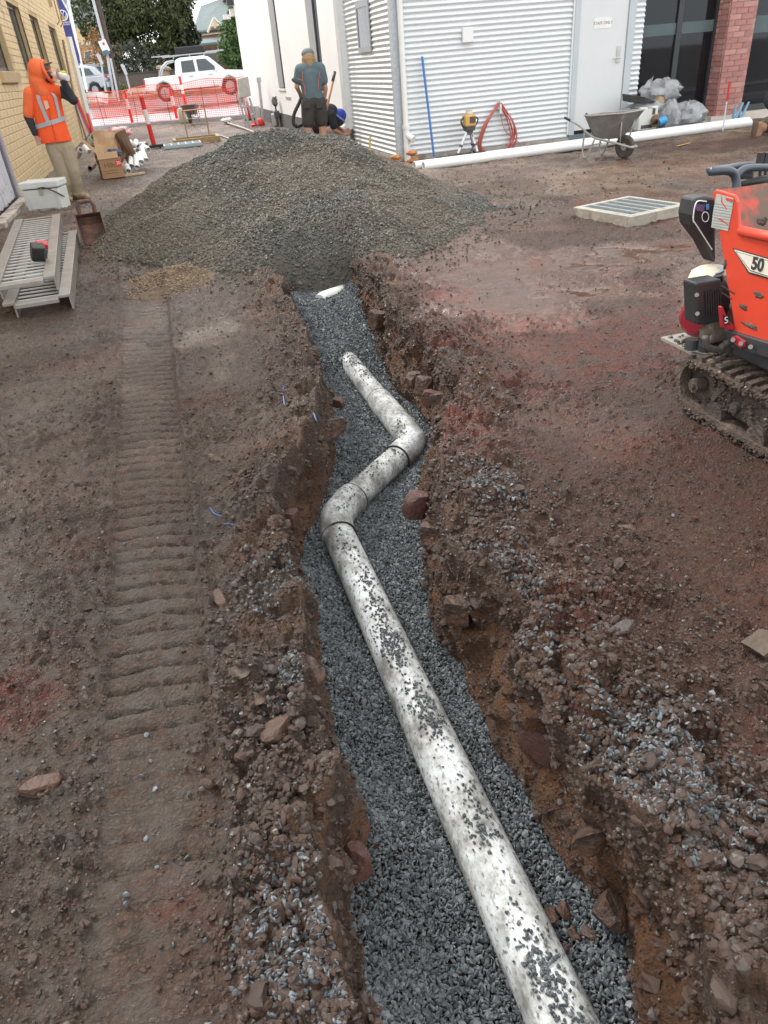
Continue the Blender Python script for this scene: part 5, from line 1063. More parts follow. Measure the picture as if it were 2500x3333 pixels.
# wheelbarrow
TRAY = pm('muddy_grey_tray', (.22, .22, .21), (.15, .15, .145), sc=7, rough=.55, c3=(.36, .32, .27), sc3=5, amt3=.38); FRM = pm('muddy_frame', (.40, .37, .32), (.30, .31, .31), sc=9, rough=.6)
def wheelbarrow(label, tray=TRAY):
    """x axis: from the wheel back to the handles"""
    t = thing('wheelbarrow', label, 'wheelbarrow', (0, 0, 0)); V = []
    top = [(-.12, .30), (-.05, .34), (.55, .33), (.74, .26), (.74, -.26), (.55, -.33), (-.05, -.34), (-.12, -.30)]; bot = [(.16, .16), (.20, .19), (.50, .20), (.56, .17), (.56, -.17), (.50, -.20), (.20, -.19), (.16, -.16)]
    zt = [.74, .74, .70, .70, .70, .70, .74, .74]; k = 8
    for (x, y), z in zip(top, zt): V.append((x, y, z))
    for x, y in bot: V.append((x, y, .33))
    for (x, y), z in zip(top, zt): V.append((x * .97 + .01, y * .955, z))
    for x, y in bot: V.append((x, y * .96, .345))
    F = [(i, (i + 1) % k, k + (i + 1) % k, k + i) for i in range(k)] + [tuple(range(2 * k - 1, k - 1, -1))] + [(2 * k + i, 3 * k + i, 3 * k + (i + 1) % k, 2 * k + (i + 1) % k) for i in range(k)] + [tuple(range(3 * k, 4 * k))] + [(i, 2 * k + i, 2 * k + (i + 1) % k, (i + 1) % k) for i in range(k)]
    tr2 = MB().add(V, F).build('tray', tray, t, local=True, bev=.006)
    MB().tube([(x, y, z + .004) for (x, y), z in zip(top, zt)] + [(top[0][0], top[0][1], zt[0] + .004)], .013, 6).build('rim', FRM, tr2, smooth=True, local=True)
    for s_ in (-1, 1):
        MB().tube(spline([(-.20, s_ * .04, .19), (-.17, s_ * .09, .20), (.1, s_ * .17, .27), (.55, s_ * .22, .36), (.85, s_ * .27, .55), (1.12, s_ * .30, .66)], 5), .018, 8).build('frame_tube', FRM, t, smooth=True, local=True)
        MB().tube([(1.02, s_ * .292, .625), (1.16, s_ * .303, .675)], .022, 8).build('grip', BLK, t, smooth=True, local=True)
        MB().tube(spline([(.72, s_ * .245, .46), (.74, s_ * .245, .12), (.68, s_ * .24, .015), (.60, s_ * .235, .10), (.50, s_ * .22, .34)], 5), .016, 8).build('leg', FRM, t, smooth=True, local=True)
        MB().tube([(.03, s_ * .11, .24), (-.03, s_ * .20, .68)], .013, 6).build('strut', FRM, t, smooth=True, local=True)
    MB().tube([(.70, -.24, .2), (.70, .24, .2)], .011, 6).tube([(.62, -.24, .15), (.62, .24, .15)], .011, 6).build('cross_brace', FRM, t, local=True)
    w = MB().lathe([(.10, -.035), (.155, -.05), (.185, -.03), (.192, 0), (.185, .03), (.155, .05), (.10, .035)], (0, 0, .192), 22, (R(90), 0, 0)).build('wheel', pm('muddy_tyre', (.10, .085, .07), (.06, .05, .045), sc=14, rough=.85, bump=.6), t, smooth=30, local=True)
    MB().lathe([(.02, -.04), (.10, -.03), (.10, .03), (.02, .04)], (0, 0, .192), 14, (R(90), 0, 0)).build('hub', FRM, w, smooth=30, local=True)
    MB().tube([(-.22, .0, .20), (-.17, .05, .20)], .02, 6).tube([(-.20, -.05, .19), (-.20, .05, .19)], .018, 6).build('nose_bar', FRM, t, smooth=True, local=True)
    return t
wb1 = wheelbarrow('muddy grey wheelbarrow standing in front of the staff door'); wp_ = G(2030, 518); wb1.location = (wp_.x, wp_.y, ghz(wp_.x, wp_.y) - .01); wb1.rotation_euler = (0, 0, math.atan2(.93, -.36)); wb1.scale = (.8, .8, .8)
for ch in wb1.children:
    if ch.name.startswith('tray'): txt('Daytek', .10, pm('tray_print', (.55, .53, .48), sc=5), 'tray_lettering', ch, Matrix.Identity(4), .001); break
for o in COL.objects:
    if o.name.startswith('tray_lettering'):
        nrm = Vector((-.06, 1.0, -.36)).normalized(); o.matrix_local = Matrix.Translation(-Vector(wb1.location) * 0 ) @ frame_mat(Vector((.34, .295, .60)), Vector((-1, 0, 0)), Vector((0, .33, .93)))
        o.data.transform(Matrix.Translation(Vector((0, 0, 0))))
wb2 = dup(wb1, None, G(622, 402), R(70), 'dark grey wheelbarrow parked at the barrier mesh, seen end on')
for ch in list(wb2.children):
    for g2 in list(ch.children):
        if g2.name.startswith('tray_lettering'): bpy.data.objects.remove(g2)
g_ = G(598, 398); t = thing('cream_drum', 'small cream drum beside the far wheelbarrow', 'drum', g_); MB().lathe([(.14, 0), (.15, .03), (.15, .38), (.12, .46), (.06, .48), (.06, .53)], g_, 14).build('drum', pm('cream_plastic', (.62, .56, .44), sc=5, rough=.5), t, smooth=35)

# long pipes by the building
pA = G(1378, 543, .057); pB = G(2440, 402, .057)
for i, (dy, x0, x1, z, lb) in enumerate(((0, 0, 0, .066, 'long white plastic pipe on the ground, nearest of the bundle'), (.14, -.10, -.3, .066, 'long white plastic pipe on the ground behind the nearest one'), (.285, 1.15, .2, .066, 'long white plastic pipe on the ground, farthest of the bundle'))):
    a = pA + Vector((x0, dy, 0)); b_ = pB + Vector((x1, dy, 0)); a.z = z; b_.z = z
    o = thing('long_pipe', lb, 'pipe', (a + b_) / 2 - Vector((0, 0, .057)), group='long pipes by the corrugated wall'); MB().pipe(a, b_, 0.066, .058, 24).build('pipe', PVC, o, smooth=40)
# laser level on tripod
hd = AY(1527, 392, 12.45); t = thing('laser_level', 'yellow laser level on a small tripod in front of the corrugated wall', 'laser level', (hd.x, hd.y, 0))
LY = pm('level_yellow', (.62, .40, .10), (.5, .32, .1), sc=9, rough=.5); LK = pm('level_dark', (.07, .065, .06), sc=6, rough=.5)
MB().box(hd, (.19, .16, .17)).build('body', LY, t, bev=.02); MB().box(hd + Vector((.03, -.083, .01)), (.10, .01, .09)).build('screen', pm('level_screen', (.12, .06, .05), sc=5, rough=.3), t); MB().lathe([(.06, .085), (.065, .1), (.05, .14), (.055, .15)], hd, 14).build('rotor_head', pm('level_cream', (.62, .56, .45), sc=5), t, smooth=30)
MB().box(hd + Vector((0, 0, -.115)), (.16, .14, .07)).lathe([(.07, -.2), (.06, -.14)], hd, 12).build('mount', LK, t, bev=.006)
for s_ in (-1, 1): MB().tube(spline([hd + Vector((s_ * .10, 0, .05)), hd + Vector((s_ * .15, -.02, 0)), hd + Vector((s_ * .10, 0, -.1))], 4), .014, 6).build('handle', LK, t, smooth=True)
for i, (dx, dy) in enumerate(((-.28, -.10), (.10, -.16), (.16, .18))):
    a = hd + Vector((dx * .2, dy * .2, -.17)); b_ = Vector((hd.x + dx, hd.y + dy, 0)); lg = MB().tube([a, a.lerp(b_, .85)], .022, 8).build('leg', pm('leg_alloy', (.66, .68, .70), sc=5, rough=.35, metal=.3), t, smooth=40); MB().tube([a.lerp(b_, .5), a.lerp(b_, .58)], .03, 8).tube([a.lerp(b_, .83), b_], [.026, .012], 8).build('foot', LK, lg)
MB().tube(spline([hd + Vector((.02, -.05, -.18)), hd + Vector((.05, -.1, -.34)), hd + Vector((-.05, -.12, -.5)), hd + Vector((.08, -.14, -.56)), hd + Vector((.12, -.08, -.4))], 6), .012, 5).build('strap', pm('maroon_strap', (.10, .04, .07), sc=5), t)
# red cable coil
hk = AY(1624, 336, 12.74); t = thing('cable_coil', 'coil of dull red cable hung on the corrugated wall', 'cable', (hk.x, hk.y, 0)); CR = pm('dull_red_cable', (.50, .13, .11), (.42, .10, .09), sc=5, rough=.5)
random.seed(5)
for i in range(10):
    w_ = random.uniform(.36, .44); hgt = random.uniform(.80, .90); cx_ = random.uniform(-.10, -.05); M = MB()
    loop = [hk + Vector((random.uniform(-.03, .03), 0, 0)), hk + Vector((cx_ + w_ * .72, -.02, -hgt * .35)), hk + Vector((cx_ + w_ * .8, -.03, -hgt * .72)), hk + Vector((cx_ + .02, -.04, -hgt)), hk + Vector((cx_ - w_ * .72, -.03, -hgt * .75)), hk + Vector((cx_ - w_ * .5, -.02, -hgt * .35)), hk + Vector((0, 0, 0))]
    for p in loop: p.x += random.uniform(-.02, .02); p.y -= i * .004
    M.tube(spline(loop, 7), .010, 5).build('cable_loop', CR, t, smooth=True)
MB().tube(spline([hk, hk + Vector((.1, -.02, -.4)), hk + Vector((.35, -.05, -.62)), hk + Vector((.52, -.1, -.92))], 6), .006, 5).build('cable_tail', CR, t, smooth=True)
MB().tube([hk + Vector((0, .05, .02)), hk + Vector((0, -.05, .02)), hk + Vector((0, -.06, .06))], .012, 6).box(hk + Vector((.01, -.04, -.08)), (.03, .03, .14)).build('hook', GALV, t)
t = thing('blue_staff', 'thin blue pole leaning upright against the corrugated wall', 'pole', AY(1413, 512, 12.55)); MB().tube([AY(1413, 510, 12.55), AY(1374, 184, 12.72)], .02, 8).build('pole', pm('bright_blue', (.06, .20, .55), sc=6, rough=.5), t, smooth=40)
t = thing('yellow_marker', 'small yellow strap standing at the heap by the corrugated side', 'strap', AY(1207, 485, 13.2)); MB().box(AY(1204, 468, 13.2), (.03, .01, .24), (0, .15, 0)).build('strap', pm('strap_yellow', (.62, .42, .08), sc=6), t)
for px, py, lb in ((1290, 512, 'orange plastic scrap left of the downpipe foot'), (1345, 522, 'orange plastic scrap right of the downpipe foot'), (1340, 498, 'orange plastic scrap behind the downpipe foot')): crumple('orange_scrap', lb, 'plastic', px, py, 12.4, .06, (1.5, .8, .6), pm('orange_plastic', (.55, .22, .05), (.4, .14, .04), sc=9, rough=.5), px)

# rubbish by the glass doors
CLEAR = pm('clear_plastic', (.55, .57, .59), (.36, .38, .40), sc=9, rough=.14, trans=.45, bump=1.0, bsc=9)
crumple('rubbish_bag', 'clear plastic rubbish bag with tied top, highest on the pile by the glass door', 'rubbish bag', 2150, 305, 12.55, .30, (1.25, .8, .75), CLEAR, 11, part='bag', jit=.16)
crumple('rubbish_bag', 'clear plastic rubbish bag above the white case', 'rubbish bag', 2100, 352, 12.35, .24, (1.5, .7, .5), CLEAR, 12, part='bag', jit=.16)
crumple('rubbish_bag', 'clear plastic rubbish bag holding something blue, middle of the pile', 'rubbish bag', 2180, 385, 12.3, .26, (.8, .7, 1.1), CLEAR, 13, part='bag', jit=.16)
crumple('rubbish_bag', 'clear plastic rubbish bag at the right end of the pile', 'rubbish bag', 2235, 382, 12.4, .29, (1.25, .8, .85), CLEAR, 14, part='bag', jit=.18)
c_ = AY(2117, 245, 12.5); t = thing('bag_neck', 'twisted clear plastic sheet standing up on the rubbish pile', 'plastic', c_ - Vector((0, 0, .1))); MB().add([AY(2095, 285, 12.5), AY(2118, 285, 12.45), AY(2128, 245, 12.5), AY(2120, 255, 12.55), AY(2108, 262, 12.5)], [(0, 1, 4), (1, 3, 4), (1, 2, 3)]).build('sheet', CLEAR, t)
t = thing('black_tray', 'black plastic tray lying across the rubbish pile', 'tray', AY(2090, 330, 12.3)); MB().prism([AY(2051, 310, 12.2), AY(2100, 316, 12.15), AY(2138, 330, 12.2), AY(2105, 335, 12.15), AY(2052, 334, 12.2)], (0, .25, .02)).build('tray', BLK, t, bev=.01)
c_ = AY(2102, 385, 12.25); t = thing('white_case', 'dirty white plastic tool case behind the wheelbarrow', 'case', c_ - Vector((0, 0, .2))); MB().box(c_, (.36, .16, .36)).build('case', EW, t, bev=.02); MB().box(c_ + Vector((.09, -.085, .10)), (.05, .01, .09)).box(c_ + Vector((-.02, -.085, -.12)), (.22, .01, .05)).build('label_patch', LK, t)
c_ = AY(2152, 398, 12.15); t = thing('blue_wrap', 'bright blue plastic wrap in the rubbish pile', 'plastic', c_); MB().tube([c_ - Vector((.07, 0, 0)), c_ + Vector((.08, .02, .03))], .07, 10).build('roll', pm('bright_blue2', (.05, .32, .62), sc=9, rough=.4), t, smooth=40)
c_ = AY(2140, 352, 12.35); t = thing('cardboard_tube', 'brown cardboard piece standing in the rubbish pile', 'cardboard', c_ - Vector((0, 0, .15))); MB().box(c_, (.14, .1, .34), (0, .25, .2)).build('piece', CBL, t); MB().pipe(AY(2130, 385, 12.2), AY(2133, 400, 12.05), .07, .05, 12).build('roll_end', CBD, t)
# clamps, stake, string
c_ = AY(2392, 378, 12.25)
for i, dx in enumerate((0, .12)):
    o = thing('spring_clamp', ('pale blue spring clamp leaning on the brick pier, left one', 'pale blue spring clamp leaning on the brick pier, right one')[i], 'clamp', c_ + Vector((dx, 0, -.17))); M = MB(); q = c_ + Vector((dx, 0, 0))
    for s_ in (-1, 1): M.tube([q + Vector((s_ * .07 + .06, 0, .2)), q + Vector((s_ * .02, -.02 * s_, .0)), q + Vector((-s_ * .05 - .05, 0, -.17))], [.016, .026, .018], 6)
    M.build('jaws', pm('clamp_blue', (.22, .40, .55), sc=6, rough=.4), o, smooth=40); MB().ball(q + Vector((-.08, -.03, -.13)), .04, 8, 6).build('pad', BLK, o)
st = G(2352, 430); t = thing('marking_stake', 'thin steel stake with red tip in the mud by the brick pier', 'stake', st); MB().tube([st, AY(2366, 330, st.y)], .012, 6).build('rod', GALV, t); MB().tube([AY(2366, 330, st.y), AY(2375, 265, st.y)], .014, 6).build('red_tip', RED, t)
t = thing('string_line', 'yellow string line stretched from the stake along the mud', 'string', st); MB().tube([st + Vector((0, 0, .02)), G(2442, 428, .03)], .004, 4).build('string', MATS['strap_yellow'], t)
t = thing('yellow_tape', 'strip of yellow tape lying on the mud right of the wheelbarrow', 'tape', G(2225, 470)); MB().box(G(2225, 470, .012), (.34, .03, .004), (0, 0, .35)).build('strip', MATS['strap_yellow'], t)

# inspection pit with steel grate
pc_ = (G(1893, 695) + G(2010, 748) + G(2212, 705) + G(2080, 668)) / 4; Mp = Euler((0, 0, R(13))).to_matrix()
t = thing('inspection_pit', 'raised concrete pit frame with galvanised grate set in the mud', 'pit', (pc_.x, pc_.y, 0)); z0 = .11
def pb_(c, s, r=None): c = (c[0] * .87, c[1] * .87, c[2]); s = (s[0] * .87 if s[0] > .1 else s[0], s[1] * .87 if s[1] > .1 else s[1], s[2]); return MB().box(Vector((pc_.x, pc_.y, 0)) + Mp @ Vector(c), s, Mp)
cm = pm('wet_concrete', (.36, .33, .27), (.27, .25, .21), sc=7, rough=.7, bump=.3, c3=(.2, .15, .11), sc3=6, amt3=.4)
for c, s in (((0, -.42, .03), (.86, .05, .2)), ((0, .42, .03), (.86, .05, .2)), ((-.405, 0, .03), (.05, .79, .2)), ((.405, 0, .03), (.05, .79, .2))): pb_(c, s).build('kerb_side', cm, t, bev=.006)
pb_((0, 0, -.35), (.76, .79, .5)).build('pit_floor', pm('pit_dark', (.03, .03, .03), sc=4), t)
gr = pb_((0, -.385, .118), (.77, .02, .03)); gr.v += pb_((0, .385, .118), (.77, .02, .03)).v; gr.f += [tuple(i + 8 for i in f) for f in gr.f[:6]]
gf = gr.build('grate', ALB, t)
for s_ in (-1, 1): pb_((s_ * .375, 0, .118), (.02, .75, .03)).build('frame_bar', ALB, gf)
for i in range(4): pb_((-.225 + i * .15, 0, .117), (.012, .75, .034)).build('cross_bar', ALB, gf)
for i in range(17): pb_((0, -.345 + i * .0431, .112), (.73, .006, .034)).build('grate_bar', pm('dark_galv', (.26, .30, .31), sc=9, rough=.4, metal=.3), gf)
t.location.z -= .035
# far grate, pit frame and bits
g_ = G(595, 478); t = thing('loose_grate', 'pale blue grey steel grate lying on the dirt before the bollard', 'grate', g_)
GB = pm('pale_blue_steel', (.46, .54, .58), sc=6, rough=.4, metal=.2)
for i in range(6): MB().box(g_ + Vector((-.44 + i * .176, 0, .05)), (.03, .7, .07)).build('bar', GB, t)
for i in range(5): MB().box(g_ + Vector((0, -.34 + i * .17, .05)), (.9, .025, .06)).build('cross_bar', GB, t)
MB().box(g_ + Vector((0, 0, .012)), (.88, .68, .02)).build('plate', GB, t)
g_ = G(640, 461); t = thing('timber_surround', 'low tan timber surround in the dirt behind the loose grate', 'frame', g_)
for c, s in (((0, -.4, .05), (1.2, .08, .12)), ((0, .4, .05), (1.2, .08, .12)), ((-.56, 0, .05), (.08, .72, .12)), ((.56, 0, .05), (.08, .72, .12))): MB().box(g_ + Vector(c), s).build('side', TIMB, t)
for s_ in ((-.2, .1), (.35, -.2)): MB().tube([g_ + Vector((*s_, 0)), g_ + Vector((s_[0], s_[1], .75))], .018, 5).build('peg', TIMB, t)
MB().tube([g_ + Vector((-.2, .1, .72)), g_ + Vector((.35, -.2, .74))], .016, 4).build('orange_string', MATS['orange_plastic'], t)
for a, lb in ((((735, 398), (755, 405), (800, 420), (862, 446)), 'grey conduit lying on the dirt toward the worker'), (((708, 438), (735, 447), (762, 458)), 'thin grey stick lying on the dirt left of the conduit')):
    t = thing('conduit', lb, 'conduit', G(*a[0], -.03)); MB().tube(spline([G(px, py, .0) for px, py in a], 5), .03 if len(a) > 3 else .018, 7).build('tube', pm('grey_conduit', (.34, .33, .32), sc=5, rough=.5), t, smooth=True)
crumple('white_rag', 'crumpled white rag at the end of the grey conduit', 'rag', 738, 392, 28.6, .13, (1.4, .8, .6), WHITE, 21)
# grey stand, pipe and gas meter by the white wall
Ys = 26
t = thing('folding_stand', 'grey folding stand draped with a pale sack near the white wall', 'stand', AY(815, 415, Ys))
for a, b_ in (((778, 315), (802, 420)), ((788, 315), (812, 418)), ((812, 318), (842, 415)), ((804, 330), (826, 400))): MB().tube([AY(*a, Ys), AY(*b_, Ys)], .032, 6).build('leg', GREY, t)
MB().tube([AY(786, 350, Ys), AY(822, 346, Ys)], .022, 6).build('brace', GREY, t)
sk = MB().prism([AY(772, 256, Ys - .1), AY(808, 247, Ys - .1), AY(818, 312, Ys - .1), AY(781, 322, Ys - .1)], (0, .28, 0)).build('sack', pm('pale_sack', (.56, .56, .53), (.46, .46, .44), sc=10, rough=.8, bump=.4), t, bev=.03)
t = thing('grey_riser', 'grey pipe leaning upright against the white wall', 'pipe', AY(858, 402, 26.5)); MB().tube([AY(858, 402, 26.6), AY(843, 266, 26.6)], .045, 10).tube([AY(843.3, 268, 26.6), AY(842, 252, 26.6)], .075, 10).build('pipe', GREY, t, smooth=40)
t = thing('white_tube', 'short pale tube leaning at the grey base of the white wall', 'pipe', AY(846, 400, 26.9)); MB().tube([AY(846, 402, 26.9), AY(836, 345, 26.9)], .07, 10).build('pipe', pm('pale_tube', (.6, .62, .62), sc=5), t, smooth=40)
gm = AX(898, 372, 3.68); t = thing('gas_meter', 'dark gas meter with pipes on the base of the white wall', 'meter', (gm.x, gm.y, 0)); MK = pm('meter_grey', (.11, .12, .12), (.07, .075, .075), sc=7, rough=.5)
MB().box(gm + Vector((0, 0, .0)), (.16, .5, .2)).build('body', MK, t, bev=.03); MB().tube([gm + Vector((-.02, -.2, .0)), gm + Vector((-.02, -.2, -.45))], .035, 8).tube([gm + Vector((-.02, .2, .0)), gm + Vector((-.02, .2, -.45))], .035, 8).tube([gm + Vector((0, -.15, .08)), gm + Vector((0, -.15, .42)), gm + Vector((.02, -.34, .46))], .025, 8).build('pipes', MK, t, smooth=40)
MB().ball(AX(894, 330, 3.66), .12, 8, 6, (.8, 1.2, 1), .3).build('regulator', MK, t); MB().lathe([(.09, 0), (.1, .02), (.1, .3), (.08, .32)], AX(898, 408, 3.62), 12).build('base_pipe', GREY, t, smooth=40)

# rocks, bricks and tape in and round the trench
def rock(name, label, cat, p, size, mat, seed, cut=7, rot=None, sink=.55, boxy=False):
    rs = np.random.default_rng(seed); bm = bmesh.new(); bmesh.ops.create_icosphere(bm, subdivisions=3, radius=.5)
    pl = [(Vector(rs.normal(size=3)).normalized(), rs.uniform(.20, .36)) for _ in range(cut + 5)]
    if boxy: pl = [(Vector(v), .33) for v in ((1, 0, 0), (-1, 0, 0), (0, 1, 0), (0, -1, 0), (0, 0, 1), (0, 0, -1))] + pl[:2]
    Mx = Euler(rot if rot is not None else tuple(rs.uniform(-.4, .4, 2)) + (rs.uniform(0, 6),)).to_matrix()
    for v in bm.verts:
        q = v.co.copy()
        for nn, d in pl:
            w = q.dot(nn)
            if w > d: q -= nn * (w - d) * .96
        q *= 1 + .22 * float(fbm(np.array([q.x * 5 + seed]), np.array([q.y * 5 + q.z * 7]), 3, seed)[0] - .5)
        sc_ = (1.45 if boxy else 1.2); v.co = Mx @ Vector((q.x * size[0] * sc_, q.y * size[1] * sc_, q.z * size[2] * sc_))
    me = bpy.data.meshes.new(name); bm.to_mesh(me); bm.free(); me.materials.append(mat)
    me.polygons.foreach_set('use_smooth', [True] * len(me.polygons)); me.set_sharp_from_angle(angle=R(22))
    o = bpy.data.objects.new(name, me); COL.objects.link(o); o.location = Vector(p) + Vector((0, 0, size[2] * (.5 - sink))); return tag(o, label, cat)
RB = pm('rock_brown', (.068, .038, .026), (.042, .025, .019), sc=14, rough=.6, bump=1.0, bsc=40, c3=(.10, .052, .03), sc3=9, amt3=.45); RT = pm('rock_tan', (.09, .062, .042), (.06, .042, .03), sc=14, rough=.7, bump=.5); RR_ = pm('brick_red', (.095, .036, .027), (.06, .03, .024), sc=16, rough=.65, bump=.4); RO = pm('rock_orange', (.085, .043, .026), (.052, .029, .02), sc=16, rough=.65, bump=.7, bsc=50); RK = pm('rock_dark', (.07, .055, .05), (.045, .036, .034), sc=14, rough=.5, bump=.4)
def on(px, py): g = G(px, py); return Vector((g.x, g.y, ghz(g.x, g.y)))
rock('rock', 'reddish brown flat rock lying on the mud at lower left', 'rock', on(122, 2570), (.115, .085, .055), RO, 1, 8, (0, .1, .4))
rock('rock', 'tan pebble sized rock on the mud right of the trench, middle distance', 'rock', on(2028, 1718), (.09, .06, .04), RT, 2, 8)
rock('rock', 'dark flat elongated rock on the mud right of the trench', 'rock', on(2020, 2095), (.10, .05, .03), RK, 3, 7, (0, 0, .3))
rock('brick', 'half buried tan brick at the right edge of the mud', 'brick', on(2475, 2110), (.11, .07, .05), RT, 4, 3, (0, .1, .3), boxy=True)
rock('rock', 'large orange brown clod on the left trench edge, lower part', 'rock', on(915, 2420), (.13, .10, .09), RO, 5, 9)
rock('rock', 'round brown clod on the left bank above the orange clod', 'rock', on(760, 2120), (.075, .07, .06), RB, 6, 8)
rock('rock', 'brown rounded rock overhanging the trench on the left, mid way', 'rock', on(1010, 2180) + Vector((.0, 0, -.06)), (.12, .12, .13), RB, 7, 8)
rock('rock', 'pale tan stone set in the soil of the left bank', 'rock', on(790, 2235), (.06, .05, .04), RT, 8, 7)
rock('rock', 'small flat brown stone on the left bank by spilt chips', 'rock', on(845, 2300), (.06, .04, .03), RB, 9, 7)
rock('rock', 'orange lump on the left bank beside spilt grey chips', 'rock', on(720, 1960), (.09, .06, .06), RO, 10, 8)
rock('rock', 'tan lump on the left bank level with the pipe bend', 'rock', on(700, 1490), (.08, .07, .05), RT, 12, 8)
rock('rock', 'small tan stone on the left bank above the blue tape', 'rock', on(692, 1645), (.045, .04, .035), RT, 13, 7)
rock('rock', 'big brown square rock at the foot of the right trench wall, lower right', 'rock', G(1985, 2960, -.27), (.10, .09, .12), RB, 14, 8, (.1, .2, .5), sink=.5)
rock('rock', 'brown rock overhanging the right trench wall above the square rock', 'rock', G(1935, 2725, -.16), (.11, .08, .09), RB, 15, 8, (.2, .1, .3), sink=.5)
for i, (px, py, s_, lb) in enumerate(((1778, 2985, .062, 'orange brown stone beside the pipe, largest of the cluster'), (1838, 2965, .042, 'orange brown stone beside the pipe, upper right of the cluster'), (1915, 3035, .038, 'orange brown stone beside the pipe, lower right of the cluster'), (1870, 3040, .03, 'small brown stone beside the pipe between two bigger ones'), (1830, 3090, .03, 'small orange stone beside the pipe, lowest of the cluster'), (1185, 2415, .026, 'single brown pebble on the stone bed left of the pipe'), (1480, 1975, .02, 'tiny orange pebble on the stone bed right of the pipe'))):
    rock('rock', lb, 'rock', G(px, py, -.355), (s_ * 1.1, s_, s_ * .9), RO, 30 + i, 8)
for i, (px, py, z, s_, m_, lb) in enumerate(((1345, 1237, -.14, (.10, .09, .09), RB, 'brown brick end in the right trench wall, first from the heap'), (1378, 1258, -.15, (.07, .10, .12), RB, 'brown brick end in the right trench wall, second from the heap'), (1404, 1300, -.15, (.06, .10, .10), RR_, 'red brick end in the right trench wall, third from the heap'), (1432, 1306, -.14, (.06, .10, .10), RB, 'brown brick end in the right trench wall, fourth from the heap'), (1486, 1342, -.10, (.13, .10, .10), RB, 'wide brown brick in the right trench wall, fifth from the heap'), (1354, 1645, -.16, (.09, .09, .12), RR_, 'dark red brick end in the right trench wall below the pipe bend'), (1410, 1742, -.14, (.06, .10, .10), RB, 'brown brick end in the right trench wall under grey chips'), (1490, 1985, -.14, (.10, .09, .11), RB, 'big brown boulder bulging from the right trench wall'), (1232, 1040, -.14, (.12, .12, .13), RB, 'brown block at the right trench corner below the heap'), (1082, 1388, -.12, (.13, .08, .09), RB, 'brown block jutting from the left trench wall above the bend'), (1106, 1310, -.2, (.07, .07, .05), RR_, 'small red brick piece on the stone near the left wall'), (938, 1685, -.14, (.08, .08, .08), RR_, 'red brick corner in the left trench wall at the lower bend'), (1158, 2805, -.12, (.06, .07, .07), RR_, 'red brick corner jutting from the left trench wall, lower part'), (1750, 2420, -.2, (.06, .12, .14), RR_, 'red brick slab in the right trench wall, lower part'))):
    rock('brick', lb, 'brick', G(px, py, z), s_, m_, 60 + i, 3, (.15 * ((i % 3) - 1), .1, .3 + .25 * (i % 4)), sink=.5, boxy=True)
for i, (pts_, lb) in enumerate(((((688, 1668), (702, 1690), (728, 1712)), 'blue plastic tape scrap on the left bank'), (((732, 1722), (755, 1730), (770, 1750)), 'short blue plastic tape scrap on the left bank below the first'), (((928, 1275), (925, 1300), (928, 1328)), 'blue string scrap on the left bank near the upper bricks'), (((1028, 1395), (1036, 1415), (1042, 1436)), 'blue string hanging at the left trench edge'))):
    q = [on(px, py) + Vector((0, 0, .008)) for px, py in pts_]; o = thing('blue_tape', lb, 'tape', q[0]); MB().tube(spline(q, 4), .003, 4, flat=.4).build('strip', pm('tape_blue', (.03, .09, .26), sc=9, rough=.4), o)
# ================================================================== TRACKED DUMPER
OR = pm('orange_machine_paint', (.60, .058, .028), (.52, .048, .023), sc=3, rough=.42, c3=(.30, .075, .045), sc3=9, amt3=.36, coat=.1)
ORM = pm('muddy_orange_paint', (.56, .075, .045), (.46, .07, .042), sc=5, rough=.55, c3=(.13, .085, .06), sc3=7, amt3=.52)
MUDT = pm('mud_caked_rubber', (.085, .058, .043), (.05, .036, .03), sc=16, rough=.8, bump=.8, bsc=60, c3=(.13, .095, .07), sc3=9, amt3=.42)
MUDS = pm('mud_caked_steel', (.062, .046, .038), (.036, .03, .028), sc=11, rough=.6, bump=.6, bsc=50, c3=(.10, .072, .054), sc3=7, amt3=.42)
BKP = pm('black_machine_paint', (.028, .030, .034), (.04, .04, .042), sc=9, rough=.45); BOLT = pm('bolt_steel', (.22, .20, .17), sc=9, rough=.4, metal=.5)
td = thing('tracked_dumper', 'orange tracked mini dumper with muddy crawler tracks at the right edge', 'dumper', (2.45, 2.15, 0))
X0 = 2.10
def loop(off):
    P = []; a = (2.545, .142, .118 + off); b_ = (1.45, .115, .09 + off)
    for i in range(13): t = -math.pi / 2 + math.pi * i / 12; P.append((a[0] + math.cos(t) * a[2], a[1] + math.sin(t) * a[2]))
    P += [(2.2, .253 + off), (1.8, .235 + off)]
    for i in range(13): t = math.pi / 2 + math.pi * i / 12; P.append((b_[0] + math.cos(t) * b_[2], b_[1] + math.sin(t) * b_[2]))
    P += [(1.8, .025 - off), (2.2, .024 - off)]; return P
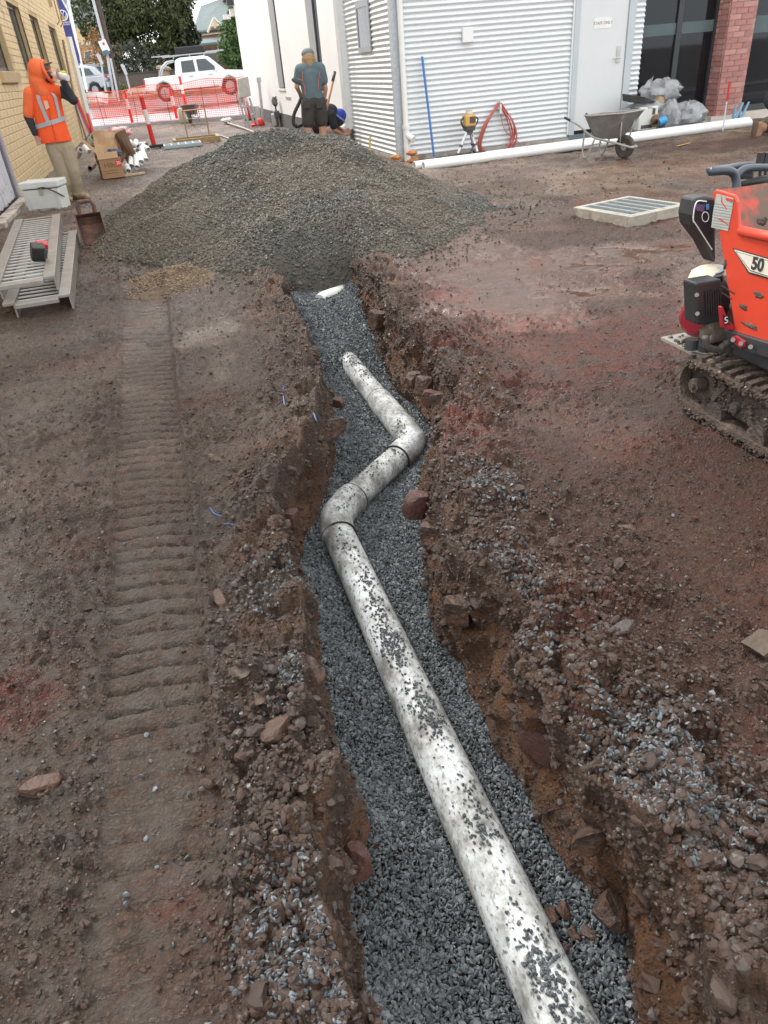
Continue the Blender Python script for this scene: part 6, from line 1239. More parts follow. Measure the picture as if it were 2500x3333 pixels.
def track(x0):
    po = loop(0); pi_ = loop(-.022); k = len(po); V = []
    for x in (x0, x0 + .18):
        V += [(x, y, z) for y, z in po]; V += [(x, y, z) for y, z in pi_]
    F = []
    for i in range(k):
        j = (i + 1) % k; F += [(i, j, 2 * k + j, 2 * k + i), (k + i, 3 * k + i, 3 * k + j, k + j), (i, k + i, k + j, j), (2 * k + i, 2 * k + j, 3 * k + j, 3 * k + i)]
    tr_o = MB().add(V, F).build('track', MUDT, td, smooth=30)
    # cleats round the belt
    L = [0]; 
    for i in range(k): L.append(L[-1] + math.dist(po[i], po[(i + 1) % k]))
    n_ = 46; M = MB()
    for q in range(n_):
        s_ = L[-1] * q / n_; i = max(j for j in range(k) if L[j] <= s_); f_ = (s_ - L[i]) / (L[i + 1] - L[i]); a = po[i]; b_ = po[(i + 1) % k]
        y = a[0] + (b_[0] - a[0]) * f_; z = a[1] + (b_[1] - a[1]) * f_; an = math.atan2(b_[1] - a[1], b_[0] - a[0])
        for hx, tw in ((.045, .22), (.135, -.22)): M.box((x0 + hx, y + math.sin(an) * .006, z - math.cos(an) * .006), (.088, .026, .026), Euler((an, 0, tw)).to_matrix())
    M.build('cleats', MUDT, tr_o)
    sp = MB().prism([(x0 + .03, y, z) for y, z in ((2.50, .20), (2.36, .215), (1.6, .20), (1.42, .18), (1.42, .10), (1.7, .085), (2.30, .085), (2.45, .12))], (.03, 0, 0)).build('side_frame', MUDS, td, bev=.006)
    MB().box((x0 + .026, 2.40, .16), (.02, .022, .11), (R(35), 0, 0)).build('rib', MUDS, sp)
    for y in (2.40, 2.14, 1.9, 1.66): MB().tube([(x0 + .012, y, .062), (x0 + .16, y, .062)], .052, 20).build('roller', MUDS, td, smooth=40)
    for y in (2.29, 2.02, 1.78): MB().tube([(x0 + .01, y, .135), (x0 + .05, y, .135)], .024, 14).build('roller_bolt', MUDS, td, smooth=40)
    for y in (2.30, 2.04): MB().tube([(x0 + .028, y, .168), (x0 + .034, y, .168)], .032, 16).build('axle_hole', BLK, td)
    w = MB().lathe([(.10, -.03), (.10, .03)], (x0 + .09, 2.545, .142), 20, (0, R(90), 0)).build('sprocket', MUDS, td)
    for q in range(9):
        t = q * 2 * math.pi / 9; MB().box((x0 + .07, 2.545 + math.cos(t) * .10, .142 + math.sin(t) * .10), (.05, .03, .03), (t, 0, 0)).build('tooth', MUDS, w)
    MB().tube([(x0 + .0, 2.545, .142), (x0 + .06, 2.545, .142)], .033, 16).tube([(x0 - .012, 2.545, .142), (x0 + .0, 2.545, .142)], .016, 6).build('sprocket_hub', MUDS, w, smooth=40)
    for dy, dz in ((-.10, -.02), (-.055, -.075)): MB().tube([(x0 + .05, 2.545 + dy, .142 + dz), (x0 + .058, 2.545 + dy, .142 + dz)], .022, 14).build('lightening_hole', BLK, w)
track(X0); track(X0 + .54)
MB().b2((X0 + .19, 1.45, .20), (X0 + .53, 2.62, .30)).b2((X0 + .10, 1.4, .30), (X0 + .64, 2.46, .385)).build('chassis', BKP, td, bev=.008)
ep = MB().b2((X0 + .03, 2.42, .255), (X0 + .55, 2.86, .268)).build('engine_plate', pm('pale_steel_plate', (.27, .26, .23), (.2, .185, .16), sc=9, rough=.5, c3=(.18, .13, .10), sc3=9, amt3=.38), td)
# skip body
def TX(px, py, X): return AX(px, py, X)
XS = 2.165
side = [(2.70, .925), (2.685, .94), (2.57, .932), (2.545, .91), (2.515, .83), (2.49, .805), (1.55, .84), (1.40, .50), (1.55, .41), (2.37, .395), (2.425, .42)]
MB().prism([(XS, y, z) for y, z in side], (.014, 0, 0)).build('skip_side', OR, td, bev=.005)
MB().prism([(XS + .60, y, z) for y, z in side], (.014, 0, 0)).build('skip_side', ORM, td, bev=.005)
MB().prism([(XS + .014, 2.69, .93), (XS + .60, 2.69, .93), (XS + .60, 2.41, .42), (XS + .014, 2.41, .42)], (0, -.014, .008)).build('skip_back', ORM, td)
MB().prism([(XS + .014, 2.41, .41), (XS + .60, 2.41, .41), (XS + .60, 1.5, .43), (XS + .014, 1.5, .43)], (0, 0, .014)).build('skip_floor', ORM, td)
MB().prism([(XS + .014, 1.55, .84), (XS + .60, 1.55, .84), (XS + .60, 1.42, .45), (XS + .014, 1.42, .45)], (0, .014, 0)).build('skip_front', ORM, td)
MB().tube([(XS + .005, 2.505, .808), (XS + .0, 2.3, .815), (XS + .0, 1.55, .842)], .019, 10).build('rolled_rim', OR, td, smooth=True)
MB().tube([(XS + .005, 2.40, .398), (XS + .01, 1.55, .412)], .016, 10).build('lower_rim', OR, td, smooth=True)
random.seed(9)
for i in range(7): MB().ball((XS + .1 + random.uniform(0, .4), 2.1 + random.uniform(-.4, .2), .46), random.uniform(.06, .13), 10, 6, (1.2, 1.2, .5), .25).build('mud_load', MUDT, td, smooth=True)
# number decal
def dec(pts, x, th=.0015): return MB().prism([TX(px, py, x) for px, py in pts], (-th, 0, 0))
dec([(2384, 806), (2512, 842), (2512, 912), (2437, 890)], XS - .0005).build('decal_border', BKP, td)
dec([(2390, 812), (2512, 847), (2512, 906), (2440, 885)], XS - .0025).build('decal_white', pm('decal_white', (.72, .68, .58), (.6, .56, .46), sc=9, rough=.5), td)
dec([(2396, 818), (2508, 850), (2508, 902), (2442, 881)], XS - .0045).build('decal_line', BKP, td)
dec([(2399, 820.5), (2506, 851.5), (2506, 899.5), (2443, 879)], XS - .0065).build('decal_field', MATS['decal_white'], td)
p0 = TX(2466, 862, XS - .0085); p1 = TX(2500, 871, XS - .0085); dv = (p1 - p0).normalized()
nt = txt('50', .066, BKP, 'machine_number', td, frame_mat(p0, dv, (0, 0, 1)), .0012, bold=.0022); 
# worn data sticker and scratches
dec([(2333, 630), (2388, 645), (2384, 680), (2370, 752), (2316, 740), (2322, 690)], XS - .0008).build('worn_sticker', pm('worn_sticker', (.40, .41, .39), (.33, .34, .32), sc=12, rough=.6), td)
for k in range(9):
    y0 = 662 + k * 9; dec([(2326 - k * .8, y0), (2382 - k * 1.2, y0 + 9), (2382 - k * 1.2, y0 + 10), (2326 - k * .8, y0 + 1)], XS - .0025, .0006).build('sticker_line', pm('sticker_ink', (.16, .16, .16), sc=9), td)
for pts_ in (((2349, 632), (2350, 655), (2366, 680), (2364, 681), (2347, 657)), ((2332, 709), (2348, 713), (2371, 730), (2370, 732), (2346, 717)), ((2362, 642), (2386, 650), (2383, 658), (2364, 652))): dec(pts_, XS - .0034, .0006).build('paint_scratch', OR, td)
dec([(2345, 922), (2392, 955), (2390, 959), (2345, 929)], XS - .0006, .0006).build('scuff', MUDS, td); dec([(2348, 948), (2383, 972), (2381, 975), (2348, 954)], XS - .0006, .0006).build('scuff', MUDS, td)
# control console at the rear
Yc = 2.80
con = [(2262, 645), (2300, 640), (2330, 642), (2332, 860), (2296, 790), (2254, 735), (2250, 700)]
MB().prism([AY(a, b_, Yc) for a, b_ in con], (.0, .10, 0)).build('console', BKP, td, bev=.012)
MB().tube(spline([AY(a, b_, Yc - .004) for a, b_ in ((2300, 656), (2268, 657), (2257, 700), (2258, 722), (2264, 728), (2318, 812))], 4), .0028, 5).build('console_outline', WHITE, td)
MB().tube([AY(2296 + 11 * math.cos(t), 706 + 16 * math.sin(t), Yc - .004) for t in [i * .33 for i in range(20)]], .002, 5).build('console_ring', WHITE, td)
MB().prism([AY(a, b_, Yc - .003) for a, b_ in ((2266, 664), (2294, 666), (2292, 690), (2267, 686))], (0, -.001, 0)).build('blue_sticker', pm('sticker_blue', (.06, .09, .25), (.3, .1, .15), sc=40, rough=.5), td)
MB().prism([AY(a, b_, Yc - .003) for a, b_ in ((2297, 664), (2308, 664), (2308, 682), (2298, 682))], (0, -.001, 0)).build('blue_icon', pm('sticker_sky', (.1, .3, .6), sc=40, rough=.5), td)
HB = pm('blue_black_tube', (.05, .065, .085), (.035, .045, .06), sc=7, rough=.35)
MB().tube(spline([AY(2312, 558, 2.83), AY(2368, 556, 2.83), AY(2390, 568, 2.83), AY(2398, 600, 2.82), AY(2396, 650, 2.8)], 6), .018, 10).build('handle_bar', HB, td, smooth=True)
MB().tube(spline([AY(2312, 556, 2.86), AY(2370, 546, 2.98), AY(2440, 538, 3.02), AY(2520, 548, 3.0)], 6), .016, 10).build('handle_bar', HB, td, smooth=True)
MB().tube(spline([AY(2392, 575, 2.83), AY(2430, 548, 2.86), AY(2520, 545, 2.9)], 6), .016, 10).build('handle_bar', HB, td, smooth=True)
for q in range(4):
    MB().tube([AY(2402, 602 + q * 11, 2.9), AY(2530, 578 + q * 13, 2.9)], .02, 8).build('lever_boot', BLK, td, smooth=True)
MB().b2(tuple(AY(2396, 650, 2.86)), tuple(AY(2560, 622, 2.96))).build('console_top', BKP, td, bev=.006)
for px in (2475, 2493): MB().box(AY(px, 516, 2.95), (.025, .02, .05)).tube([AY(px, 530, 2.95), AY(px - 2, 590, 2.93)], .007, 6).build('lever', BLK, td)
for px in (2424, 2437): MB().tube([AY(px, 545, 2.93), AY(px - 4, 600, 2.92)], .022, 8).build('grip', BLK, td, smooth=True)
# engine
Ye = 2.72
en = MB().b2((X0 + .10, 2.60, .30), (X0 + .40, 2.84, .46)).build('engine_block', pm('engine_cast', (.22, .19, .15), (.14, .12, .10), sc=12, rough=.6, bump=.4), td, bev=.015)
tk = AY(2283, 925, 2.74); MB().lathe([(.085, -.085), (.10, -.03), (.105, -.012), (.112, -.01), (.112, 0), (.10, .012), (.088, .05), (.06, .068), (.0, .072)], tk + Vector((.045, .0, 0)), 24, sx=1.0, sy=.95).build('fuel_tank', pm('cream_tank', (.68, .64, .50), (.6, .55, .42), sc=5, rough=.4), en, smooth=35)
MB().tube([AY(2332, 905, 2.7), AY(2330, 880, 2.7)], .034, 14).build('filler_cap', pm('blue_grey_cap', (.25, .31, .38), sc=7, rough=.3, metal=.3), en, smooth=40); MB().tube([AY(2340, 930, 2.66), AY(2338, 895, 2.66)], .02, 10).build('filler_neck', BKP, en)
MB().prism([AY(a, b_, 2.655) for a, b_ in ((2262, 920), (2285, 915), (2285, 950), (2256, 930))], (0, -.001, 0)).build('warning_sticker', pm('warn_yellow', (.65, .50, .06), sc=30, rough=.5), en)
mf = MB().prism([AY(a, b_, 2.56) for a, b_ in ((2264, 922), (2350, 908), (2352, 1046), (2296, 1060), (2268, 1058))], (0, .09, 0)).build('muffler_guard', BKP, en, bev=.01)
for q in range(7): MB().tube([AY(2298 + q * 7.5, 948 - q, 2.553), AY(2301 + q * 7.5, 1026 - q * 1.3, 2.553)], .005, 5).build('guard_slot', BLK, mf)
for px, py in ((2268, 960), (2270, 1021)): MB().tube([AY(px, py, 2.56), AY(px, py, 2.545)], .009, 10).build('bolt', BOLT, mf)
rc = AY(2240, 1040, 2.72); MB().lathe([(.02, -.035), (.06, -.032), (.085, -.01), (.09, .03)], rc + Vector((.045, 0, 0)), 22, (0, R(90), R(20))).build('recoil_cover', pm('engine_red', (.26, .015, .028), (.2, .015, .024), sc=7, rough=.4, c3=(.25, .18, .14), sc3=9, amt3=.33), en, smooth=35)
MB().lathe([(.04, -.03), (.11, -.02), (.115, .04)], AY(2256, 985, 2.70) + Vector((.06, 0, 0)), 18, (0, R(90), 0)).build('fan_housing', BKP, en, smooth=35)
MB().tube([AY(2292, 1070, 2.56), AY(2295, 1095, 2.56)], .02, 10).tube([AY(2285, 1085, 2.55), AY(2312, 1080, 2.55)], .014, 8).build('elbow_fitting', BOLT, en, smooth=40)
for a in (((2296, 1095), (2305, 1130), (2345, 1140), (2372, 1135)), ((2365, 1110), (2375, 1150), (2420, 1185), (2445, 1205)), ((2336, 1150), (2352, 1128), (2365, 1122)), ((2350, 1158), (2370, 1140), (2392, 1132)), ((2400, 1150), (2415, 1128), (2428, 1110))):
    MB().tube(spline([AY(px, py, 2.50) for px, py in a], 5), .0155, 8).build('hydraulic_hose', pm('muddy_hose', (.09, .08, .07), (.06, .055, .05), sc=12, rough=.6), td, smooth=True)
for px, py in ((2252, 1118), (2290, 1140)): MB().lathe([(.03, -.025), (.026, .02)], AY(px, py, 2.62), 12).build('engine_mount', BKP, td)
brk = MB().prism([AY(a, b_, 2.43) for a, b_ in ((2346, 1000), (2354, 998), (2372, 1045), (2392, 1062), (2392, 1080), (2352, 1066))], (0, .02, 0)).build('red_bracket', pm('bracket_red', (.42, .025, .04), sc=7, rough=.45), td, bev=.003)
MB().prism([AY(a, b_, 2.427) for a, b_ in ((2352, 1025), (2362, 1026), (2376, 1056), (2360, 1060))], (0, -.001, 0)).build('hook_sticker', BKP, brk); txt('S', .04, WHITE, 'hook_mark', brk, frame_mat(AY(2364, 1043, 2.424), (1, 0, .25), (0, 0, 1)), .0008)
b2_ = MB().prism([TX(a, b_, XS - .03) for a, b_ in ((2380, 1095), (2395, 1092), (2424, 1112), (2422, 1130), (2410, 1133), (2380, 1112))], (.01, 0, 0)).build('red_plate', MATS['bracket_red'], td, bev=.003)
for px, py in ((2386, 1106), (2412, 1118), (2443, 1129)): MB().tube([TX(px, py, XS - .03), TX(px, py, XS - .045)], .0095, 8).build('bolt', BOLT, b2_)
MB().prism([TX(a, b_, XS - .02) for a, b_ in ((2352, 1070), (2420, 1092), (2520, 1122), (2520, 1172), (2440, 1150), (2372, 1112))], (.03, 0, 0)).build('pivot_beam', BKP, td, bev=.005)

# mud clinging to the tracks and engine plate
rs = np.random.default_rng(88); n_ = 900
P_ = np.concatenate([np.stack([rs.uniform(X0, X0 + .18, n_), rs.uniform(1.5, 2.62, n_), .252 + rs.uniform(-.004, .004, n_)], 1), np.stack([X0 + rs.uniform(-.004, .004, 420), rs.uniform(1.5, 2.6, 420), np.where(rs.uniform(size=420) < .55, rs.uniform(.0, .03, 420), rs.uniform(.22, .25, 420))], 1), np.stack([X0 + .03 + rs.uniform(-.006, .002, 260), rs.uniform(1.5, 2.45, 260), rs.uniform(.09, .2, 260)], 1), np.stack([rs.uniform(X0 + .04, X0 + .3, 90), rs.uniform(2.45, 2.85, 90), np.full(90, .27)], 1)])
scatter('clinging_mud', 'clod', P_, rs.uniform(.008, .026, len(P_)), parent=td, seed=14)
for (px, py, w_, h_) in ((2420, 1000, .05, .02), (2470, 960, .06, .025), (2440, 1060, .09, .02), (2360, 860, .02, .04), (2480, 720, .05, .03)):
    p_ = TX(px, py, XS); MB().ball(p_, .5, 9, 6, (.006, w_, h_), .35).build('mud_splash', MUDT, td, smooth=True)
# ================================================================== PEOPLE
SKIN = pm('skin', (.50, .29, .21), (.45, .25, .18), sc=9, rough=.55); SKR = pm('ruddy_skin', (.46, .24, .18), (.40, .20, .15), sc=9, rough=.55)
def soft(M, name, mat, par, vox=.014, sm=6, local=False):
    o = M.build(name, mat, par, smooth=True, local=local); r = o.modifiers.new('remesh', 'REMESH'); r.mode = 'VOXEL'; r.voxel_size = vox; r.use_smooth_shade = True
    s = o.modifiers.new('smooth', 'SMOOTH'); s.factor = .5; s.iterations = sm; return o
def limb(M, pts, rs, n=12, flat=1.0):
    M.tube(pts, list(rs), n, flat=flat)
    for p, r in zip(pts, rs): M.ball(p, r * (.98 if flat == 1 else min(flat, 1) * .97), 12, 8)
    return M
def hand(M, w, d, side, curl=.5, s=1.0):
    """palm and five bent fingers from wrist w along d; side = direction across the palm toward the thumb"""
    d = Vector(d).normalized(); side = Vector(side).normalized(); nrm = d.cross(side).normalized(); w = Vector(w)
    limb(M, [w, w + d * .05 * s, w + d * .09 * s], [.026 * s, .036 * s, .034 * s], 10, flat=.6)
    for k, (o, L) in enumerate(((.030, .072), (.010, .082), (-.011, .076), (-.031, .060))):
        a = w + d * .085 * s + side * o * s; b_ = a + (d * math.cos(curl * .6) + nrm * math.sin(curl * .6)) * L * .5 * s; c_ = b_ + (d * math.cos(curl * 1.6) + nrm * math.sin(curl * 1.6)) * L * .5 * s
        limb(M, [a, b_, c_], [.0105 * s, .0095 * s, .0085 * s], 8)
    a = w + d * .03 * s + side * .028 * s; b_ = a + (d * .6 + side * .7) * .035 * s; c_ = b_ + (d * .9 + nrm * .4) * .035 * s; limb(M, [a, b_, c_], [.014 * s, .012 * s, .010 * s], 8)
def head(M, c, fwd, s=1.0):
    c = Vector(c); f = Vector(fwd).normalized(); up = Vector((0, 0, 1)); up = (up - f * up.dot(f)).normalized(); r = f.cross(up)
    M.ball(c + up * .03 * s, .098 * s, 16, 12, (1, 1, 1.12)); M.ball(c - up * .045 * s + f * .028 * s, .072 * s, 14, 10, (1, 1, 1.05))
    limb(M, [c + f * .092 * s + up * .012 * s, c + f * .118 * s - up * .02 * s], [.013 * s, .018 * s], 8)          # nose
    limb(M, [c + f * .085 * s - up * .055 * s - r * .022 * s, c + f * .092 * s - up * .055 * s, c + f * .085 * s - up * .055 * s + r * .022 * s], [.008, .011, .008], 8)  # mouth
    for sg in (-1, 1):
        M.ball(c + r * sg * .096 * s - f * .008 * s, .026 * s, 8, 6, (.5, .8, 1.2)); limb(M, [c + f * .088 * s + up * .035 * s + r * sg * .018, c + f * .078 * s + up * .037 * s + r * sg * .05], [.010, .009], 8)
    return f, up, r
def eyes(c, f, up, r, par, s=1.0):
    for sg in (-1, 1): MB().ball(Vector(c) + f * .088 * s + up * .016 * s + r * sg * .034 * s, .011, 8, 6).build('eye', pm('eye_dark', (.05, .04, .035), sc=5, rough=.2), par, smooth=True)

# ---------- worker in orange drinking
Y1 = 12.75
def J(px, py, dy=0.0, Y=Y1): return AY(px, py, Y + dy)
w1 = thing('person', 'person in orange hooded high visibility vest and khaki trousers drinking from a bottle', 'person', (J(235, 660).x, Y1, 0))
M = MB(); hc = J(136, 236); f1, u1, r1 = head(M, hc, (.93, -.30, .22), 1.0)
limb(M, [J(140, 285), J(141, 262)], [.06, .058]); 
torso = [J(152, 300), J(155, 345), J(165, 405), J(178, 455), J(190, 482)]
M.tube(torso, [.15, .175, .165, .155, .15], 16, flat=.66)
for p, r in zip(torso, (.1, .11, .1, .1, .1)): M.ball(p, r, 12, 8)
aL = [J(97, 305), J(92, 380, .02), J(116, 442, -.05)]; aR = [J(203, 300), J(238, 324, -.10), J(203, 262, -.16)]
limb(M, [J(130, 300), aL[0], aL[1], aL[2]], [.07, .066, .046, .032]); limb(M, [J(175, 300), aR[0], aR[1], aR[2]], [.07, .066, .046, .033])
hand(M, aL[2], J(130, 470, -.08) - aL[2], (.9, -.4, .2), .7); hand(M, aR[2], J(190, 246, -.16) - aR[2], (-.2, -.5, .9), 1.0)
lL = [J(176, 478), J(203, 560, -.03), J(216, 645)]; lR = [J(214, 476), J(238, 555, -.03), J(253, 636, .05)]
for l_ in (lL, lR): l_[2].z = .09; limb(M, l_, [.095, .066, .042])
body1 = soft(M, 'body', SKR, w1, .011, 4); eyes(hc, f1, u1, r1, w1)
# trousers
KH = pm('khaki_trousers', (.36, .30, .21), (.29, .24, .165), sc=5, rough=.85, bump=.5, bsc=14, c3=(.20, .15, .11), sc3=5, amt3=.33)
M = MB(); limb(M, [J(180, 455), J(192, 478), J(196, 490)], [.165, .175, .16], 16, flat=.72)
for l_ in (lL, lR):
    e_ = l_[1].lerp(l_[2], .96); m1 = l_[0].lerp(l_[1], .5); m2 = l_[1].lerp(l_[2], .5) + Vector((.01, -.01, 0)); limb(M, [l_[0], m1, l_[1], m2, l_[1].lerp(l_[2], .85), e_], [.122, .112, .098, .094, .083, .09])
soft(M, 'trousers', KH, w1, .012, 4)
BOOT = pm('tan_work_boot', (.38, .26, .14), (.28, .19, .11), sc=9, rough=.7, bump=.4, c3=(.14, .10, .07), sc3=8, amt3=.4)
for l_, d_ in ((lL, Vector((.35, -.9, 0))), (lR, Vector((.75, -.62, 0)))):
    a = Vector((l_[2].x, l_[2].y, 0)); M = MB(); limb(M, [a + Vector((0, 0, .17)), a + Vector((0, 0, .06)) - d_ * .03], [.068, .062]); limb(M, [a + Vector((0, 0, .052)) - d_ * .05, a + Vector((0, 0, .055)) + d_ * .1, a + Vector((0, 0, .048)) + d_ * .19], [.05, .054, .045]); bt = soft(M, 'boot', BOOT, w1, .010, 3)
    MB().tube([a - d_ * .09 + Vector((0, 0, .014)), a + d_ * .06 + Vector((0, 0, .014)), a + d_ * .235 + Vector((0, 0, .014))], [.045, .056, .048], 12, flat=.3).build('sole', pm('boot_sole', (.12, .09, .07), sc=9, rough=.8), bt, smooth=40)
# vest
HV = pm('hi_vis_orange', (.88, .105, .018), (.80, .085, .015), sc=5, rough=.75, bump=.45, bsc=13); HVL = pm('hood_orange', (.86, .17, .05), (.78, .14, .04), sc=5, rough=.8, bump=.45, bsc=12)
tz = [J(148, 296), J(152, 318), J(156, 350), J(164, 395), J(174, 435), J(182, 463)]; trx = [.13, .19, .205, .21, .222, .235]; FL = .66
M = MB(); M.tube(tz, trx, 20, flat=FL); limb(M, [J(108, 304), J(150, 290), J(196, 300)], [.082, .11, .082]); M.ball(J(165, 400), .13, 12, 8)
soft(M, 'vest', HV, w1, .014, 5)
def vfront(u, t, out=.012):
    """point on the vest's front: u across (-1..1), t height along the torso (0 top .. 1 hem)"""
    k = t * (len(tz) - 1); i = min(int(k), len(tz) - 2); f_ = k - i; c_ = tz[i].lerp(tz[i + 1], f_); rx = trx[i] + (trx[i + 1] - trx[i]) * f_ + out
    return c_ + Vector((u * rx, -math.sqrt(max(0, 1 - u * u)) * rx * FL, 0))
REF = pm('reflective_tape', (.42, .43, .45), (.36, .37, .39), sc=8, rough=.4, metal=.2); vst = [o for o in w1.children if o.name.startswith('vest')][0]
def strip(fn, n, w, name):
    P = [fn(i / n) for i in range(n + 1)]; V = []; F = []
    for i, p in enumerate(P):
        d = (P[min(i + 1, n)] - P[max(i - 1, 0)]).normalized(); c_ = tz[2].lerp(tz[4], .5); out = Vector((p.x - c_.x, (p.y - c_.y) * 2, 0)).normalized(); s_ = d.cross(out).normalized() * w / 2
        V += [p - s_, p + s_]
    for i in range(n): F.append((2 * i, 2 * i + 1, 2 * i + 3, 2 * i + 2))
    o = MB().add(V, F).build(name, REF, vst); md = o.modifiers.new('t', 'SOLIDIFY'); md.thickness = .004; md.offset = 0
strip(lambda s: vfront(math.sin((s - .5) * 3.1), .62 - .05 * math.sin((s - .5) * 3.1)), 24, .055, 'waist_tape')
strip(lambda s: vfront(-.62 + .55 * s ** 1.1, .05 + .55 * s), 14, .052, 'shoulder_tape'); strip(lambda s: vfront(.60 + .08 * s, .05 + .53 * s), 14, .045, 'shoulder_tape')
q = [vfront(u, t, .016) for u, t in ((-.16, .26), (.10, .25), (.16, .40), (-.08, .43))]; MB().add(q, [(0, 1, 2, 3)]).build('pocket_patch', pm('pale_patch', (.75, .45, .30), sc=5), vst)
MB().tube([vfront(.12, t, .008) for t in (.05, .3, .6, .95)], .006, 5).build('zip', pm('dark_orange', (.55, .07, .015), sc=5), vst)
M = MB(); limb(M, [J(98, 303), J(96, 335), J(94, 370, .01)], [.088, .086, .082]); soft(M, 'sleeve', HVL, w1, .013, 4)
NV = pm('navy_sleeve', (.022, .024, .034), (.03, .032, .042), sc=6, rough=.85, bump=.4, bsc=12)
M = MB(); limb(M, [J(96, 345), aL[1], J(114, 434, -.05)], [.075, .066, .046]); soft(M, 'navy_sleeve', NV, w1, .012, 3)
M = MB(); limb(M, [J(205, 300), aR[1], J(207, 268, -.155)], [.085, .072, .050]); soft(M, 'navy_sleeve', NV, w1, .012, 3)
# hood, beard, cap
M = MB(); M.ball(hc + u1 * .035 - f1 * .035, .142, 18, 12, (1, 1, 1.08)); limb(M, [J(125, 262) - f1 * .01, J(132, 290), J(146, 302)], [.125, .125, .13]); hood = soft(M, 'hood', HVL, w1, .012, 4)
M = MB(); M.tube([hc + f1 * (.085) + (u1 * math.cos(t) * .13 + r1 * math.sin(t) * .098) - u1 * .01 for t in [i * .314 for i in range(21)]], .024, 8); soft(M, 'hood_edge', HVL, w1, .010, 2)
M = MB(); M.ball(hc - u1 * .06 + f1 * .068, .060, 12, 8, (1, 1.1, .95)); M.ball(hc - u1 * .085 + f1 * .045, .058, 12, 8); soft(M, 'beard', pm('dark_beard', (.075, .05, .04), sc=30, rough=.9, bump=.6), w1, .009, 2)
MB().ball(hc + u1 * .055 + f1 * .035, .102, 14, 8, (1, 1, .75)).build('cap', pm('brown_cap', (.14, .10, .075), sc=8, rough=.8), w1, smooth=True)
MB().prism([hc + f1 * .09 + u1 * .062 + r1 * .075, hc + f1 * .175 + u1 * .060 + r1 * .055, hc + f1 * .20 + u1 * .060, hc + f1 * .175 + u1 * .060 - r1 * .055, hc + f1 * .09 + u1 * .062 - r1 * .075], u1 * .014).build('cap_brim', MATS['brown_cap'], w1, bev=.004)
# bottle
mo = hc + f1 * .105 - u1 * .055; bd = (J(207, 250, -.17) - mo).normalized(); bt = thing('milk_bottle', 'white plastic milk bottle held to the mouth of the worker in orange', 'bottle', mo)
Mb = bd.to_track_quat('Z', 'Y').to_matrix(); MB().lathe([(.014, 0), (.016, .03), (.030, .06), (.044, .10), (.046, .14), (.044, .22), (.046, .28), (.042, .30)], mo, 16, Mb).build('bottle', pm('milk_white', (.78, .76, .74), sc=4, rough=.35), bt, smooth=35)
MB().lathe([(.0465, .13), (.0475, .13), (.0475, .235), (.0465, .235)], mo, 16, Mb, cap=False).build('bottle_label', pm('bottle_label', (.70, .68, .66), (.5, .45, .43), sc=25, rough=.4), bt, smooth=35)
MB().ball(J(205, 236, -.05), .035, 8, 6, (1.3, .7, .7)).build('bottle_end', pm('lime', (.55, .65, .05), sc=5), bt)

# ---------- worker in teal shirt seen from behind
Y2 = 14.0
def K(px, py, dy=0.0): return AY(px, py, Y2 + dy)
w2 = thing('person', 'person with long fair hair, cap, teal shirt and dark shorts seen from behind', 'person', (K(1025, 400).x, Y2, 0))
M = MB(); hc = K(1004, 190, .03); f2, u2, r2 = head(M, hc, (.05, .9, -.35)); limb(M, [K(1006, 228), K(1005, 205)], [.06, .058])
ts = [K(1008, 232), K(1011, 262), K(1016, 300), K(1020, 330)]; M.tube(ts, [.16, .165, .15, .15], 16, flat=.62)
for p in ts: M.ball(p, .1, 12, 8)
A1 = [K(976, 226), K(966, 283, .04), K(982, 316, .22)]; A2 = [K(1043, 222), K(1060, 290, .04), K(1053, 340, .14)]
for a in (A1, A2): limb(M, [K(1009, 226), a[0], a[1], a[2]], [.07, .062, .043, .031])
hand(M, A1[2], (.1, .6, -.5), (1, 0, .2), .9); hand(M, A2[2], (-.1, .3, -.9), (-1, 0, .1), .7)
L1 = [K(1002, 335), K(1000, 402), K(1004, 470)]; L2 = [K(1040, 333), K(1048, 400), K(1052, 468)]
for l_ in (L1, L2): l_[2] = Vector((l_[2].x, Y2, .08)); l_[1].z = .50; limb(M, [l_[0], l_[1], l_[1].lerp(l_[2], .35), l_[2]], [.095, .062, .062, .04])
for l_ in (L1, L2): limb(M, [l_[2], l_[2] + Vector((0, .16, -.04))], [.045, .04])
soft(M, 'body', SKIN, w2, .011, 4); eyes(hc, f2, u2, r2, w2)
TE = pm('teal_shirt', (.115, .165, .185), (.09, .135, .155), sc=4, rough=.85, bump=.4, bsc=12)
M = MB(); M.tube([K(1008, 218), K(1009, 232), K(1011, 262), K(1016, 300), K(1022, 326)], [.10, .185, .19, .178, .185], 20, flat=.64); limb(M, [K(980, 226), K(1008, 216), K(1040, 222)], [.088, .09, .088])
for a in (A1, A2): limb(M, [a[0], a[0].lerp(a[1], .58)], [.088, .082])
sh2 = soft(M, 'shirt', TE, w2, .013, 5)
CO = pm('coral_trim', (.50, .16, .12), sc=5, rough=.7)
MB().tube([K(1006, 212) + Vector((math.cos(t) * .075, math.sin(t) * .06, 0)) for t in [i * .42 for i in range(16)]], .014, 6).build('collar', CO, sh2, smooth=True)
for pts_ in (((984, 232), (985, 262), (992, 285), (993, 310)), ((1041, 232), (1037, 262), (1036, 290)), ((968, 256), (984, 262)), ((1048, 254), (1038, 245))): MB().tube(spline([K(px, py, -.125) for px, py in pts_], 4), .006, 5).build('piping', CO, sh2)
SHT = pm('charcoal_shorts', (.055, .052, .05), (.042, .04, .04), sc=6, rough=.9, bump=.4, bsc=12)
M = MB(); limb(M, [K(1020, 318), K(1021, 338), K(1021, 348)], [.165, .175, .16], 16, flat=.74)
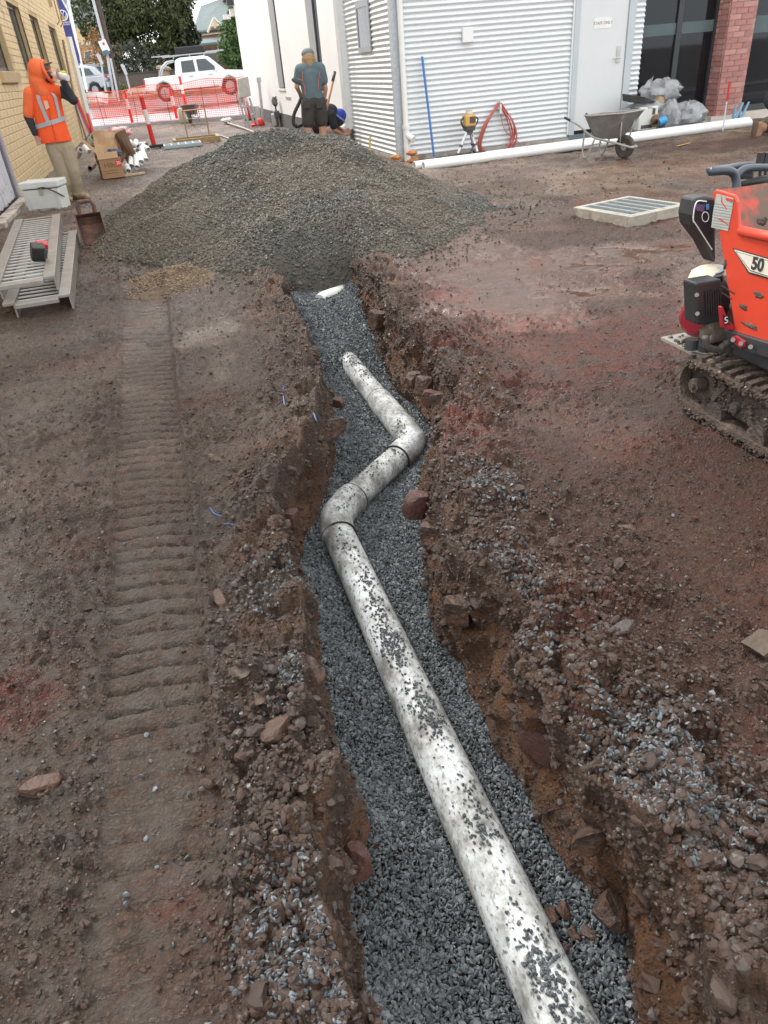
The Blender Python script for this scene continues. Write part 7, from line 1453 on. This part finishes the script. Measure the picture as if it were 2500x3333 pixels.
for l_ in (L1, L2): limb(M, [l_[0], l_[0].lerp(l_[1], .4), l_[0].lerp(l_[1], .66)], [.122, .118, .112])
sr = soft(M, 'shorts', SHT, w2, .013, 4)
for px in (1000, 1040): MB().box(K(px, 340, -.155), (.12, .012, .11)).build('back_pocket', SHT, sr, bev=.004)
HAIR = pm('fair_hair', (.42, .28, .14), (.30, .19, .09), sc=18, rough=.6, bump=.5, bsc=30)
M = MB(); M.ball(hc - f2 * .02, .104, 16, 10, (1, 1, 1.0)); limb(M, [hc - f2 * .03 - u2 * .02, hc - f2 * .05 - Vector((0, 0, .10))], [.098, .08], 12); limb(M, [hc + r2 * .06 - f2 * .01, hc + r2 * .10 - Vector((0, 0, .15)) - f2 * .03], [.058, .036]); limb(M, [hc - r2 * .06 - f2 * .01, hc - r2 * .10 - Vector((0, 0, .15)) - f2 * .03], [.058, .036]); soft(M, 'hair', HAIR, w2, .011, 2)
MB().ball(hc + u2 * .062 - f2 * .012, .112, 16, 10, (1, 1, .80)).build('cap', pm('grey_cap', (.17, .19, .19), sc=6, rough=.8), w2, smooth=True)
MB().prism([hc + f2 * .10 + u2 * .05 + r2 * .08, hc + f2 * .19 + u2 * .035 + r2 * .05, hc + f2 * .19 + u2 * .035 - r2 * .05, hc + f2 * .10 + u2 * .05 - r2 * .08], u2 * .012).build('cap_brim', MATS['grey_cap'], w2)
for l_ in (L1, L2):
    a = Vector((l_[2].x, Y2, 0)); M = MB(); limb(M, [a + Vector((0, 0, .15)), a + Vector((0, -.02, .06))], [.06, .058]); limb(M, [a + Vector((0, -.04, .05)), a + Vector((0, .1, .05)), a + Vector((0, .18, .045))], [.048, .052, .044]); soft(M, 'boot', BOOT, w2, .012, 3)
hs = thing('suction_hose', 'thick black corrugated hose looped at the left of the worker in teal', 'hose', K(960, 410, .2))
hp = spline([K(956, 258, .3), K(963, 268, .3), K(978, 312, .24), K(976, 330, .2), K(958, 370, .2), K(955, 400, .2), K(968, 412, .2), K(985, 405, .25), K(1000, 400, .5)], 8); MB().tube(hp, [.028 + .004 * (i % 2) for i in range(len(hp))], 10).build('hose', BLK, hs, smooth=True); MB().tube([K(953, 254, .3), K(960, 263, .3)], .04, 10).build('nozzle', LK, hs)
sv = thing('shovel', 'long handled shovel with black grip leaning beside the worker in teal', 'shovel', K(1050, 420, .6))
MB().tube([K(1053, 400, .6), K(1084, 262, .8)], .022, 8).build('handle', pm('handle_timber', (.45, .24, .12), sc=9, rough=.6), sv, smooth=True); MB().tube([K(1083, 266, .8), K(1090, 233, .85)], .028, 8).build('grip', LK, sv, smooth=True); MB().prism([K(1040, 395, .55), K(1064, 395, .55), K(1058, 440, .5), K(1050, 450, .5), K(1042, 440, .5)], (0, .02, 0)).build('blade', LK, sv)
sv2 = thing('pick_handle', 'second dark tool handle leaning beside the shovel', 'tool', K(1055, 400, .7)); MB().tube([K(1050, 402, .7), K(1063, 322, .75)], .02, 8).build('handle', LK, sv2)

# ---------- worker crouching at the downpipe
Y3 = 15.1
def Q(px, py, dy=0.0): return AY(px, py, Y3 + dy)
w3 = thing('person', 'person in black shirt and blue cap crouching at the downpipe behind the heap', 'person', (Q(1050, 420).x, Y3, 0))
M = MB(); hc = Q(1103, 385, -.05); f3, u3, r3 = head(M, hc, (.75, -.1, -.65)); limb(M, [Q(1088, 372), Q(1098, 378)], [.06, .058])
sp_ = [Q(1040, 400, .05), Q(1056, 380, .03), Q(1076, 368), Q(1086, 370)]; M.tube(sp_, [.15, .16, .17, .12], 16, flat=.8)
for p in sp_: M.ball(p, .12, 12, 8)
limb(M, [Q(1080, 378, -.15), Q(1090, 425, -.2), Q(1118, 440, -.1)], [.065, .045, .034]); limb(M, [Q(1084, 372, .15), Q(1100, 415, .2), Q(1122, 430, .05)], [.065, .045, .034])
hand(M, Q(1118, 440, -.1), (1, .1, .1), (0, .2, 1), .8); hand(M, Q(1122, 430, .05), (1, 0, .1), (0, -.2, 1), .8)
kn = Q(1068, 425, -.25); kn.z = .42; limb(M, [Q(1035, 408, -.1), kn, Vector((kn.x - .15, kn.y + .05, .08))], [.1, .07, .045]); k2 = Vector((Q(1065, 425).x, Y3 + .3, .08)); limb(M, [Q(1035, 408, .12), k2, k2 + Vector((-.4, .05, 0))], [.1, .07, .045])
soft(M, 'body', SKIN, w3, .012, 4); eyes(hc, f3, u3, r3, w3)
BS = pm('black_shirt', (.018, .02, .024), (.028, .03, .034), sc=6, rough=.85, bump=.3, bsc=12)
M = MB(); M.tube(sp_, [.19, .195, .20, .13], 18, flat=.85)
for p in sp_[:3]: M.ball(p, .16, 12, 8)
limb(M, [Q(1080, 376, -.15), Q(1087, 410, -.19)], [.09, .075]); limb(M, [Q(1084, 370, .15), Q(1095, 402, .19)], [.09, .075]); soft(M, 'shirt', BS, w3, .014, 4)
M = MB(); limb(M, [Q(1035, 405, -.1), Q(1035, 408, -.1).lerp(kn, .55)], [.14, .10]); limb(M, [Q(1035, 405, .12), Q(1035, 408, .12).lerp(k2, .55)], [.14, .10]); soft(M, 'shorts', SHT, w3, .014, 4)
BC = pm('royal_blue_cap', (.02, .07, .42), (.03, .05, .34), sc=8, rough=.7)
MB().ball(hc + u3 * .05 - f3 * .01, .125, 16, 10, (1, 1, .95)).build('cap', BC, w3, smooth=True); MB().tube([hc + u3 * .02 + (f3 * math.cos(t) + r3 * math.sin(t)) * .118 for t in [i * .314 for i in range(21)]], .018, 6).build('cap_band', pm('pale_blue_band', (.25, .33, .55), sc=6), w3)
MB().ball(hc - u3 * .03 + f3 * .04, .085, 10, 8).build('beard', MATS['dark_beard'], w3, smooth=True)
for p_ in (Vector((kn.x - .15, kn.y + .05, 0)), k2 + Vector((-.42, .05, -.08))): M = MB(); limb(M, [p_ + Vector((-.05, 0, .06)), p_ + Vector((.14, 0, .05))], [.055, .05]); limb(M, [p_ + Vector((-.03, 0, .06)), p_ + Vector((-.02, 0, .16))], [.055, .06]); soft(M, 'boot', BOOT, w3, .013, 3)

# ---------- worker kneeling at the right edge
bx_ = G(2462, 448); w4 = thing('person', 'person kneeling at the right edge, only brown boot and dark trouser leg visible', 'person', (bx_.x, bx_.y, 0))
def S(dx, dy, z): return Vector((bx_.x + dx, bx_.y + dy, z))
M = MB(); head(M, S(1.05, .1, 1.12), (.9, .1, -.4)); limb(M, [S(.95, .1, .95), S(1.02, .1, 1.06)], [.06, .06]); M.tube([S(.35, .1, .52), S(.6, .1, .7), S(.85, .1, .9), S(.93, .1, .95)], [.15, .16, .17, .1], 16, flat=.8)
for p in (S(.4, .1, .55), S(.6, .1, .7), S(.8, .1, .85)): M.ball(p, .13, 12, 8)
for sg in (-1, 1): limb(M, [S(.85, .1 + sg * .2, .86), S(.95, .1 + sg * .24, .55), S(1.15, .1 + sg * .15, .35)], [.065, .046, .034]); hand(M, S(1.15, .1 + sg * .15, .35), (.4, 0, -.9), (0, -sg, 0), .6)
limb(M, [S(.35, 0, .48), S(.55, -.02, .10), S(.12, 0, .12)], [.1, .07, .045]); limb(M, [S(.35, .22, .48), S(.78, .25, .5), S(.75, .25, .1)], [.1, .07, .045]); soft(M, 'body', SKIN, w4, .014, 4)
NT = pm('dark_trousers', (.035, .038, .048), (.025, .027, .034), sc=6, rough=.85, bump=.4, bsc=12)
M = MB(); limb(M, [S(.33, -.02, .50), S(.45, -.02, .3), S(.56, -.02, .12), S(.34, 0, .13), S(.10, 0, .13)], [.13, .12, .10, .09, .075]); limb(M, [S(.35, .22, .50), S(.78, .25, .5), S(.75, .25, .14)], [.13, .1, .085]); limb(M, [S(.33, .1, .5), S(.45, .1, .6)], [.18, .18]); soft(M, 'trousers', NT, w4, .014, 4)
M = MB(); M.tube([S(.36, .1, .56), S(.6, .1, .7), S(.85, .1, .9), S(.92, .1, .95)], [.18, .19, .2, .12], 16, flat=.85); limb(M, [S(.85, -.1, .86), S(.93, -.13, .62)], [.09, .075]); limb(M, [S(.85, .3, .86), S(.93, .33, .62)], [.09, .075]); soft(M, 'shirt', NT, w4, .014, 4)
M = MB(); limb(M, [S(.12, 0, .13), S(.03, 0, .13)], [.075, .07]); limb(M, [S(.02, 0, .17), S(-.02, -.01, .06), S(-.03, -.02, .04)], [.058, .06, .05]); limb(M, [S(.03, 0, .10), S(-.01, -.02, .0)], [.06, .05]); b4 = soft(M, 'boot', pm('brown_boot', (.30, .17, .09), (.22, .12, .07), sc=8, rough=.7, bump=.4), w4, .011, 3)
MB().tube([S(-.055, 0, .21), S(-.075, -.01, .10), S(-.075, -.02, -.02)], [.05, .058, .05], 12, flat=.35, upv=(1, 0, 0)).build('sole', pm('dark_sole', (.12, .085, .06), sc=9, rough=.85), b4, smooth=40)
